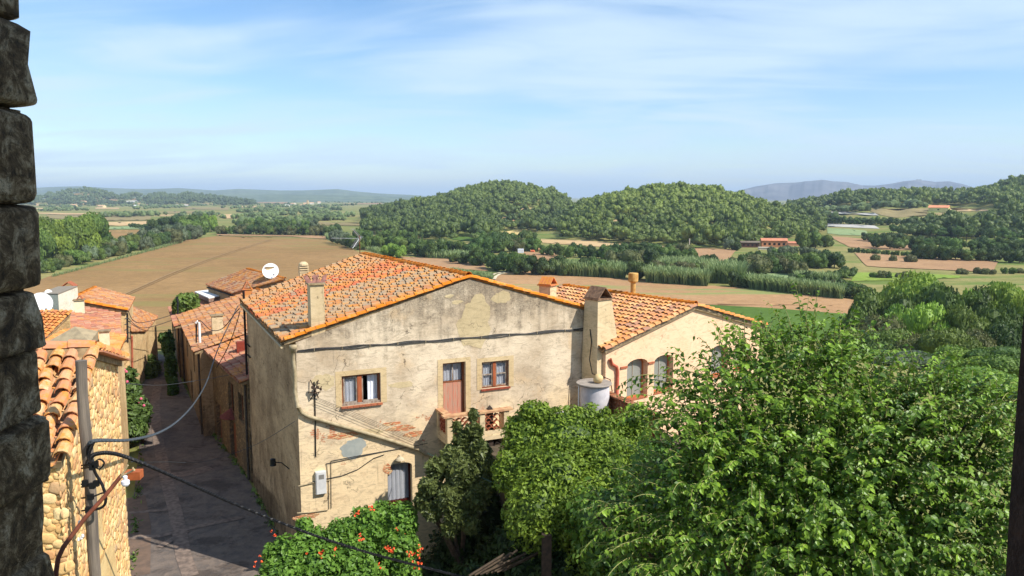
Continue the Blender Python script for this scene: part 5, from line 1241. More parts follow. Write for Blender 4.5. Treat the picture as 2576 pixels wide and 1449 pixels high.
# riverside trees left of the big field
belt([(85, 672), (236, 640)], 7, 112, ['lime', 'ash', 'poplar', 'lime'], 'in the tall clump left of the big field', 'trees left of the big field', 6, .85, True)
belt([(95, 690), (180, 668), (330, 636), (500, 598)], 26, 40, ['ash', 'ash', 'grey', 'brown', 'oak', 'ash'], 'in the hedge left of the big field', 'hedge trees left of the big field', 8)
belt([(190, 650), (330, 628), (520, 592)], 14, 48, ['ash', 'oak', 'ash', 'grey'], 'in the second hedge row left of the field', 'hedge trees left of the big field', 8)
belt([(395, 588), (540, 584)], 9, 46, ['ash', 'lime', 'ash', 'oak'], 'at the far left corner of the field', 'trees at the field corner', 4)
belt([(545, 588), (848, 592)], 24, 26, ['oak', 'ash', 'brown', 'ash'], 'in the hedge behind the big field', 'hedge trees behind the big field', 3)
belt([(600, 578), (800, 580)], 12, 30, ['ash', 'grey', 'ash'], 'in the back row behind the big field', 'hedge trees behind the big field', 3)
belt([(842, 612), (905, 632)], 6, 40, ['ash', 'oak', 'grey'], 'in the clump behind the television aerial', 'trees behind the aerial', 5)
belt([(910, 622), (1110, 648)], 15, 44, ['ash', 'ash', 'oak'], 'in the clump right of the television aerial', 'trees right of the aerial', 8)
belt([(965, 646), (1010, 648)], 3, 34, ['lime', 'brown'], 'just above the orange roof ridge', 'bushes above the ridge', 2)
belt([(900, 596), (1065, 606)], 16, 24, ['poplar', 'poplar', 'ash'], 'in the plantation before the left hill', 'plantation trees', 5)
belt([(1110, 624), (1195, 640)], 7, 30, ['ash', 'oak'], 'in the row beyond the brown strip field', 'trees beyond the strip field', 4)
belt([(1100, 592), (1135, 598)], 2, 36, ['lime'], 'standing out bright before the left hill', 'bright trees', 2)
belt([(1200, 640), (1262, 636)], 4, 46, ['oak', 'brown', 'oak'], 'around the small brick tower house', 'trees round the tower house', 4)
belt([(1290, 634), (1352, 632)], 4, 38, ['brown', 'ash', 'oak'], 'between the two small farm buildings', 'trees at the small farm', 4)
belt([(1192, 668), (1330, 690)], 8, 52, ['oak', 'ash', 'oak'], 'in the dark clump beside the curved track', 'trees beside the curved track', 7)
belt([(1345, 690), (1560, 694)], 11, 44, ['oak', 'ash', 'brown'], 'in the hedge above the half green field', 'hedge trees above the half green field', 5)
belt([(1370, 642), (1560, 652)], 11, 34, ['oak', 'ash', 'ash'], 'in the upper hedge before the right hill', 'upper hedge trees', 6)
belt([(1540, 668), (1740, 662)], 11, 42, ['ash', 'brown', 'oak', 'brown'], 'in the middle hedge right of the chimney', 'middle hedge trees', 6)
belt([(1590, 700), (1612, 705)], 2, 50, ['oak'], 'behind the flue with the drum cap', 'trees behind the flue', 2)
belt([(1772, 668), (1800, 670)], 2, 34, ['oak'], 'between the two reed beds', 'trees between the reed beds', 2)
belt([(1836, 684), (2010, 690)], 10, 50, ['brown', 'ash', 'oak'], 'in the wood below the red farmhouse', 'trees below the farmhouse', 6)
belt([(1838, 722), (1868, 722)], 2, 44, ['oak'], 'at the field edge between the reed beds', 'trees between the reed beds', 1)
belt([(1830, 626), (1862, 632)], 2, 28, ['grey', 'oak'], 'at the left end of the red farmhouse', 'trees round the farmhouse', 2)
belt([(1930, 640), (2060, 645)], 8, 26, ['grey', 'ash', 'grey'], 'in the farmhouse garden', 'trees round the farmhouse', 5)
belt([(2005, 625), (2080, 622)], 4, 46, ['oak', 'grey', 'ash'], 'behind the right end of the farmhouse', 'trees round the farmhouse', 4)
belt([(2050, 668), (2110, 672)], 4, 48, ['oak', 'oak', 'ash'], 'right of the farmhouse garden', 'trees right of the farmhouse', 6)
belt([(2080, 704), (2140, 700)], 5, 30, ['ash', 'oak'], 'left of the bright lime grass', 'trees left of the lime grass', 5)
belt([(2150, 748), (2190, 752)], 2, 40, ['oak'], 'at the end of the half green field', 'trees at the end of the field', 1)
belt([(2190, 700), (2310, 700)], 6, 20, ['brown', 'ash'], 'on the lime grass', 'bushes on the lime grass', 4)
belt([(2400, 690), (2576, 688)], 8, 20, ['brown', 'ash'], 'below the long pinkish field', 'bushes below the long field', 4)
belt([(2130, 634), (2300, 646)], 14, 15, ['ash', 'oak'], 'in the clipped hedge between the pink fields', 'hedge between the pink fields', 1)
belt([(2295, 650), (2600, 662)], 12, 42, ['oak', 'oak', 'oak', 'ash'], 'in the dark wood behind the long pinkish field', 'wood behind the long field', 4)
belt([(2170, 606), (2300, 616)], 8, 26, ['oak', 'ash'], 'in the wood edge above the pink field', 'wood above the pink field', 4)
belt([(2240, 590), (2600, 612)], 20, 36, ['pine', 'oak', 'pine'], 'in the pine wood below the yellow barn', 'pine wood below the barn', 12)
belt([(2300, 628), (2600, 634)], 12, 38, ['oak', 'pine'], 'in the lower pine wood on the right', 'lower pine wood', 6)
belt([(2075, 563), (2250, 566)], 14, 20, ['oak', 'ash'], 'in the row between the pale nursery strips', 'row between the pale strips', 2)
belt([(1200, 612), (1345, 606)], 9, 30, ['oak', 'ash', 'oak'], 'in the row under the gap between the hills', 'trees under the hill gap', 6)
belt([(1560, 640), (1720, 646)], 8, 34, ['ash', 'oak', 'brown'], 'in the hedge before the brown strip', 'hedge before the brown strip', 4)
belt([(1600, 690), (1790, 690)], 8, 34, ['brown', 'ash'], 'just behind the big cane beds', 'bushes behind the canes', 4)
belt([(1130, 660), (1200, 668)], 4, 30, ['ash', 'oak'], 'at the end of the brown strip', 'trees at the strip end', 4)
belt([(1880, 668), (2080, 676)], 10, 40, ['oak', 'ash', 'brown', 'ash'], 'in the back row below the farmhouse', 'trees below the farmhouse', 5)
belt([(1990, 716), (2140, 730)], 8, 34, ['ash', 'oak', 'brown'], 'behind the long right cane bed', 'trees behind the long canes', 4)
belt([(2100, 736), (2190, 760)], 5, 36, ['oak', 'ash'], 'at the right end of the canes', 'trees at the cane end', 4)
belt([(2190, 655), (2300, 660)], 3, 22, ['brown'], 'along the long pinkish field', 'bushes along the long field', 2)
belt([(2180, 622), (2600, 640)], 12, 38, ['oak', 'ash', 'oak'], 'in the dark wood above the hedge', 'dark wood above the hedge', 8)
belt([(210, 557), (213, 557)], 1, 19, ['ash'], 'standing alone by the left golden fields', 'lone field trees', 0)
belt([(240, 574), (262, 576)], 2, 20, ['oak'], 'in the left golden fields', 'lone field trees', 0)
belt([(325, 573), (378, 575)], 4, 13, ['oak'], 'beside the green grass strip on the left', 'lone field trees', 1)
# steep wooded slope on the near right
SLOPE = [(2285, 668, 165, 'lime'), (2345, 676, 160, 'lime'), (2240, 705, 140, 'ash'), (2395, 690, 150, 'ash'), (2450, 700, 150, 'oak'), (2510, 688, 160, 'lime'), (2560, 700, 150, 'lime'),
  (2185, 760, 120, 'ash'), (2235, 770, 112, 'brown'), (2300, 745, 118, 'lime'), (2370, 745, 112, 'lime'), (2440, 755, 108, 'ash'), (2520, 750, 112, 'ash'), (2600, 740, 112, 'oak'),
  (2160, 815, 96, 'ash'), (2215, 830, 92, 'oak'), (2285, 815, 92, 'ash'), (2350, 808, 90, 'brown'), (2425, 812, 86, 'ash'), (2500, 805, 88, 'brown'), (2575, 800, 88, 'oak'), (2250, 878, 74, 'lime'), (2320, 880, 70, 'grey'), (2400, 872, 70, 'oak'), (2475, 862, 68, 'lime'), (2550, 866, 66, 'ash'), (2620, 860, 70, 'oak'),
  (2440, 930, 54, 'ash'), (2520, 920, 54, 'lime'), (2680, 700, 150, 'ash'), (2760, 730, 130, 'oak'), (2690, 780, 100, 'lime'), (2800, 800, 95, 'ash'), (2720, 860, 74, 'ash'), (2880, 740, 130, 'ash')]
for (px, yt, Y, k) in SLOPE:
    x = (px - 1288) / FPX * Y; z = Tz(x, Y); h = P(px, yt, Y).z - z; plant(x, Y, h, max(9, h * .72) * (Y / 110) ** .3, k, True)
flush('on the wooded slope at the right', 'trees on the right slope')
# ---- forests: uncountable, one mass for each hill
def forest(name, label, hill, spacing, kinds, seed, pxr=None, extra_front=0, size=(8, 12), tmax=1.08, mat=None, clear=None):
    rs = np.random.RandomState(seed); h = HILLS[hill]; x0, x1 = pxr or (h['px'][0], h['px'][-1]); PT = []
    Y = h['fy'].min() - extra_front
    while Y < h['Yc'] * tmax:
        n = int((x1 - x0) / FPX * Y / spacing); px = x0 + (x1 - x0) * (np.arange(n) + rs.rand(n)) / max(n, 1); yy = Y + rs.uniform(-.5, .5, n) * spacing
        Yf = np.interp(px, h['fp'], h['fy']); ok = yy > Yf - extra_front; X = (px - 1288) / FPX * yy * _cp; zz = T(X, yy)
        den = yy * _cp - (zz - CAMZ) * _sp; py = 724.5 - FPX * ((zz - CAMZ) * _cp + yy * _sp) / den; pxx = 1288 + FPX * X / den
        crest = np.interp(px, h['px'], h['z']); ok &= (crest > PLAIN + 2)
        for _, poly in FIELDS: ok &= ~inpoly(pxx, py, poly) & ~inpoly(pxx, py - 3, poly)
        ok &= rs.rand(n) > .07
        if clear: ok &= ~inpoly(pxx, py, clear)
        for a, b, c in zip(X[ok], yy[ok], zz[ok]): PT.append((a, b, c))
        Y += spacing * .85
    V1, F1 = ico(1); V2, F2 = ico(2); tp = []
    for s in range(4):
        mb = MB(); r2 = np.random.RandomState(seed + s)
        for i in range(5):
            a = r2.rand() * 6.28; q = r2.rand() ** .5 * .55; c = np.array([q * math.cos(a), q * math.sin(a), r2.uniform(.4, .78)]); rr = r2.uniform(.34, .5); mb.add(V1 * wob(V1, r2.randn(4, 3), .1) * [rr, rr, rr * .52] + c, F1, r2.uniform(0, .7))
            k = 15; n = r2.randn(k, 3); n[:, 2] = np.abs(n[:, 2]); n /= np.linalg.norm(n, axis=1)[:, None]; leaf_quads(mb, c + n * [rr, rr, rr * .52], n, .16, r2, r2.uniform(.1, .9, k), .7)
        tp.append(mb)
    out = MB(); PT = np.array(PT)
    for s, mb in enumerate(tp):
        sel = PT[s::4]; k = len(sel)
        if not k: continue
        V = np.concatenate(mb.v); sc = size[0] * .8 + (size[1] - size[0] * .8) * rs.rand(k) ** 1.3; hh = sc * rs.uniform(.6, 1.3, k); th = rs.rand(k) * 6.28
        x = V[None, :, 0] * np.cos(th)[:, None] - V[None, :, 1] * np.sin(th)[:, None]; y = V[None, :, 0] * np.sin(th)[:, None] + V[None, :, 1] * np.cos(th)[:, None]
        W = np.stack([x * sc[:, None] * .62, y * sc[:, None] * .62, V[None, :, 2] * hh[:, None]], 2) + sel[:, None, :]
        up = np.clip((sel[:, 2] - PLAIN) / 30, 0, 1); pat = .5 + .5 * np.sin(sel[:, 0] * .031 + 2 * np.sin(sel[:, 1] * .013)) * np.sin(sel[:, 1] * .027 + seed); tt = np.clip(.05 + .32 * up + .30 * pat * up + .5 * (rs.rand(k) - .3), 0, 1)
        base = out.n; out.v.append(W.reshape(-1, 3)); out.n += W.shape[0] * W.shape[1]
        for A, t, m in mb.f:
            FA_ = (A[None] + (np.arange(k) * len(V))[:, None, None] + base).reshape(-1, A.shape[1]); tn = np.clip(t[None] * .4 + tt[:, None] * .65, 0, 1).ravel(); out.f.append((FA_, tn, np.zeros(len(FA_), np.int32)))
    o = solo(name, out, mat, label, 'forest', kind='stuff', smooth=True); return len(PT)
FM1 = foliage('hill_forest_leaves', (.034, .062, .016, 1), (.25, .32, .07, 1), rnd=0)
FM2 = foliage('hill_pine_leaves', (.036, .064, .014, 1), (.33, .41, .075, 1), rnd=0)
FM3 = foliage('far_wood_leaves', (.06, .09, .03, 1), (.19, .25, .085, 1), rnd=0)
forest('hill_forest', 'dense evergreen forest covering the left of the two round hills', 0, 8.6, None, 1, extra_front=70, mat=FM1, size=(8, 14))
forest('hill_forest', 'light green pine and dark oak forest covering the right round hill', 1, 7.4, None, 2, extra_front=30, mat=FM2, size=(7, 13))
forest('hill_forest', 'woods on the long low rise below the blue mountain', 2, 10.5, None, 3, pxr=(1990, 2700), extra_front=-60, mat=FM1, size=(10, 17), clear=[(2040,526),(2100,520),(2180,519),(2340,517),(2500,521),(2540,556),(2420,575),(2280,580),(2250,600),(2190,606),(2190,660),(2060,660)])
forest('hill_forest', 'woods on the low distant hill at the far left', 3, 24, None, 4, mat=FM3, size=(16, 26), tmax=1.05)
# hedges, copses and orchards scattered over the far plain on the left and centre
def scatter(name, label, lines, mat, seed, size):
    rs = np.random.RandomState(seed); V1, F1 = ico(1); out = MB()
    for (x0, y0, x1, y1, n) in lines:
        n = int(n * .6); px = rs.uniform(x0, x1, n); py = y0 + (y1 - y0) * (px - x0) / (x1 - x0) + rs.randn(n) * .8; L = land(px, py)
        for p in L:
            s = rs.uniform(*size); 
            for j in range(3):
                c = p + [rs.randn() * s * .3, rs.randn() * s * .3, s * rs.uniform(.25, .6)]; out.add(V1 * wob(V1, rs.randn(4, 3), .12) * [s * .45, s * .45, s * .38] + c, F1, rs.rand())
    solo(name, out, mat, label, 'woodland', kind='stuff')
for_ = None
scatter('far_hedgerows', 'distant hedges and copses dotting the plain at the left', [
 (90, 531, 230, 529, 40), (100, 520, 190, 523, 40), (110, 527, 200, 527, 30), (160, 521, 380, 512, 60), (230, 518, 400, 520, 90), (225, 546, 340, 546, 26), (300, 547, 420, 541, 26), (330, 526, 470, 521, 60), (380, 522, 460, 520, 60), (95, 505, 330, 499, 80),
 (120, 498, 290, 498, 60), (300, 500, 560, 506, 90), (400, 512, 640, 510, 80), (460, 518, 740, 514, 110), (560, 524, 740, 520, 60), (450, 545, 560, 542, 30), (560, 549, 700, 546, 50), (650, 544, 830, 535, 90), (780, 556, 870, 552, 60), (740, 522, 900, 516, 70),
 (600, 534, 860, 528, 110), (640, 530, 860, 524, 80), (700, 562, 780, 559, 30), (760, 548, 900, 545, 60), (560, 500, 1000, 505, 90), (700, 508, 1000, 512, 80), (600, 570, 760, 568, 40), (600, 562, 700, 558, 30),
 (1940, 516, 2100, 512, 60), (1900, 520, 2080, 522, 60), (1960, 545, 2100, 550, 50), (1990, 532, 2190, 530, 60), (2190, 522, 2330, 521, 50)], FM3, 5, (6, 12))
# cane beds: masses of leaning blades
def canes(px0, py0, px1, py1, hpx, depth_px, n, seed, label):
    rs = np.random.RandomState(seed); t = rs.rand(n); px = px0 + (px1 - px0) * t; py = py0 + (py1 - py0) * t - rs.rand(n) * depth_px; L = land(px, py); mb = MB()
    h = hpx * L[:, 1] / FPX * rs.uniform(.75, 1.15, n); a = rs.rand(n) * 6.28; w = h * .03; d = np.stack([np.cos(a), np.sin(a), np.zeros(n)], 1); s = np.stack([-np.sin(a), np.cos(a), np.zeros(n)], 1); b = rs.uniform(.15, .6, n)[:, None] * h[:, None]; up = np.array([0, 0, 1.])
    P0 = L; P1 = L + up * (h * .6)[:, None] + d * b * .35; P2 = L + up * (h * 1.0)[:, None] + d * b; sw = s * w[:, None]
    V = np.stack([P0 - sw, P0 + sw, P1 + sw * 1.8, P1 - sw * 1.8, P2 + sw * .2 + 0 * up, P2 - sw * .2], 1).reshape(-1, 3); o = np.arange(n)[:, None] * 6
    F = np.concatenate([o + [[0, 1, 2, 3]], o + [[3, 2, 4, 5]]]); tt = rs.rand(n); mb.add(V, F, np.concatenate([tt * .5, .3 + tt * .7]))
    solo('cane_bed', mb, FO_CANE, label, 'reeds', kind='stuff')
FO_CANE = foliage('cane_leaves', (.10, .16, .055, 1), (.34, .42, .16, 1), .35, rnd=0)
for k, a in enumerate([(1400, 694, 1572, 702, 34, 10, 2600, 'tall cane bed on the upper edge of the half green field'), (1625, 712, 1780, 722, 36, 10, 2600, 'tall cane bed behind the drum capped flue'), (1655, 676, 1778, 680, 24, 12, 1800, 'blue green cane bed in the middle of the hedges'),
     (1785, 712, 1868, 716, 44, 16, 1800, 'pale tall cane clump beside the round oak'), (1885, 728, 2120, 754, 34, 8, 3000, 'long cane bed along the right edge of the half green field'), (1070, 650, 1192, 655, 18, 8, 1500, 'cane bed above the brown strip field'),
     (820, 602, 975, 645, 12, 8, 2200, 'low canes curving along the right edge of the big field'), (1130, 692, 1240, 706, 14, 8, 1500, 'canes just behind the gable peak'), (130, 700, 460, 612, 8, 4, 1500, 'low green reeds at the foot of the left hedge'), (2000, 706, 2110, 712, 22, 6, 900, 'canes before the wood below the farmhouse')]):
    canes(*a[:7], 60 + k, a[7])
# ================================================================ lane paving
def lane_weeds():
    rs = np.random.RandomState(8); mb = MB(); n = 900
    seg = [((-7.6, 26.2), (-12.2, 34.6)), ((-12.6, 35.6), (-18.2, 44.4)), ((-18.4, 45), (-24.8, 56.6)), ((-8.5, 15.6), (-13.4, 25.4)), ((-13.6, 26), (-20.4, 41))]
    C = []
    for k in range(n): a, b = seg[rs.randint(5)]; t = rs.rand() if rs.rand() < .5 else rs.choice([.12, .3, .55, .8]) + rs.randn() * .02; C.append((a[0] + (b[0] - a[0]) * t + rs.randn() * .07 + .05, a[1] + (b[1] - a[1]) * t + rs.randn() * .07, .04 + rs.rand() * .12))
    leaf_quads(mb, np.array(C), np.tile([0, 0, .6], (n, 1)), .09, rs, rs.rand(n), 1.0, 2.4); solo('lane_weeds', mb, FO['ash'], 'straggling weeds along the foot of the lane walls', 'weeds', kind='stuff')
lane_weeds()
def paving():
    m, nt, b = newmat('worn_lane_concrete'); t = NT(nt); v = t.coord((1, 1, 1), False)
    n = t.noise(v, 1.3, 6, .65); f = t.noise(v, 24, 4, .7)
    c = t.ramp(t.rng(n, .3, .7), [(0, S(120, 108, 98)), (1, S(92, 86, 82))]); c = t.mix(t.rng(f, .35, .7, 0, .35), c, S(70, 62, 58)); vo = t.N('ShaderNodeTexVoronoi'); vo.inputs['Scale'].default_value = 4.5; t.L(v, vo.inputs['Vector']); sc_ = t.N('ShaderNodeSeparateColor'); t.L(vo.outputs['Color'], sc_.inputs[0])
    c = t.mix(t.rng(sc_.outputs[0], 0, 1, 0, .28, False), c, S(150, 130, 112)); st_ = t.noise(v, .5, 6, .7, .8); c = t.mix(t.rng(st_, .5, .62, 0, .55), c, S(58, 50, 46)); t.L(c, b.inputs['Base Color']); t.bump(t.math('ADD', t.math('ADD', f, n), vo.outputs['Distance']), b, .7, .03)
    m2 = simple('pale_lane_joint', S(138, 120, 106), S(98, 86, 78), scale=5, bump=.4, detail=7)
    L = [(-5.2, 9), (-8.6, 15.3), (-13.6, 25.6), (-15.6, 30), (-20.5, 41), (-25.6, 50.5), (-27.9, 58), (-31, 66)]
    Rr = [(9, 5), (2, 18), (-7.3, 25.7), (-12.3, 35.0), (-15.6, 41), (-18.4, 44.6), (-25.0, 56.8), (-28.6, 64)]
    mb = MB(); V = []
    for (a, c_) in zip(L, Rr):
        for k in range(7): t_ = k / 6; x = a[0] + (c_[0] - a[0]) * t_; y = a[1] + (c_[1] - a[1]) * t_; V.append((x, y, max(Tz(x, y), -.0) + .03 if Tz(x, y) > -1 else Tz(x, y) + .03))
    mb.add(V, [(j * 7 + i, j * 7 + i + 1, (j + 1) * 7 + i + 1, (j + 1) * 7 + i) for j in range(7) for i in range(6)]); struct('lane', mb, m, True)
    mb = MB()
    def strip(px, w, dz=.045):
        pts = [G(a, b_, dz) for a, b_ in px]
        for i in range(len(pts) - 1):
            d = (pts[i + 1] - pts[i]).normalized(); nn = Vector((-d.y, d.x, 0)) * w / 2; nn2 = nn
            if i + 2 < len(pts): d2 = (pts[i + 2] - pts[i + 1]).normalized(); nn2 = Vector((-d2.y, d2.x, 0)) * w / 2
            mb.add([tuple(pts[i] - nn), tuple(pts[i] + nn), tuple(pts[i + 1] + nn2), tuple(pts[i + 1] - nn2)], [(0, 1, 2, 3)])
    strip([(480, 1449), (462, 1400), (452, 1340), (440, 1280), (425, 1230), (412, 1180), (400, 1120), (392, 1060), (390, 1010), (398, 960)], .55)
    strip([(325, 1352), (400, 1348), (470, 1330), (540, 1315), (615, 1300)], .35, .05); strip([(430, 1196), (480, 1190), (530, 1176)], .8, .05); strip([(325, 1290), (420, 1282)], .25, .05); strip([(400, 1376), (470, 1335)], .3, .055)
    struct('lane_joint', mb, m2)
    mb = MB(); strip([(343, 1449), (350, 1330), (338, 1250)], .9, .04); struct('lane_joint', mb, simple('brown_lane_edge', S(120, 98, 82), S(100, 84, 72), scale=3))
paving()
# ================================================================ near plants
def ell_leaves(mb, clusters, n, size, rs, shell=.5, aspect=1.8, tb=.0, jitter=.8):
    vol = np.array([c[4] ** 2 for c in clusters]); vol = vol / vol.sum()
    for c, f in zip(clusters, vol):
        ctr = np.array(P(c[0], c[1], c[2])) if c[3] is None else np.array(c[3]); k = int(n * f); d = rs.randn(k, 3); d /= np.linalg.norm(d, axis=1)[:, None]
        rr = rs.uniform(shell, 1, k)[:, None] ** .6; ph = rs.randn(4, 3); rad = c[4] * np.array(c[5] if len(c) > 5 else (1, 1, 1)); C = ctr + d * rr * rad * wob(d, ph, .09)
        lump = .5 + .5 * np.sin(d @ rs.randn(3) * 5 + rs.rand() * 6)
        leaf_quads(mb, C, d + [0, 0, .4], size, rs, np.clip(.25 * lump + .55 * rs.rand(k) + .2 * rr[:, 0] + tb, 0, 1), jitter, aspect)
def cores(mb, clusters, rs, k=.72, t=.05):
    V2, F2 = ico(2)
    for c in clusters:
        ctr = np.array(P(c[0], c[1], c[2])) if c[3] is None else np.array(c[3]); mb.add(V2 * wob(V2, rs.randn(4, 3), .1) * (c[4] * k * np.array(c[5] if len(c) > 5 else (1, 1, 1))) + ctr, F2, t)
BUSHM = foliage('pittosporum_leaves', (.05, .10, .012, 1), (.27, .38, .04, 1), .3, .5, rnd=0)
def bush(name, label, cat, clusters, n, size, mat, base, seed, aspect=1.8, stems=5, core=.72, jitter=.8, tb=0):
    rs = np.random.RandomState(seed); o = thing(name, label, cat, tuple(base)); mb = MB(); ell_leaves(mb, clusters, n, size, rs, aspect=aspect, jitter=jitter, tb=tb)
    if core: cores(mb, clusters, rs, core)
    part('leaves', mb, mat, o); mb = MB(); b = Vector(base)
    for i in range(min(stems, len(clusters))):
        c = clusters[i * len(clusters) // stems]; e = P(c[0], c[1], c[2]) if c[3] is None else Vector(c[3]); mb.tube([b + V3(.1 * i - .2, .1, -.3), b.lerp(e, .5) + V3(0, .1, .1), e], [.09, .06, .02], 6)
    part('trunk', mb, BARK, o); return o
E_ = lambda px, py, Y, r, s=(1, 1, 1): (px, py, Y, None, r, s)
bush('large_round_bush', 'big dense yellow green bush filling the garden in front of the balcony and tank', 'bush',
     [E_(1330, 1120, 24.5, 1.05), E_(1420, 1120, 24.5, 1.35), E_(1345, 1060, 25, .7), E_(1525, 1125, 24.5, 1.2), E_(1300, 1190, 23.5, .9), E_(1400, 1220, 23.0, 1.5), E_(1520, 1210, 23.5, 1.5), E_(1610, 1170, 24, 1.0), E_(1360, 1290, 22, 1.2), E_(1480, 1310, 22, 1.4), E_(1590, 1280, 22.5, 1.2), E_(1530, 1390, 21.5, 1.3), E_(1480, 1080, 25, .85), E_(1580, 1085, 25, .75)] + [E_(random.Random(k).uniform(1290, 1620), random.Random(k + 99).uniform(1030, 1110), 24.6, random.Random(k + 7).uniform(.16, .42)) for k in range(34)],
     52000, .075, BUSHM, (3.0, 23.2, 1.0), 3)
bush('oleander_shrub', 'loose dark shrub rising before the balcony with one tall narrow tip', 'shrub',
     [E_(1190, 1045, 25.2, .13, (1, 1, 1.6)), E_(1150, 1075, 25.2, .12, (1, 1, 1.6)), E_(1192, 1085, 25, .26), E_(1165, 1110, 25, .3), E_(1140, 1150, 24.8, .36), E_(1205, 1135, 24.8, .36), E_(1225, 1180, 24.6, .36), E_(1100, 1178, 24.5, .34), E_(1165, 1190, 24.3, .5), E_(1080, 1225, 24.2, .32), E_(1065, 1260, 24.2, .26), E_(1130, 1250, 24, .45), E_(1195, 1250, 24.1, .42), E_(1150, 1300, 23.8, .34), E_(1090, 1285, 24.0, .28), E_(1185, 1320, 23.7, .24), E_(1220, 1225, 24.2, .3), E_(1130, 1330, 23.6, .2)],
     13000, .12, foliage('oleander_leaves', (.035, .06, .015, 1), (.18, .21, .06, 1), .25, .45, rnd=0), (-1.6, 24.4, 1.0), 4, 2.6, core=.5, jitter=1.2)
bush('shade_undergrowth', 'added undergrowth with leaves coloured dark for the shade at the bottom of the garden', 'undergrowth', [E_(1150, 1380, 25.3, .9), E_(1230, 1300, 25.6, .9), E_(1260, 1400, 24.5, 1.0), E_(1100, 1440, 24.6, .8), E_(1300, 1380, 23.6, .9), E_(1200, 1470, 23.5, 1.0), E_(1340, 1460, 22.6, .9), E_(1420, 1440, 21.6, .9), E_(1245, 1230, 26.2, .6)], 9000, .11, foliage('shade_dark_leaves', (.015, .03, .008, 1), (.05, .09, .02, 1), .2, .6, rnd=0), (-.8, 24.8, .2), 14, 1.8, stems=2)  # bushes added here; near-black leaf colour stands in for the garden's deep shade
vine_cl = [E_(930, 1330, 24.0, .75), E_(1000, 1320, 24.2, .72), E_(860, 1350, 23.6, .62), E_(960, 1290, 24.5, .4), E_(1020, 1290, 24.4, .35), E_(790, 1370, 23.2, .6), E_(730, 1400, 22.6, .62), E_(1000, 1380, 23.6, .75), E_(900, 1410, 23.2, .8), E_(800, 1430, 22.6, .8), E_(700, 1440, 22.3, .6), E_(1020, 1440, 23.2, .5), E_(765, 1322, 23.6, .28), E_(690, 1390, 22.6, .35), E_(900, 1470, 22.4, .9), E_(720, 1480, 21.8, .8)]
vine = bush('trumpet_vine', 'green trumpet vine with clusters of orange flowers heaped beside the garden door', 'vine', vine_cl, 22000, .095, foliage('vine_leaves', (.04, .11, .016, 1), (.20, .36, .05, 1), .3, .45, rnd=0), (-4.6, 23.6, .2), 5, 1.7)
FLM = simple('orange_trumpet_flower', S(246, 120, 70), S(236, 84, 48), scale=30, bump=0, rough=.6); rs = np.random.RandomState(9)
for (px, py) in [(656, 1412), (694, 1338), (700, 1448), (806, 1396), (843, 1390), (808, 1440), (860, 1442), (900, 1290), (908, 1352), (1024, 1350), (1030, 1388), (1056, 1376), (1052, 1400), (975, 1376), (985, 1385), (1046, 1424), (955, 1424), (760, 1440), (1000, 1322), (880, 1440), (940, 1284), (770, 1400)]:
    mb = MB(); c = P(px, py, 22.9 - (.0012 * (1030 - px)) * 1.2 - .15 + (0 if py > 1350 else .9))
    for k in range(rs.randint(3, 7)):
        d = Vector(rs.randn(3)); d.y -= .8; d.normalize(); a = c + Vector(rs.randn(3) * .06); mb.tube([a, a + d * .05, a + d * .075], [.01, .02, .042], 6, caps=False)
    part('flower', mb, FLM, vine)
bush('lane_oleander', 'oleander with a few pink blossoms growing against the left wall of the lane', 'shrub',
     [E_(325, 1040, 41, 1.0), E_(320, 985, 42, .8), E_(345, 1030, 42, .75), E_(330, 1075, 40.5, .8), E_(318, 945, 42, .5)], 5200, .16, foliage('lane_oleander_leaves', (.03, .06, .015, 1), (.12, .19, .04, 1), .2, rnd=0), (-20.4, 41.5, 0), 6, 2.2, stems=3)
mb = MB(); rs = np.random.RandomState(2)
for (px, py) in [(313, 930), (318, 935), (309, 926), (355, 1003), (362, 1020), (320, 960), (350, 1012)]: mb.add(ico(1)[0] * .08 + np.array(P(px, py, 41)), ico(1)[1])
o_ = [o for o in bpy.data.objects if o.name == 'lane_oleander'][0]; part('blossoms', mb, simple('pink_blossom', S(226, 110, 140), bump=0), o_)
bush('ivy', 'dark ivy climbing the shaded end wall of the lane row', 'climber', [E_(423, 868, 55.5, .5, (.8, 1, 2)), E_(430, 930, 54, .5, (.7, 1, 2.6)), E_(436, 985, 52, .45, (.7, 1, 2.2)), E_(414, 850, 56, .4)], 5200, .2, foliage('ivy_leaves', (.02, .045, .01, 1), (.09, .17, .03, 1), .2, rnd=0), (-24.8, 55, 0), 7, 1.4, stems=2)
bush('wall_shrub', 'small green shrub at the far left end of the lane', 'shrub', [E_(372, 940, 57, .7), E_(385, 925, 58, .6), E_(378, 905, 58, .4)], 1600, .2, FO['ash'], (-27, 57.5, 0), 8, 1.6, stems=1)
bush('rooftop_shrub', 'small sunlit shrub behind the orange roof edge of the shaded row', 'shrub', [E_(465, 770, 62, 1.0), E_(478, 758, 62, .7), E_(455, 765, 62, .6)], 1800, .24, FO['ash'], (-27, 62, 2), 9, 1.8, stems=1)
bush('lane_weed', 'dark weeds at the foot of the shaded house wall', 'weeds', [E_(623, 1270, 34.5, .35), E_(635, 1290, 33.5, .3)], 700, .1, FO['oak'], (-11.9, 34.4, 0), 10, 1.8, stems=1)
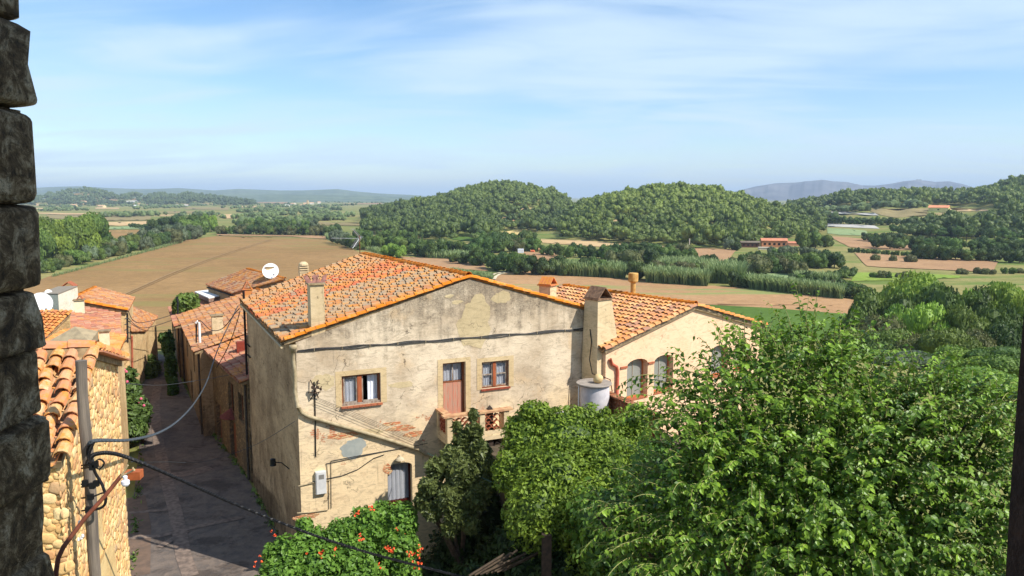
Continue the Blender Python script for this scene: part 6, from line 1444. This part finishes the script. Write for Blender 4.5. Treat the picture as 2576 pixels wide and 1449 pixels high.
# ---- mulberry with long drooping leafy shoots
def mulberry():
    rs = np.random.RandomState(7); base = Vector((4.6, 11.6, -.2)); o = thing('mulberry_tree', 'large glossy green mulberry tree filling the lower right of the view', 'tree', tuple(base))
    cl = [E_(1905, 905, 12.6, .62), E_(2020, 880, 12.6, .62), E_(2110, 925, 12.2, .72), E_(1840, 960, 12.4, .55), E_(1745, 975, 12.2, .35), E_(1960, 1010, 12.0, .95), E_(1800, 1070, 11.8, .75), E_(1700, 1050, 12.0, .35), E_(2110, 1060, 11.7, 1.0), E_(2230, 990, 11.8, .7), E_(2330, 1000, 11.5, .6), E_(2430, 1030, 11.2, .55), E_(2510, 1010, 11.0, .42),
          E_(1740, 1170, 11.6, .75), E_(1900, 1180, 11.4, .95), E_(2060, 1210, 11.2, 1.0), E_(2230, 1150, 11.1, 1.0), E_(2390, 1150, 10.9, .9), E_(2500, 1150, 10.8, .6), E_(1680, 1280, 11.5, .7), E_(1840, 1310, 11.2, .9), E_(2010, 1350, 10.9, 1.0), E_(2200, 1320, 10.7, 1.0), E_(2370, 1310, 10.5, 1.0), E_(2500, 1300, 10.5, .7), E_(1600, 1370, 11.4, .55), E_(1720, 1420, 11.1, .8), E_(1900, 1460, 10.8, .9), E_(2100, 1480, 10.5, 1.0), E_(2300, 1470, 10.3, 1.0), E_(2460, 1450, 10.3, .8), E_(1560, 1290, 11.6, .35), E_(1500, 1290, 11.6, .2)]
    cl = [(c[0], c[1] + ((38 if c[0] > 2180 else 12) if c[1] < 1100 else 6)) + c[2:] for c in cl]
    C = np.array([np.array(P(c[0], c[1], c[2])) for c in cl]); Rr = np.array([c[4] for c in cl]); centre = np.array([4.7, 11.9, 8.6])
    # limbs
    mb = MB(); top = base + V3(.1, .3, 5.2); mb.tube([base, base + V3(.05, .1, 2.6), top], [.26, .2, .17], 12)
    for c, r in zip(C, Rr):
        e = Vector(c); m = top.lerp(e, .5) + V3(0, 0, -.25); mb.tube([top, m, e], [.09, .055, .02], 7)
    part('trunk', mb, BARK, o)
    tw = MB(); LV = []; LA = []; LN = []; LS = []; LT = []
    shoots = []
    w = Rr ** 2; w /= w.sum()
    for i in rs.choice(len(C), 2300, p=w):
        d = rs.randn(3); d[1] -= .35; d[2] += .35; d /= np.linalg.norm(d); p = C[i] + d * Rr[i] * rs.uniform(.45, 1.0)
        out = (p - centre); out /= np.linalg.norm(out); dr = d * .7 + out * .6 + [0, 0, .35] + rs.randn(3) * .25; shoots.append((p, dr / np.linalg.norm(dr), rs.uniform(.35, .8), rs.rand()))
    # long sprays seen against the houses
    for (px, py, Y, qx, qy) in [(1700, 960, 12.2, 1535, 975), (1720, 900, 12.3, 1675, 872), (1760, 1000, 12.1, 1640, 990), (1800, 930, 12.3, 1750, 870), (1700, 1060, 12, 1540, 1050), (1690, 1040, 12, 1560, 1000), (1870, 900, 12.6, 1850, 832), (1930, 870, 12.6, 1905, 798), (2010, 850, 12.6, 2030, 790), (2100, 890, 12.3, 2130, 838), (1960, 860, 12.6, 1975, 815), (2160, 900, 12.2, 2195, 862), (2280, 960, 11.8, 2260, 890), (2330, 960, 11.6, 2345, 880), (2400, 990, 11.4, 2395, 910), (2470, 1000, 11.1, 2440, 935), (2510, 1000, 11.0, 2555, 945),
          (1620, 1310, 11.4, 1440, 1285), (1600, 1340, 11.4, 1470, 1310), (1650, 1220, 11.6, 1570, 1200), (1640, 1400, 11.3, 1520, 1420), (1700, 1200, 11.6, 1590, 1240), (1700, 1120, 11.8, 1600, 1100), (1640, 1300, 11.4, 1480, 1290)]:
        a, b = np.array(P(px, py, Y)), np.array(P(qx, qy, Y - .1)); d = b - a; L = np.linalg.norm(d)
        for k in range(3): shoots.append((a + rs.randn(3) * .05, (d / L + [0, 0, .3] + rs.randn(3) * .06), L * rs.uniform(.8, 1.0), rs.rand()))
    for (p, d, L, t) in shoots:
        n = max(5, int(L / .052)); pts = []; q = p.copy(); dd = d / np.linalg.norm(d)
        for k in range(n):
            pts.append(q.copy()); dd = dd + np.array([0, 0, -.62 * (k / n) * (.9 / n) * 4]); dd /= np.linalg.norm(dd); q = q + dd * (L / n)
            side = np.cross(dd, [0, 0, 1]); side /= np.linalg.norm(side) + 1e-6; s = 1 if k % 2 else -1
            a = side * s * .8 + dd * .5 + np.array([0, 0, -.55]) + rs.randn(3) * .25; a /= np.linalg.norm(a); nn = np.cross(a, side * s); nn = nn if nn[2] > 0 else -nn; nn = nn + [0, 0, .5] + rs.randn(3) * .3; nn -= a * (nn @ a); nn /= np.linalg.norm(nn)
            LV.append(q); LA.append(a); LN.append(nn); LS.append((.042 + .095 * rs.beta(2, 1.8)) * (1 - .35 * (k / n) ** 3)); LT.append(np.clip(t * .55 + .15 * (k / n) + .3 * rs.rand() + (.25 if t > .88 else 0), 0, 1))
        tw.tube(pts[::2] + [pts[-1]], np.linspace(.009, .003, len(pts[::2]) + 1), 4, caps=False)
    nfill = 10000; idx = rs.choice(len(C), nfill, p=Rr ** 3 / (Rr ** 3).sum()); d = rs.randn(nfill, 3); d /= np.linalg.norm(d, axis=1)[:, None]; q = C[idx] + d * Rr[idx][:, None] * rs.uniform(.1, .9, nfill)[:, None]
    a = d * .3 + rs.randn(nfill, 3) * .6 + [0, 0, -.5]; a /= np.linalg.norm(a, axis=1)[:, None]; nn = rs.randn(nfill, 3) * .6 + [0, 0, 1]; nn -= a * (nn * a).sum(1)[:, None]; nn /= np.linalg.norm(nn, axis=1)[:, None]
    LV = np.concatenate([np.array(LV), q]); LA = np.concatenate([np.array(LA), a]); LN = np.concatenate([np.array(LN), nn]); LS = np.concatenate([np.array(LS), rs.uniform(.06, .11, nfill)]); LT = np.concatenate([np.array(LT), rs.rand(nfill) * .6])
    B = np.cross(LN, LA); s = LS[:, None]
    pt = lambda u, v, w: LV + LA * s * u + B * s * v + LN * s * w
    V = np.stack([pt(0, 0, 0), pt(.22, .34, .1), pt(.62, .30, .07), pt(1.05, 0, -.16), pt(.22, -.34, .1), pt(.62, -.30, .07), pt(.45, 0, .0)], 1).reshape(-1, 3); k = len(LV); ob = np.arange(k)[:, None] * 7
    mb = MB(); mb.add(V, np.concatenate([ob + [[0, 1, 2, 6]], ob + [[6, 2, 3, 5]], ob + [[0, 6, 5, 4]]]), np.concatenate([LT, LT, LT]))
    part('leaves', mb, foliage('mulberry_leaves', (.018, .07, .008, 1), (.27, .43, .04, 1), .28, .42, .35, rnd=0), o); part('shoots', tw, simple('green_twig', S(150, 150, 90), bump=0), o)
mulberry()
bush('added_shade_tree', 'tree added behind the mulberry at the lower right to shade the garden', 'tree', [(0, 0, 0, c, r, (1, 1, 1)) for c, r in (((7, 17.5, 5.5), 2.1), ((4.3, 19.6, 6.0), 1.5), ((5.7, 19.2, 6.8), 1.5), ((2.9, 20.2, 4.6), 1.4), ((3.6, 21, 3.0), 1.4), ((5.2, 16.8, 5.0), 1.7), ((8.6, 18.5, 4.8), 2.0), ((6.5, 16, 3.4), 1.9), ((4.2, 18.2, 3.6), 1.5), ((9.6, 16.6, 3.2), 1.9), ((7.6, 19, 3), 1.8))], 16000, .13, foliage('shade_tree_leaves', (.03, .09, .012, 1), (.12, .22, .03, 1), .25, .45, rnd=0), (6.8, 17.4, 0), 12, 1.7)  # tree added behind the mulberry so that its shadow darkens the garden
# dark garden floor and clutter under the trees
mb = MB(); mb.add([(-5.5, 22.5, .06), (-1, 14, .06), (16, 12, .06), (16, 27, .06), (1.5, 27.5, .06), (-5.3, 24.8, .06)], [(0, 1, 2, 3, 4, 5)]); struct('garden_ground', mb, simple('dark_garden_soil', S(74, 64, 50), S(54, 50, 38), scale=2))
mb = MB(); a = P(1375, 1360, 21.0); mb.box((a.x, a.y, a.z - 1.6), (.28, .22, 3.6)); solo('garden_post', mb, simple('old_post', S(84, 70, 60), S(60, 52, 46)), 'squat brown post standing in the dark garden under the bush', 'post', (a.x, a.y, a.z - 3.4))
o = thing('timber_pile', 'heap of old timber poles lying in the dark garden below the shrub', 'timber', tuple(P(1230, 1430, 20.5))); rs = random.Random(3)
for k in range(7): a = P(1180 + 14 * k, 1449 - 2 * k, 20.6 + .1 * k); mb = MB(); mb.tube([a, a + V3(.9 + rs.random() * .4, .5, .3 + .2 * rs.random())], .035, 6); part('pole', mb, simple('timber', S(92, 78, 62), S(66, 56, 46)) if k == 0 else bpy.data.materials['timber'], o)
# ================================================================ pole, cables, bracket
o = thing('utility_pole', 'weathered grey wooden utility pole in front of the rubble stone house', 'pole', tuple(V3(P(204, 1000, 10.6).x, 10.6, 0)))
pm = simple('grey_weathered_wood', S(128, 116, 102), S(92, 84, 76), scale=9, stretch=(2, 2, .18), bump=.7, detail=7); mb = MB(); t = P(204, 907, 10.6); rs = np.random.RandomState(1)
pp = [(t.x + .012 * math.sin(k * 1.3), t.y + .01 * math.cos(k), t.z * k / 24) for k in range(25)]; mb.tube(pp, [.092 - .018 * k / 24 + .004 * math.sin(k * 2.1) for k in range(25)], 16); part('shaft', mb, pm, o, smooth=False)
mb = MB(); rr = .085
for (px, py) in [(196, 1318), (201, 1357), (194, 1361), (204, 1352)]: mb.lathe(P(px + 4, py, 10.45), [(.012, 0), (.022, .012), (.018, .04), (.01, .05)], 10)
part('insulator', mb, WHITEP, o); mb = MB()
for (px, py) in [(214, 1215), (232, 1222), (242, 1216), (228, 1250), (222, 1282), (240, 1168), (232, 1175)]: mb.box(P(px, py, 10.3), (.07, .05, .08), t=.3); mb.tube([P(205, py + 3, 10.5), P(px, py, 10.3)], .012, 5)
part('cable_clamp', mb, BLACKC, o)
def wire(name, label, pts, r, mat, cat='cable', twist=0):
    # smooth the path with a Catmull-Rom pass, lay two twisted strands when asked
    Pn = [Vector(p) for p in pts]; Q = []
    for i in range(len(Pn) - 1):
        p0, p1, p2, p3 = Pn[max(i - 1, 0)], Pn[i], Pn[i + 1], Pn[min(i + 2, len(Pn) - 1)]
        for k in range(10):
            t = k / 10; Q.append(.5 * ((2 * p1) + (p2 - p0) * t + (2 * p0 - 5 * p1 + 4 * p2 - p3) * t * t + (3 * p1 - p0 - 3 * p2 + p3) * t ** 3))
    Q.append(Pn[-1]); mb = MB()
    if twist:
        D = []; 
        for i in range(len(Q) - 1):
            for k in range(6): D.append(Q[i].lerp(Q[i + 1], k / 6))
        D.append(Q[-1])
        for s in range(3): mb.tube([p + V3(math.cos(i * .9 + s * 2.09), 0, math.sin(i * .9 + s * 2.09)) * twist for i, p in enumerate(D)], r, 4)
    else: mb.tube(Q, r, 6)
    return solo(name, mb, mat, label, cat, tuple(Q[0]))
wire('power_cable', 'thick twisted black cable sagging from the pole across the lane to the lower right', [P(222, 1165, 10.5), P(236, 1144, 10.5), P(280, 1140, 10.6), P(340, 1158, 11), P(450, 1205, 12), P(600, 1272, 13.2), P(760, 1335, 14), P(900, 1382, 14.6), P(1040, 1420, 15), P(1200, 1460, 15.4)], .016, BLACKC, twist=.018)
wire('braided_cable', 'pale braided cable rising from the pole to the lane row roofs', [P(222, 1120, 10.5), P(245, 1108, 10.6), P(330, 1106, 14), P(400, 1088, 18), P(450, 1056, 22), P(490, 1012, 27), P(520, 960, 31), P(540, 900, 36), P(560, 850, 38.5), P(598, 770, 40)], .014, GREYC, twist=.018)
wire('service_cable', 'black drop cable looping down beside the pole', [P(236, 1112, 10.4), P(222, 1125, 10.4), P(222, 1150, 10.4), P(234, 1172, 10.4), P(240, 1190, 10.4), P(258, 1222, 10.4), P(266, 1258, 10.4), P(255, 1277, 10.4), P(222, 1284, 10.4)], .02, BLACKC)
wire('service_cable', 'thin black cable loop hanging from the clamps of the pole', [P(238, 1112, 10.3), P(226, 1142, 10.3), P(232, 1165, 10.3), P(250, 1155, 10.3), P(262, 1165, 10.3), P(250, 1180, 10.3), P(236, 1172, 10.3), P(248, 1205, 10.3), P(262, 1235, 10.3), P(252, 1242, 10.3), P(232, 1250, 10.3)], .012, BLACKC)
wire('lane_wire', 'thin wire crossing the lane at eave height to the shaded row', [P(318, 965, 20), P(420, 968, 30), P(540, 950, 36), P(612, 936, 36.5)], .012, GREYC)
wire('lane_wire', 'thin wire crossing low over the lane to the tall plaster house', [P(330, 1162, 20), P(420, 1162, 26), P(520, 1160, 29), P(640, 1120, 31), P(742, 1060, 25.5)], .01, GREYC)
wire('garden_wire', 'taut green wire running down through the garden from the drain pipe', [P(1075, 1140, 26.5), P(1160, 1180, 25.0), P(1250, 1218, 23.5), P(1330, 1250, 22.0)], .014, simple('green_wire', S(70, 96, 84), bump=0))
wire('roof_cable', 'dark cable swinging over the lane row roof to the corner of the tall house', [P(494, 850, 43), P(500, 806, 43), P(530, 830, 41), P(560, 826, 40), P(590, 790, 38), P(602, 776, 36.5)], .022, BLACKC)
wire('roof_cable', 'dark cable running down from the house corner over the row roof edge', [P(604, 782, 36.5), P(590, 830, 37.5), P(570, 880, 38), P(545, 925, 38)], .022, BLACKC)
for i, (a, b, c) in enumerate([((322, 800, 50), (360, 825, 48), (432, 806, 56)), ((322, 782, 50), (350, 812, 50), (440, 790, 57)), ((326, 812, 49), (370, 832, 50), (445, 830, 54))]):
    wire('lane_wire', ['lowest', 'highest', 'middle'][i] + ' of the thin wires strung between the house corners at the end of the lane', [P(*a), P(*b), P(*c)], .02, BLACKC)
o = thing('corner_wire_mast', 'dark iron wire mast with insulators on the corner of the pale tiled lane house', 'mast', tuple(P(321, 860, 50))); mb = MB(); mb.tube([P(321, 862, 50), P(320, 788, 50)], .06, 6); mb.tube([P(300, 836, 48), P(301, 805, 48)], .06, 6); part('mast', mb, simple('mast_iron', S(54, 46, 42), bump=0), o)
mb = MB()
for k in range(9): mb.tube([P(320, 800 + 7 * k, 49.8), P(320 + (8 if k % 2 else -6), 803 + 7 * k, 49.6)], .035, 5)
part('insulator', mb, GREYC, o)
o = thing('white_wire_post', 'white bent conduit post standing on the orange eave of the lane row', 'post', tuple(P(502, 858, 43))); mb = MB(); mb.tube([P(503, 862, 43), P(501, 812, 43), P(497, 808, 43), P(493, 813, 43)], .07, 8); part('conduit_post', mb, WHITEP, o)
mb = MB(); mb.tube([P(494, 862, 43), P(493, 812, 43)], .035, 6); part('iron_post', mb, BLACKC, o)
o = thing('roof_mast', 'slim dark mast with a looped tip at the orange row roof corner', 'mast', tuple(P(447, 795, 56))); mb = MB(); mb.tube([P(447, 800, 56), P(447, 755, 56), P(444, 749, 56), P(448, 747, 56)], .06, 6); part('mast', mb, simple('mast_iron2', S(36, 38, 44), bump=0), o)
# rusty bracket with box and white insulator near the window
o = thing('rusty_wire_bracket', 'rusty bent pipe bracket with a brown box and a white insulator reaching over the lane', 'bracket', tuple(P(142, 1430, 4.2))); mb = MB()
mb.tube([P(139, 1540, 4.1), P(141, 1440, 4.15), P(146, 1405, 4.2), P(160, 1375, 4.25), P(215, 1302, 4.6), P(262, 1250, 4.8), P(300, 1203, 5.0), P(306, 1196, 5.02)], .0135, 10); part('bent_pipe', mb, RUST, o, smooth=True)
mb = MB(); c = P(337, 1194, 5.05); mb.box(c, (.10, .07, .055), ux=(1, .12, .0), m=0); part('box', mb, simple('brown_box', S(176, 96, 54), S(150, 80, 46), scale=14), o)
mb = MB(); mb.tube([P(308, 1196, 5.0), P(322, 1190, 5.0), P(338, 1182, 4.95), P(333, 1176, 4.95)], .007, 6); mb.tube([P(301, 1204, 5), P(310, 1190, 5), P(322, 1170, 5)], .006, 6); part('hook', mb, simple('cream_bracket', S(190, 170, 130), bump=0), o)
mb = MB(); mb.lathe(P(316, 1222, 4.95), [(.018, 0), (.026, .012), (.026, .035), (.013, .042), (.015, .065), (.009, .07)], 16); part('insulator', mb, simple('porcelain', S(240, 240, 244), S(228, 228, 236), bump=0, rough=.25), o, smooth=False)
# ================================================================ the tower window we look out of
def tower():
    TS = rubble('dark_tower_stone', [S(116, 100, 76), S(90, 80, 66), S(128, 106, 76), S(96, 84, 70)], S(92, 80, 64), 9, (1, 1, 1), .8)
    m, nt, b = newmat('lichened_jamb_stone'); t = NT(nt); v = t.coord((1, 1, 1), False); n = t.noise(v, 14, 8, .75, .6); n2 = t.noise(v, 45, 5, .8)
    c = t.ramp(t.rng(n, .32, .68), [(0, S(70, 58, 46)), (.45, S(122, 102, 76)), (.7, S(168, 148, 118)), (1, S(214, 198, 170))]); c = t.mix(t.rng(n2, .5, .62, 0, .6), c, S(48, 42, 36)); t.L(c, b.inputs['Base Color']); t.bump(t.math('ADD', n, n2), b, 1.0, .012)
    o = thing('stone_tower', 'dark rough stone tower room whose window frames the view at both edges', 'tower', (0, 1, 0))
    zc = 16.6; mb = MB(); z0 = 12.0
    # outer wall with the opening
    W = MB(); lx, rx = -1.30, 1.352
    W.box((-2.35, 1.64, 8.2), (2.0, .68, 16.8)); W.box((2.40, 1.64, 8.2), (2.1, .68, 16.8)); W.box((.02, 1.64, 5.6), (2.74, .68, 11.4)); W.box((.02, 1.64, 16.2), (2.74, .68, .9))
    W.box((-3.2, -1.0, 8.2), (.4, 4.58, 16.8)); W.box((3.25, -1.0, 8.2), (.4, 4.58, 16.8)); W.box((0, -3.2, 8.2), (6.0, .4, 16.8)); W.box((0, -.9, 16.45), (6.2, 4.36, .3)); W.box((0, -.9, 11.7), (6.2, 4.36, .3))
    part('wall', W, TS, o)
    # jamb blocks on the left, one rough stone each
    prof = [(-60, 62, 54), (62, 274, 77), (278, 330, 52), (285, 512, 90), (516, 722, 99), (724, 872, 103), (868, 1035, 103), (1040, 1205, 119), (1200, 1370, 108), (1372, 1520, 133)]
    V3_, F3_ = ico(4)
    for k, (ya, yb, xe) in enumerate(prof):
        rs = np.random.RandomState(k + 3); a = P(xe + 12, ya, 2.0); b_ = P(xe + 12, yb, 2.0); zc_ = (a.z + b_.z) / 2; hz = abs(a.z - b_.z) / 2 * 1.02
        L = .5; q = np.sign(V3_) * np.abs(V3_) ** .13; ph = rs.randn(4, 3)
        n1 = .022 * (np.sin(q @ rs.randn(3) * 4 + 1) + np.sin(q @ rs.randn(3) * 8) * .6 + np.sin(q @ rs.randn(3) * 17) * .35 + np.sin(q @ rs.randn(3) * 31) * .22)[:, None]
        VV = q * np.array([L, .22, hz]) * (1 + n1 * [.5, 1, .6]) + [a.x - L + .0, 1.78, zc_]; VV[:, 0] += (rs.randn() * .0); mb = MB(); mb.add(VV, F3_); part('jamb_stone', mb, m, o, smooth=True)
    mb = MB(); mb.box((-1.79, 1.78, 13.6), (1.06, .38, 5)); part('jamb_mortar', mb, m, o)
    # smooth leaning plaster jamb on the right
    pr = [P(2640, 560, 1.97), P(2580, 740, 1.97), P(2566, 900, 1.97), P(2555, 1050, 1.97), P(2544, 1200, 1.97), P(2535, 1350, 1.97), P(2527, 1500, 1.97)]; mb = MB(); V = []
    for p in pr: V += [(p.x, 1.97, p.z), (p.x + .015, 1.32, p.z), (p.x + .6, 1.32, p.z), (p.x + .6, 1.97, p.z)]
    n = len(pr); mb.add(V, [(i * 4 + j, i * 4 + (j + 1) % 4, (i + 1) * 4 + (j + 1) % 4, (i + 1) * 4 + j) for i in range(n - 1) for j in range(4)] + [(0, 1, 2, 3), tuple(range((n - 1) * 4, n * 4))[::-1]])
    part('plaster_jamb', mb, simple('dark_jamb_plaster', S(70, 54, 46), S(50, 40, 36), scale=8, bump=.5, bdist=.02), o)
tower()
# ================================================================ far buildings
def small_house(name, label, px, py, wpx, hpx, wallc, roofc, azd=20, depth=.8, cat='house', roof_h=.35, wins=0, group=None):
    q = land(px, py)[0]; sc = q[1] / FPX; w, hh = wpx * sc, hpx * sc; d = w * depth; o = thing(name, label, cat, tuple(q), group); u = az(azd + 90); v = az(azd); c = Vector(q)
    m = 'far_wall_%d_%d_%d' % wallc; wm = bpy.data.materials.get(m) or simple(m, S(*wallc), bump=0, scale=.2); m = 'far_roof_%d_%d_%d' % roofc; rm = bpy.data.materials.get(m) or simple(m, S(*roofc), bump=0, scale=.3)
    mb = MB(); A = [c - u * w / 2 - v * d / 2, c + u * w / 2 - v * d / 2, c + u * w / 2 + v * d / 2, c - u * w / 2 + v * d / 2]; rh = hh * roof_h; eh = hh - rh; V = [tuple(p - UP) for p in A] + [tuple(p + UP * eh) for p in A] + [tuple((A[0] + A[3]) / 2 + UP * hh), tuple((A[1] + A[2]) / 2 + UP * hh)]
    mb.add(V, [(0, 1, 5, 4), (2, 3, 7, 6), (1, 2, 6, 9, 5), (3, 0, 4, 8, 7)]); part('wall', mb, wm, o); mb = MB(); e = .08 * w
    for i, j, k, l in ((0, 1, 9, 8), (3, 2, 9, 8)):
        P0, P1 = A[i] + UP * eh, A[j] + UP * eh; K, L_ = Vector(V[k]), Vector(V[l]); o1 = (P0 - L_).normalized() * e * .4; mb.prism([P0 + o1 - u * e * .3 + UP * .05, P1 + o1 + u * e * .3 + UP * .05, K + u * e * .3 + UP * .05, L_ - u * e * .3 + UP * .05], UP * .25)
    part('roof', mb, rm, o)
    for i in range(wins):
        p = A[0] + u * w * (i + .7) / (wins + .4) + UP * eh * .5 - v * .03; mb = MB(); mb.box(p, (w * .09, .12, eh * .3), ux=u); part('window', mb, DARK, o)
    return o
small_house('yellow_barn', 'pale yellow barn with an orange roof on the rise at the right', 2362, 532, 44, 15, (226, 216, 150), (226, 150, 110), azd=35, depth=.7, cat='barn', wins=1)
small_house('brick_tower_house', 'small square brick tower house among the trees', 1259, 632, 18, 24, (150, 116, 84), (150, 112, 88), azd=15, cat='house', roof_h=.15, wins=1)
small_house('shed', 'low grey shed beside the brick tower house', 1240, 628, 18, 10, (110, 96, 84), (130, 120, 110), cat='shed', roof_h=.2)
small_house('white_caravan', 'white boxy caravan by the small pinkish field', 1310, 636, 14, 9, (230, 230, 235), (220, 224, 232), azd=5, cat='caravan', roof_h=.1)
small_house('orange_tent', 'small orange tarpaulin shelter right of the white caravan', 1340, 635, 9, 5, (214, 110, 70), (214, 110, 70), cat='tent')
small_house('sand_heap_shed', 'tan lean-to right of the orange shelter', 1362, 633, 14, 8, (190, 140, 100), (186, 140, 104), cat='shed')
small_house('field_hut', 'small pale hut above the clearing between the hills', 1252, 541, 12, 8, (180, 176, 160), (150, 146, 134), cat='hut')
small_house('stone_farmhouse', 'long terracotta farmhouse with arched openings and a tiled roof', 1946, 622, 62, 22, (190, 130, 92), (204, 136, 104), azd=8, depth=.3, roof_h=.22, wins=5)
small_house('farm_porch', 'dark open fronted porch barn at the left of the farmhouse', 1886, 622, 46, 15, (92, 62, 50), (120, 108, 92), azd=8, depth=.35, cat='barn', roof_h=.2, wins=4)
small_house('glass_shed', 'low pale shed in front of the terracotta farmhouse', 1925, 628, 34, 6, (196, 186, 168), (180, 170, 150), azd=8, depth=.3, cat='shed', roof_h=.2)
small_house('farm_annex', 'small pinkish annex at the right end of the farmhouse', 1996, 618, 30, 10, (204, 150, 116), (200, 130, 100), azd=8, cat='house')
VIL = [(200, 517, 12, 8, 'yellow farmhouse left of its larger neighbour on the far left plain'), (211, 515, 14, 10, 'largest yellow farmhouse on the far left plain'), (184, 520, 16, 6, 'long low yellow farm wing on the far left plain'), (256, 522, 16, 6, 'tan farm shed right of the yellow farmhouses'), (343, 521, 10, 5, 'white roofed shed in the middle of the left plain'),
       (283, 492, 6, 5, 'white house on the pink knoll of the distant low hill'), (315, 492, 5, 4, 'second white house at the right end of the pink knoll'), (488, 502, 10, 4, 'pale house on the wooded edge of the far plain'), (720, 520, 14, 5, 'white roofed house at the left of the distant village'), (738, 516, 12, 5, 'pale house in the left half of the distant village'),
       (770, 516, 12, 6, 'sandy house beside the distant village church'), (762, 519, 10, 5, 'low sandy house in front of the distant village church'), (784, 514, 10, 5, 'pale house right of the distant village church'), (803, 512, 8, 5, 'last pale house at the right of the distant village'), (880, 507, 8, 3, 'pale farm right of the distant village')]
for (a, b, c_, d_, lb) in VIL: small_house('distant_house', lb, a, b, c_, d_, (232, 208, 160) if 'yellow' in lb or 'sandy' in lb else (230, 222, 206), (214, 172, 136) if 'white roofed' not in lb else (236, 234, 230), azd=trs.uniform(-20, 30), group='distant farm and village houses')
small_house('distant_church_tower', 'sandy square church tower in the distant village', 774, 517, 4, 13, (222, 190, 140), (200, 160, 120), cat='church', roof_h=.15)
for (px, py, hp, lb) in ((1734, 626, 26, 'pale pole at the left end of the brown strip below the right hill'), (1818, 606, 22, 'pale pole in front of the oaks left of the farmhouse')):
    q = land(px, py)[0]; mb = MB(); mb.tube([tuple(q), (q[0], q[1], q[2] + hp * q[1] / FPX)], .32, 6); solo('field_pole', mb, simple('pale_pole', S(206, 196, 180), bump=0), lb, 'pole', tuple(q))
def build_haze():
    m = bpy.data.materials.new('haze_air'); m.use_nodes = True; nt = m.node_tree; nt.nodes.clear()
    out = nt.nodes.new('ShaderNodeOutputMaterial'); v = nt.nodes.new('ShaderNodeVolumePrincipled')
    v.inputs['Color'].default_value = (.66, .82, 1.0, 1); v.inputs['Density'].default_value = HAZE; v.inputs['Anisotropy'].default_value = 0.0
    nt.links.new(v.outputs[0], out.inputs['Volume'])
    mb = MB(); mb.box((0, 0, 210), (90000, 90000, 470)); o = solo('haze', mb, m, None, None, kind='stuff')
    o.location = (0, 0, 0)
HAZE = 0.000085
build_haze()
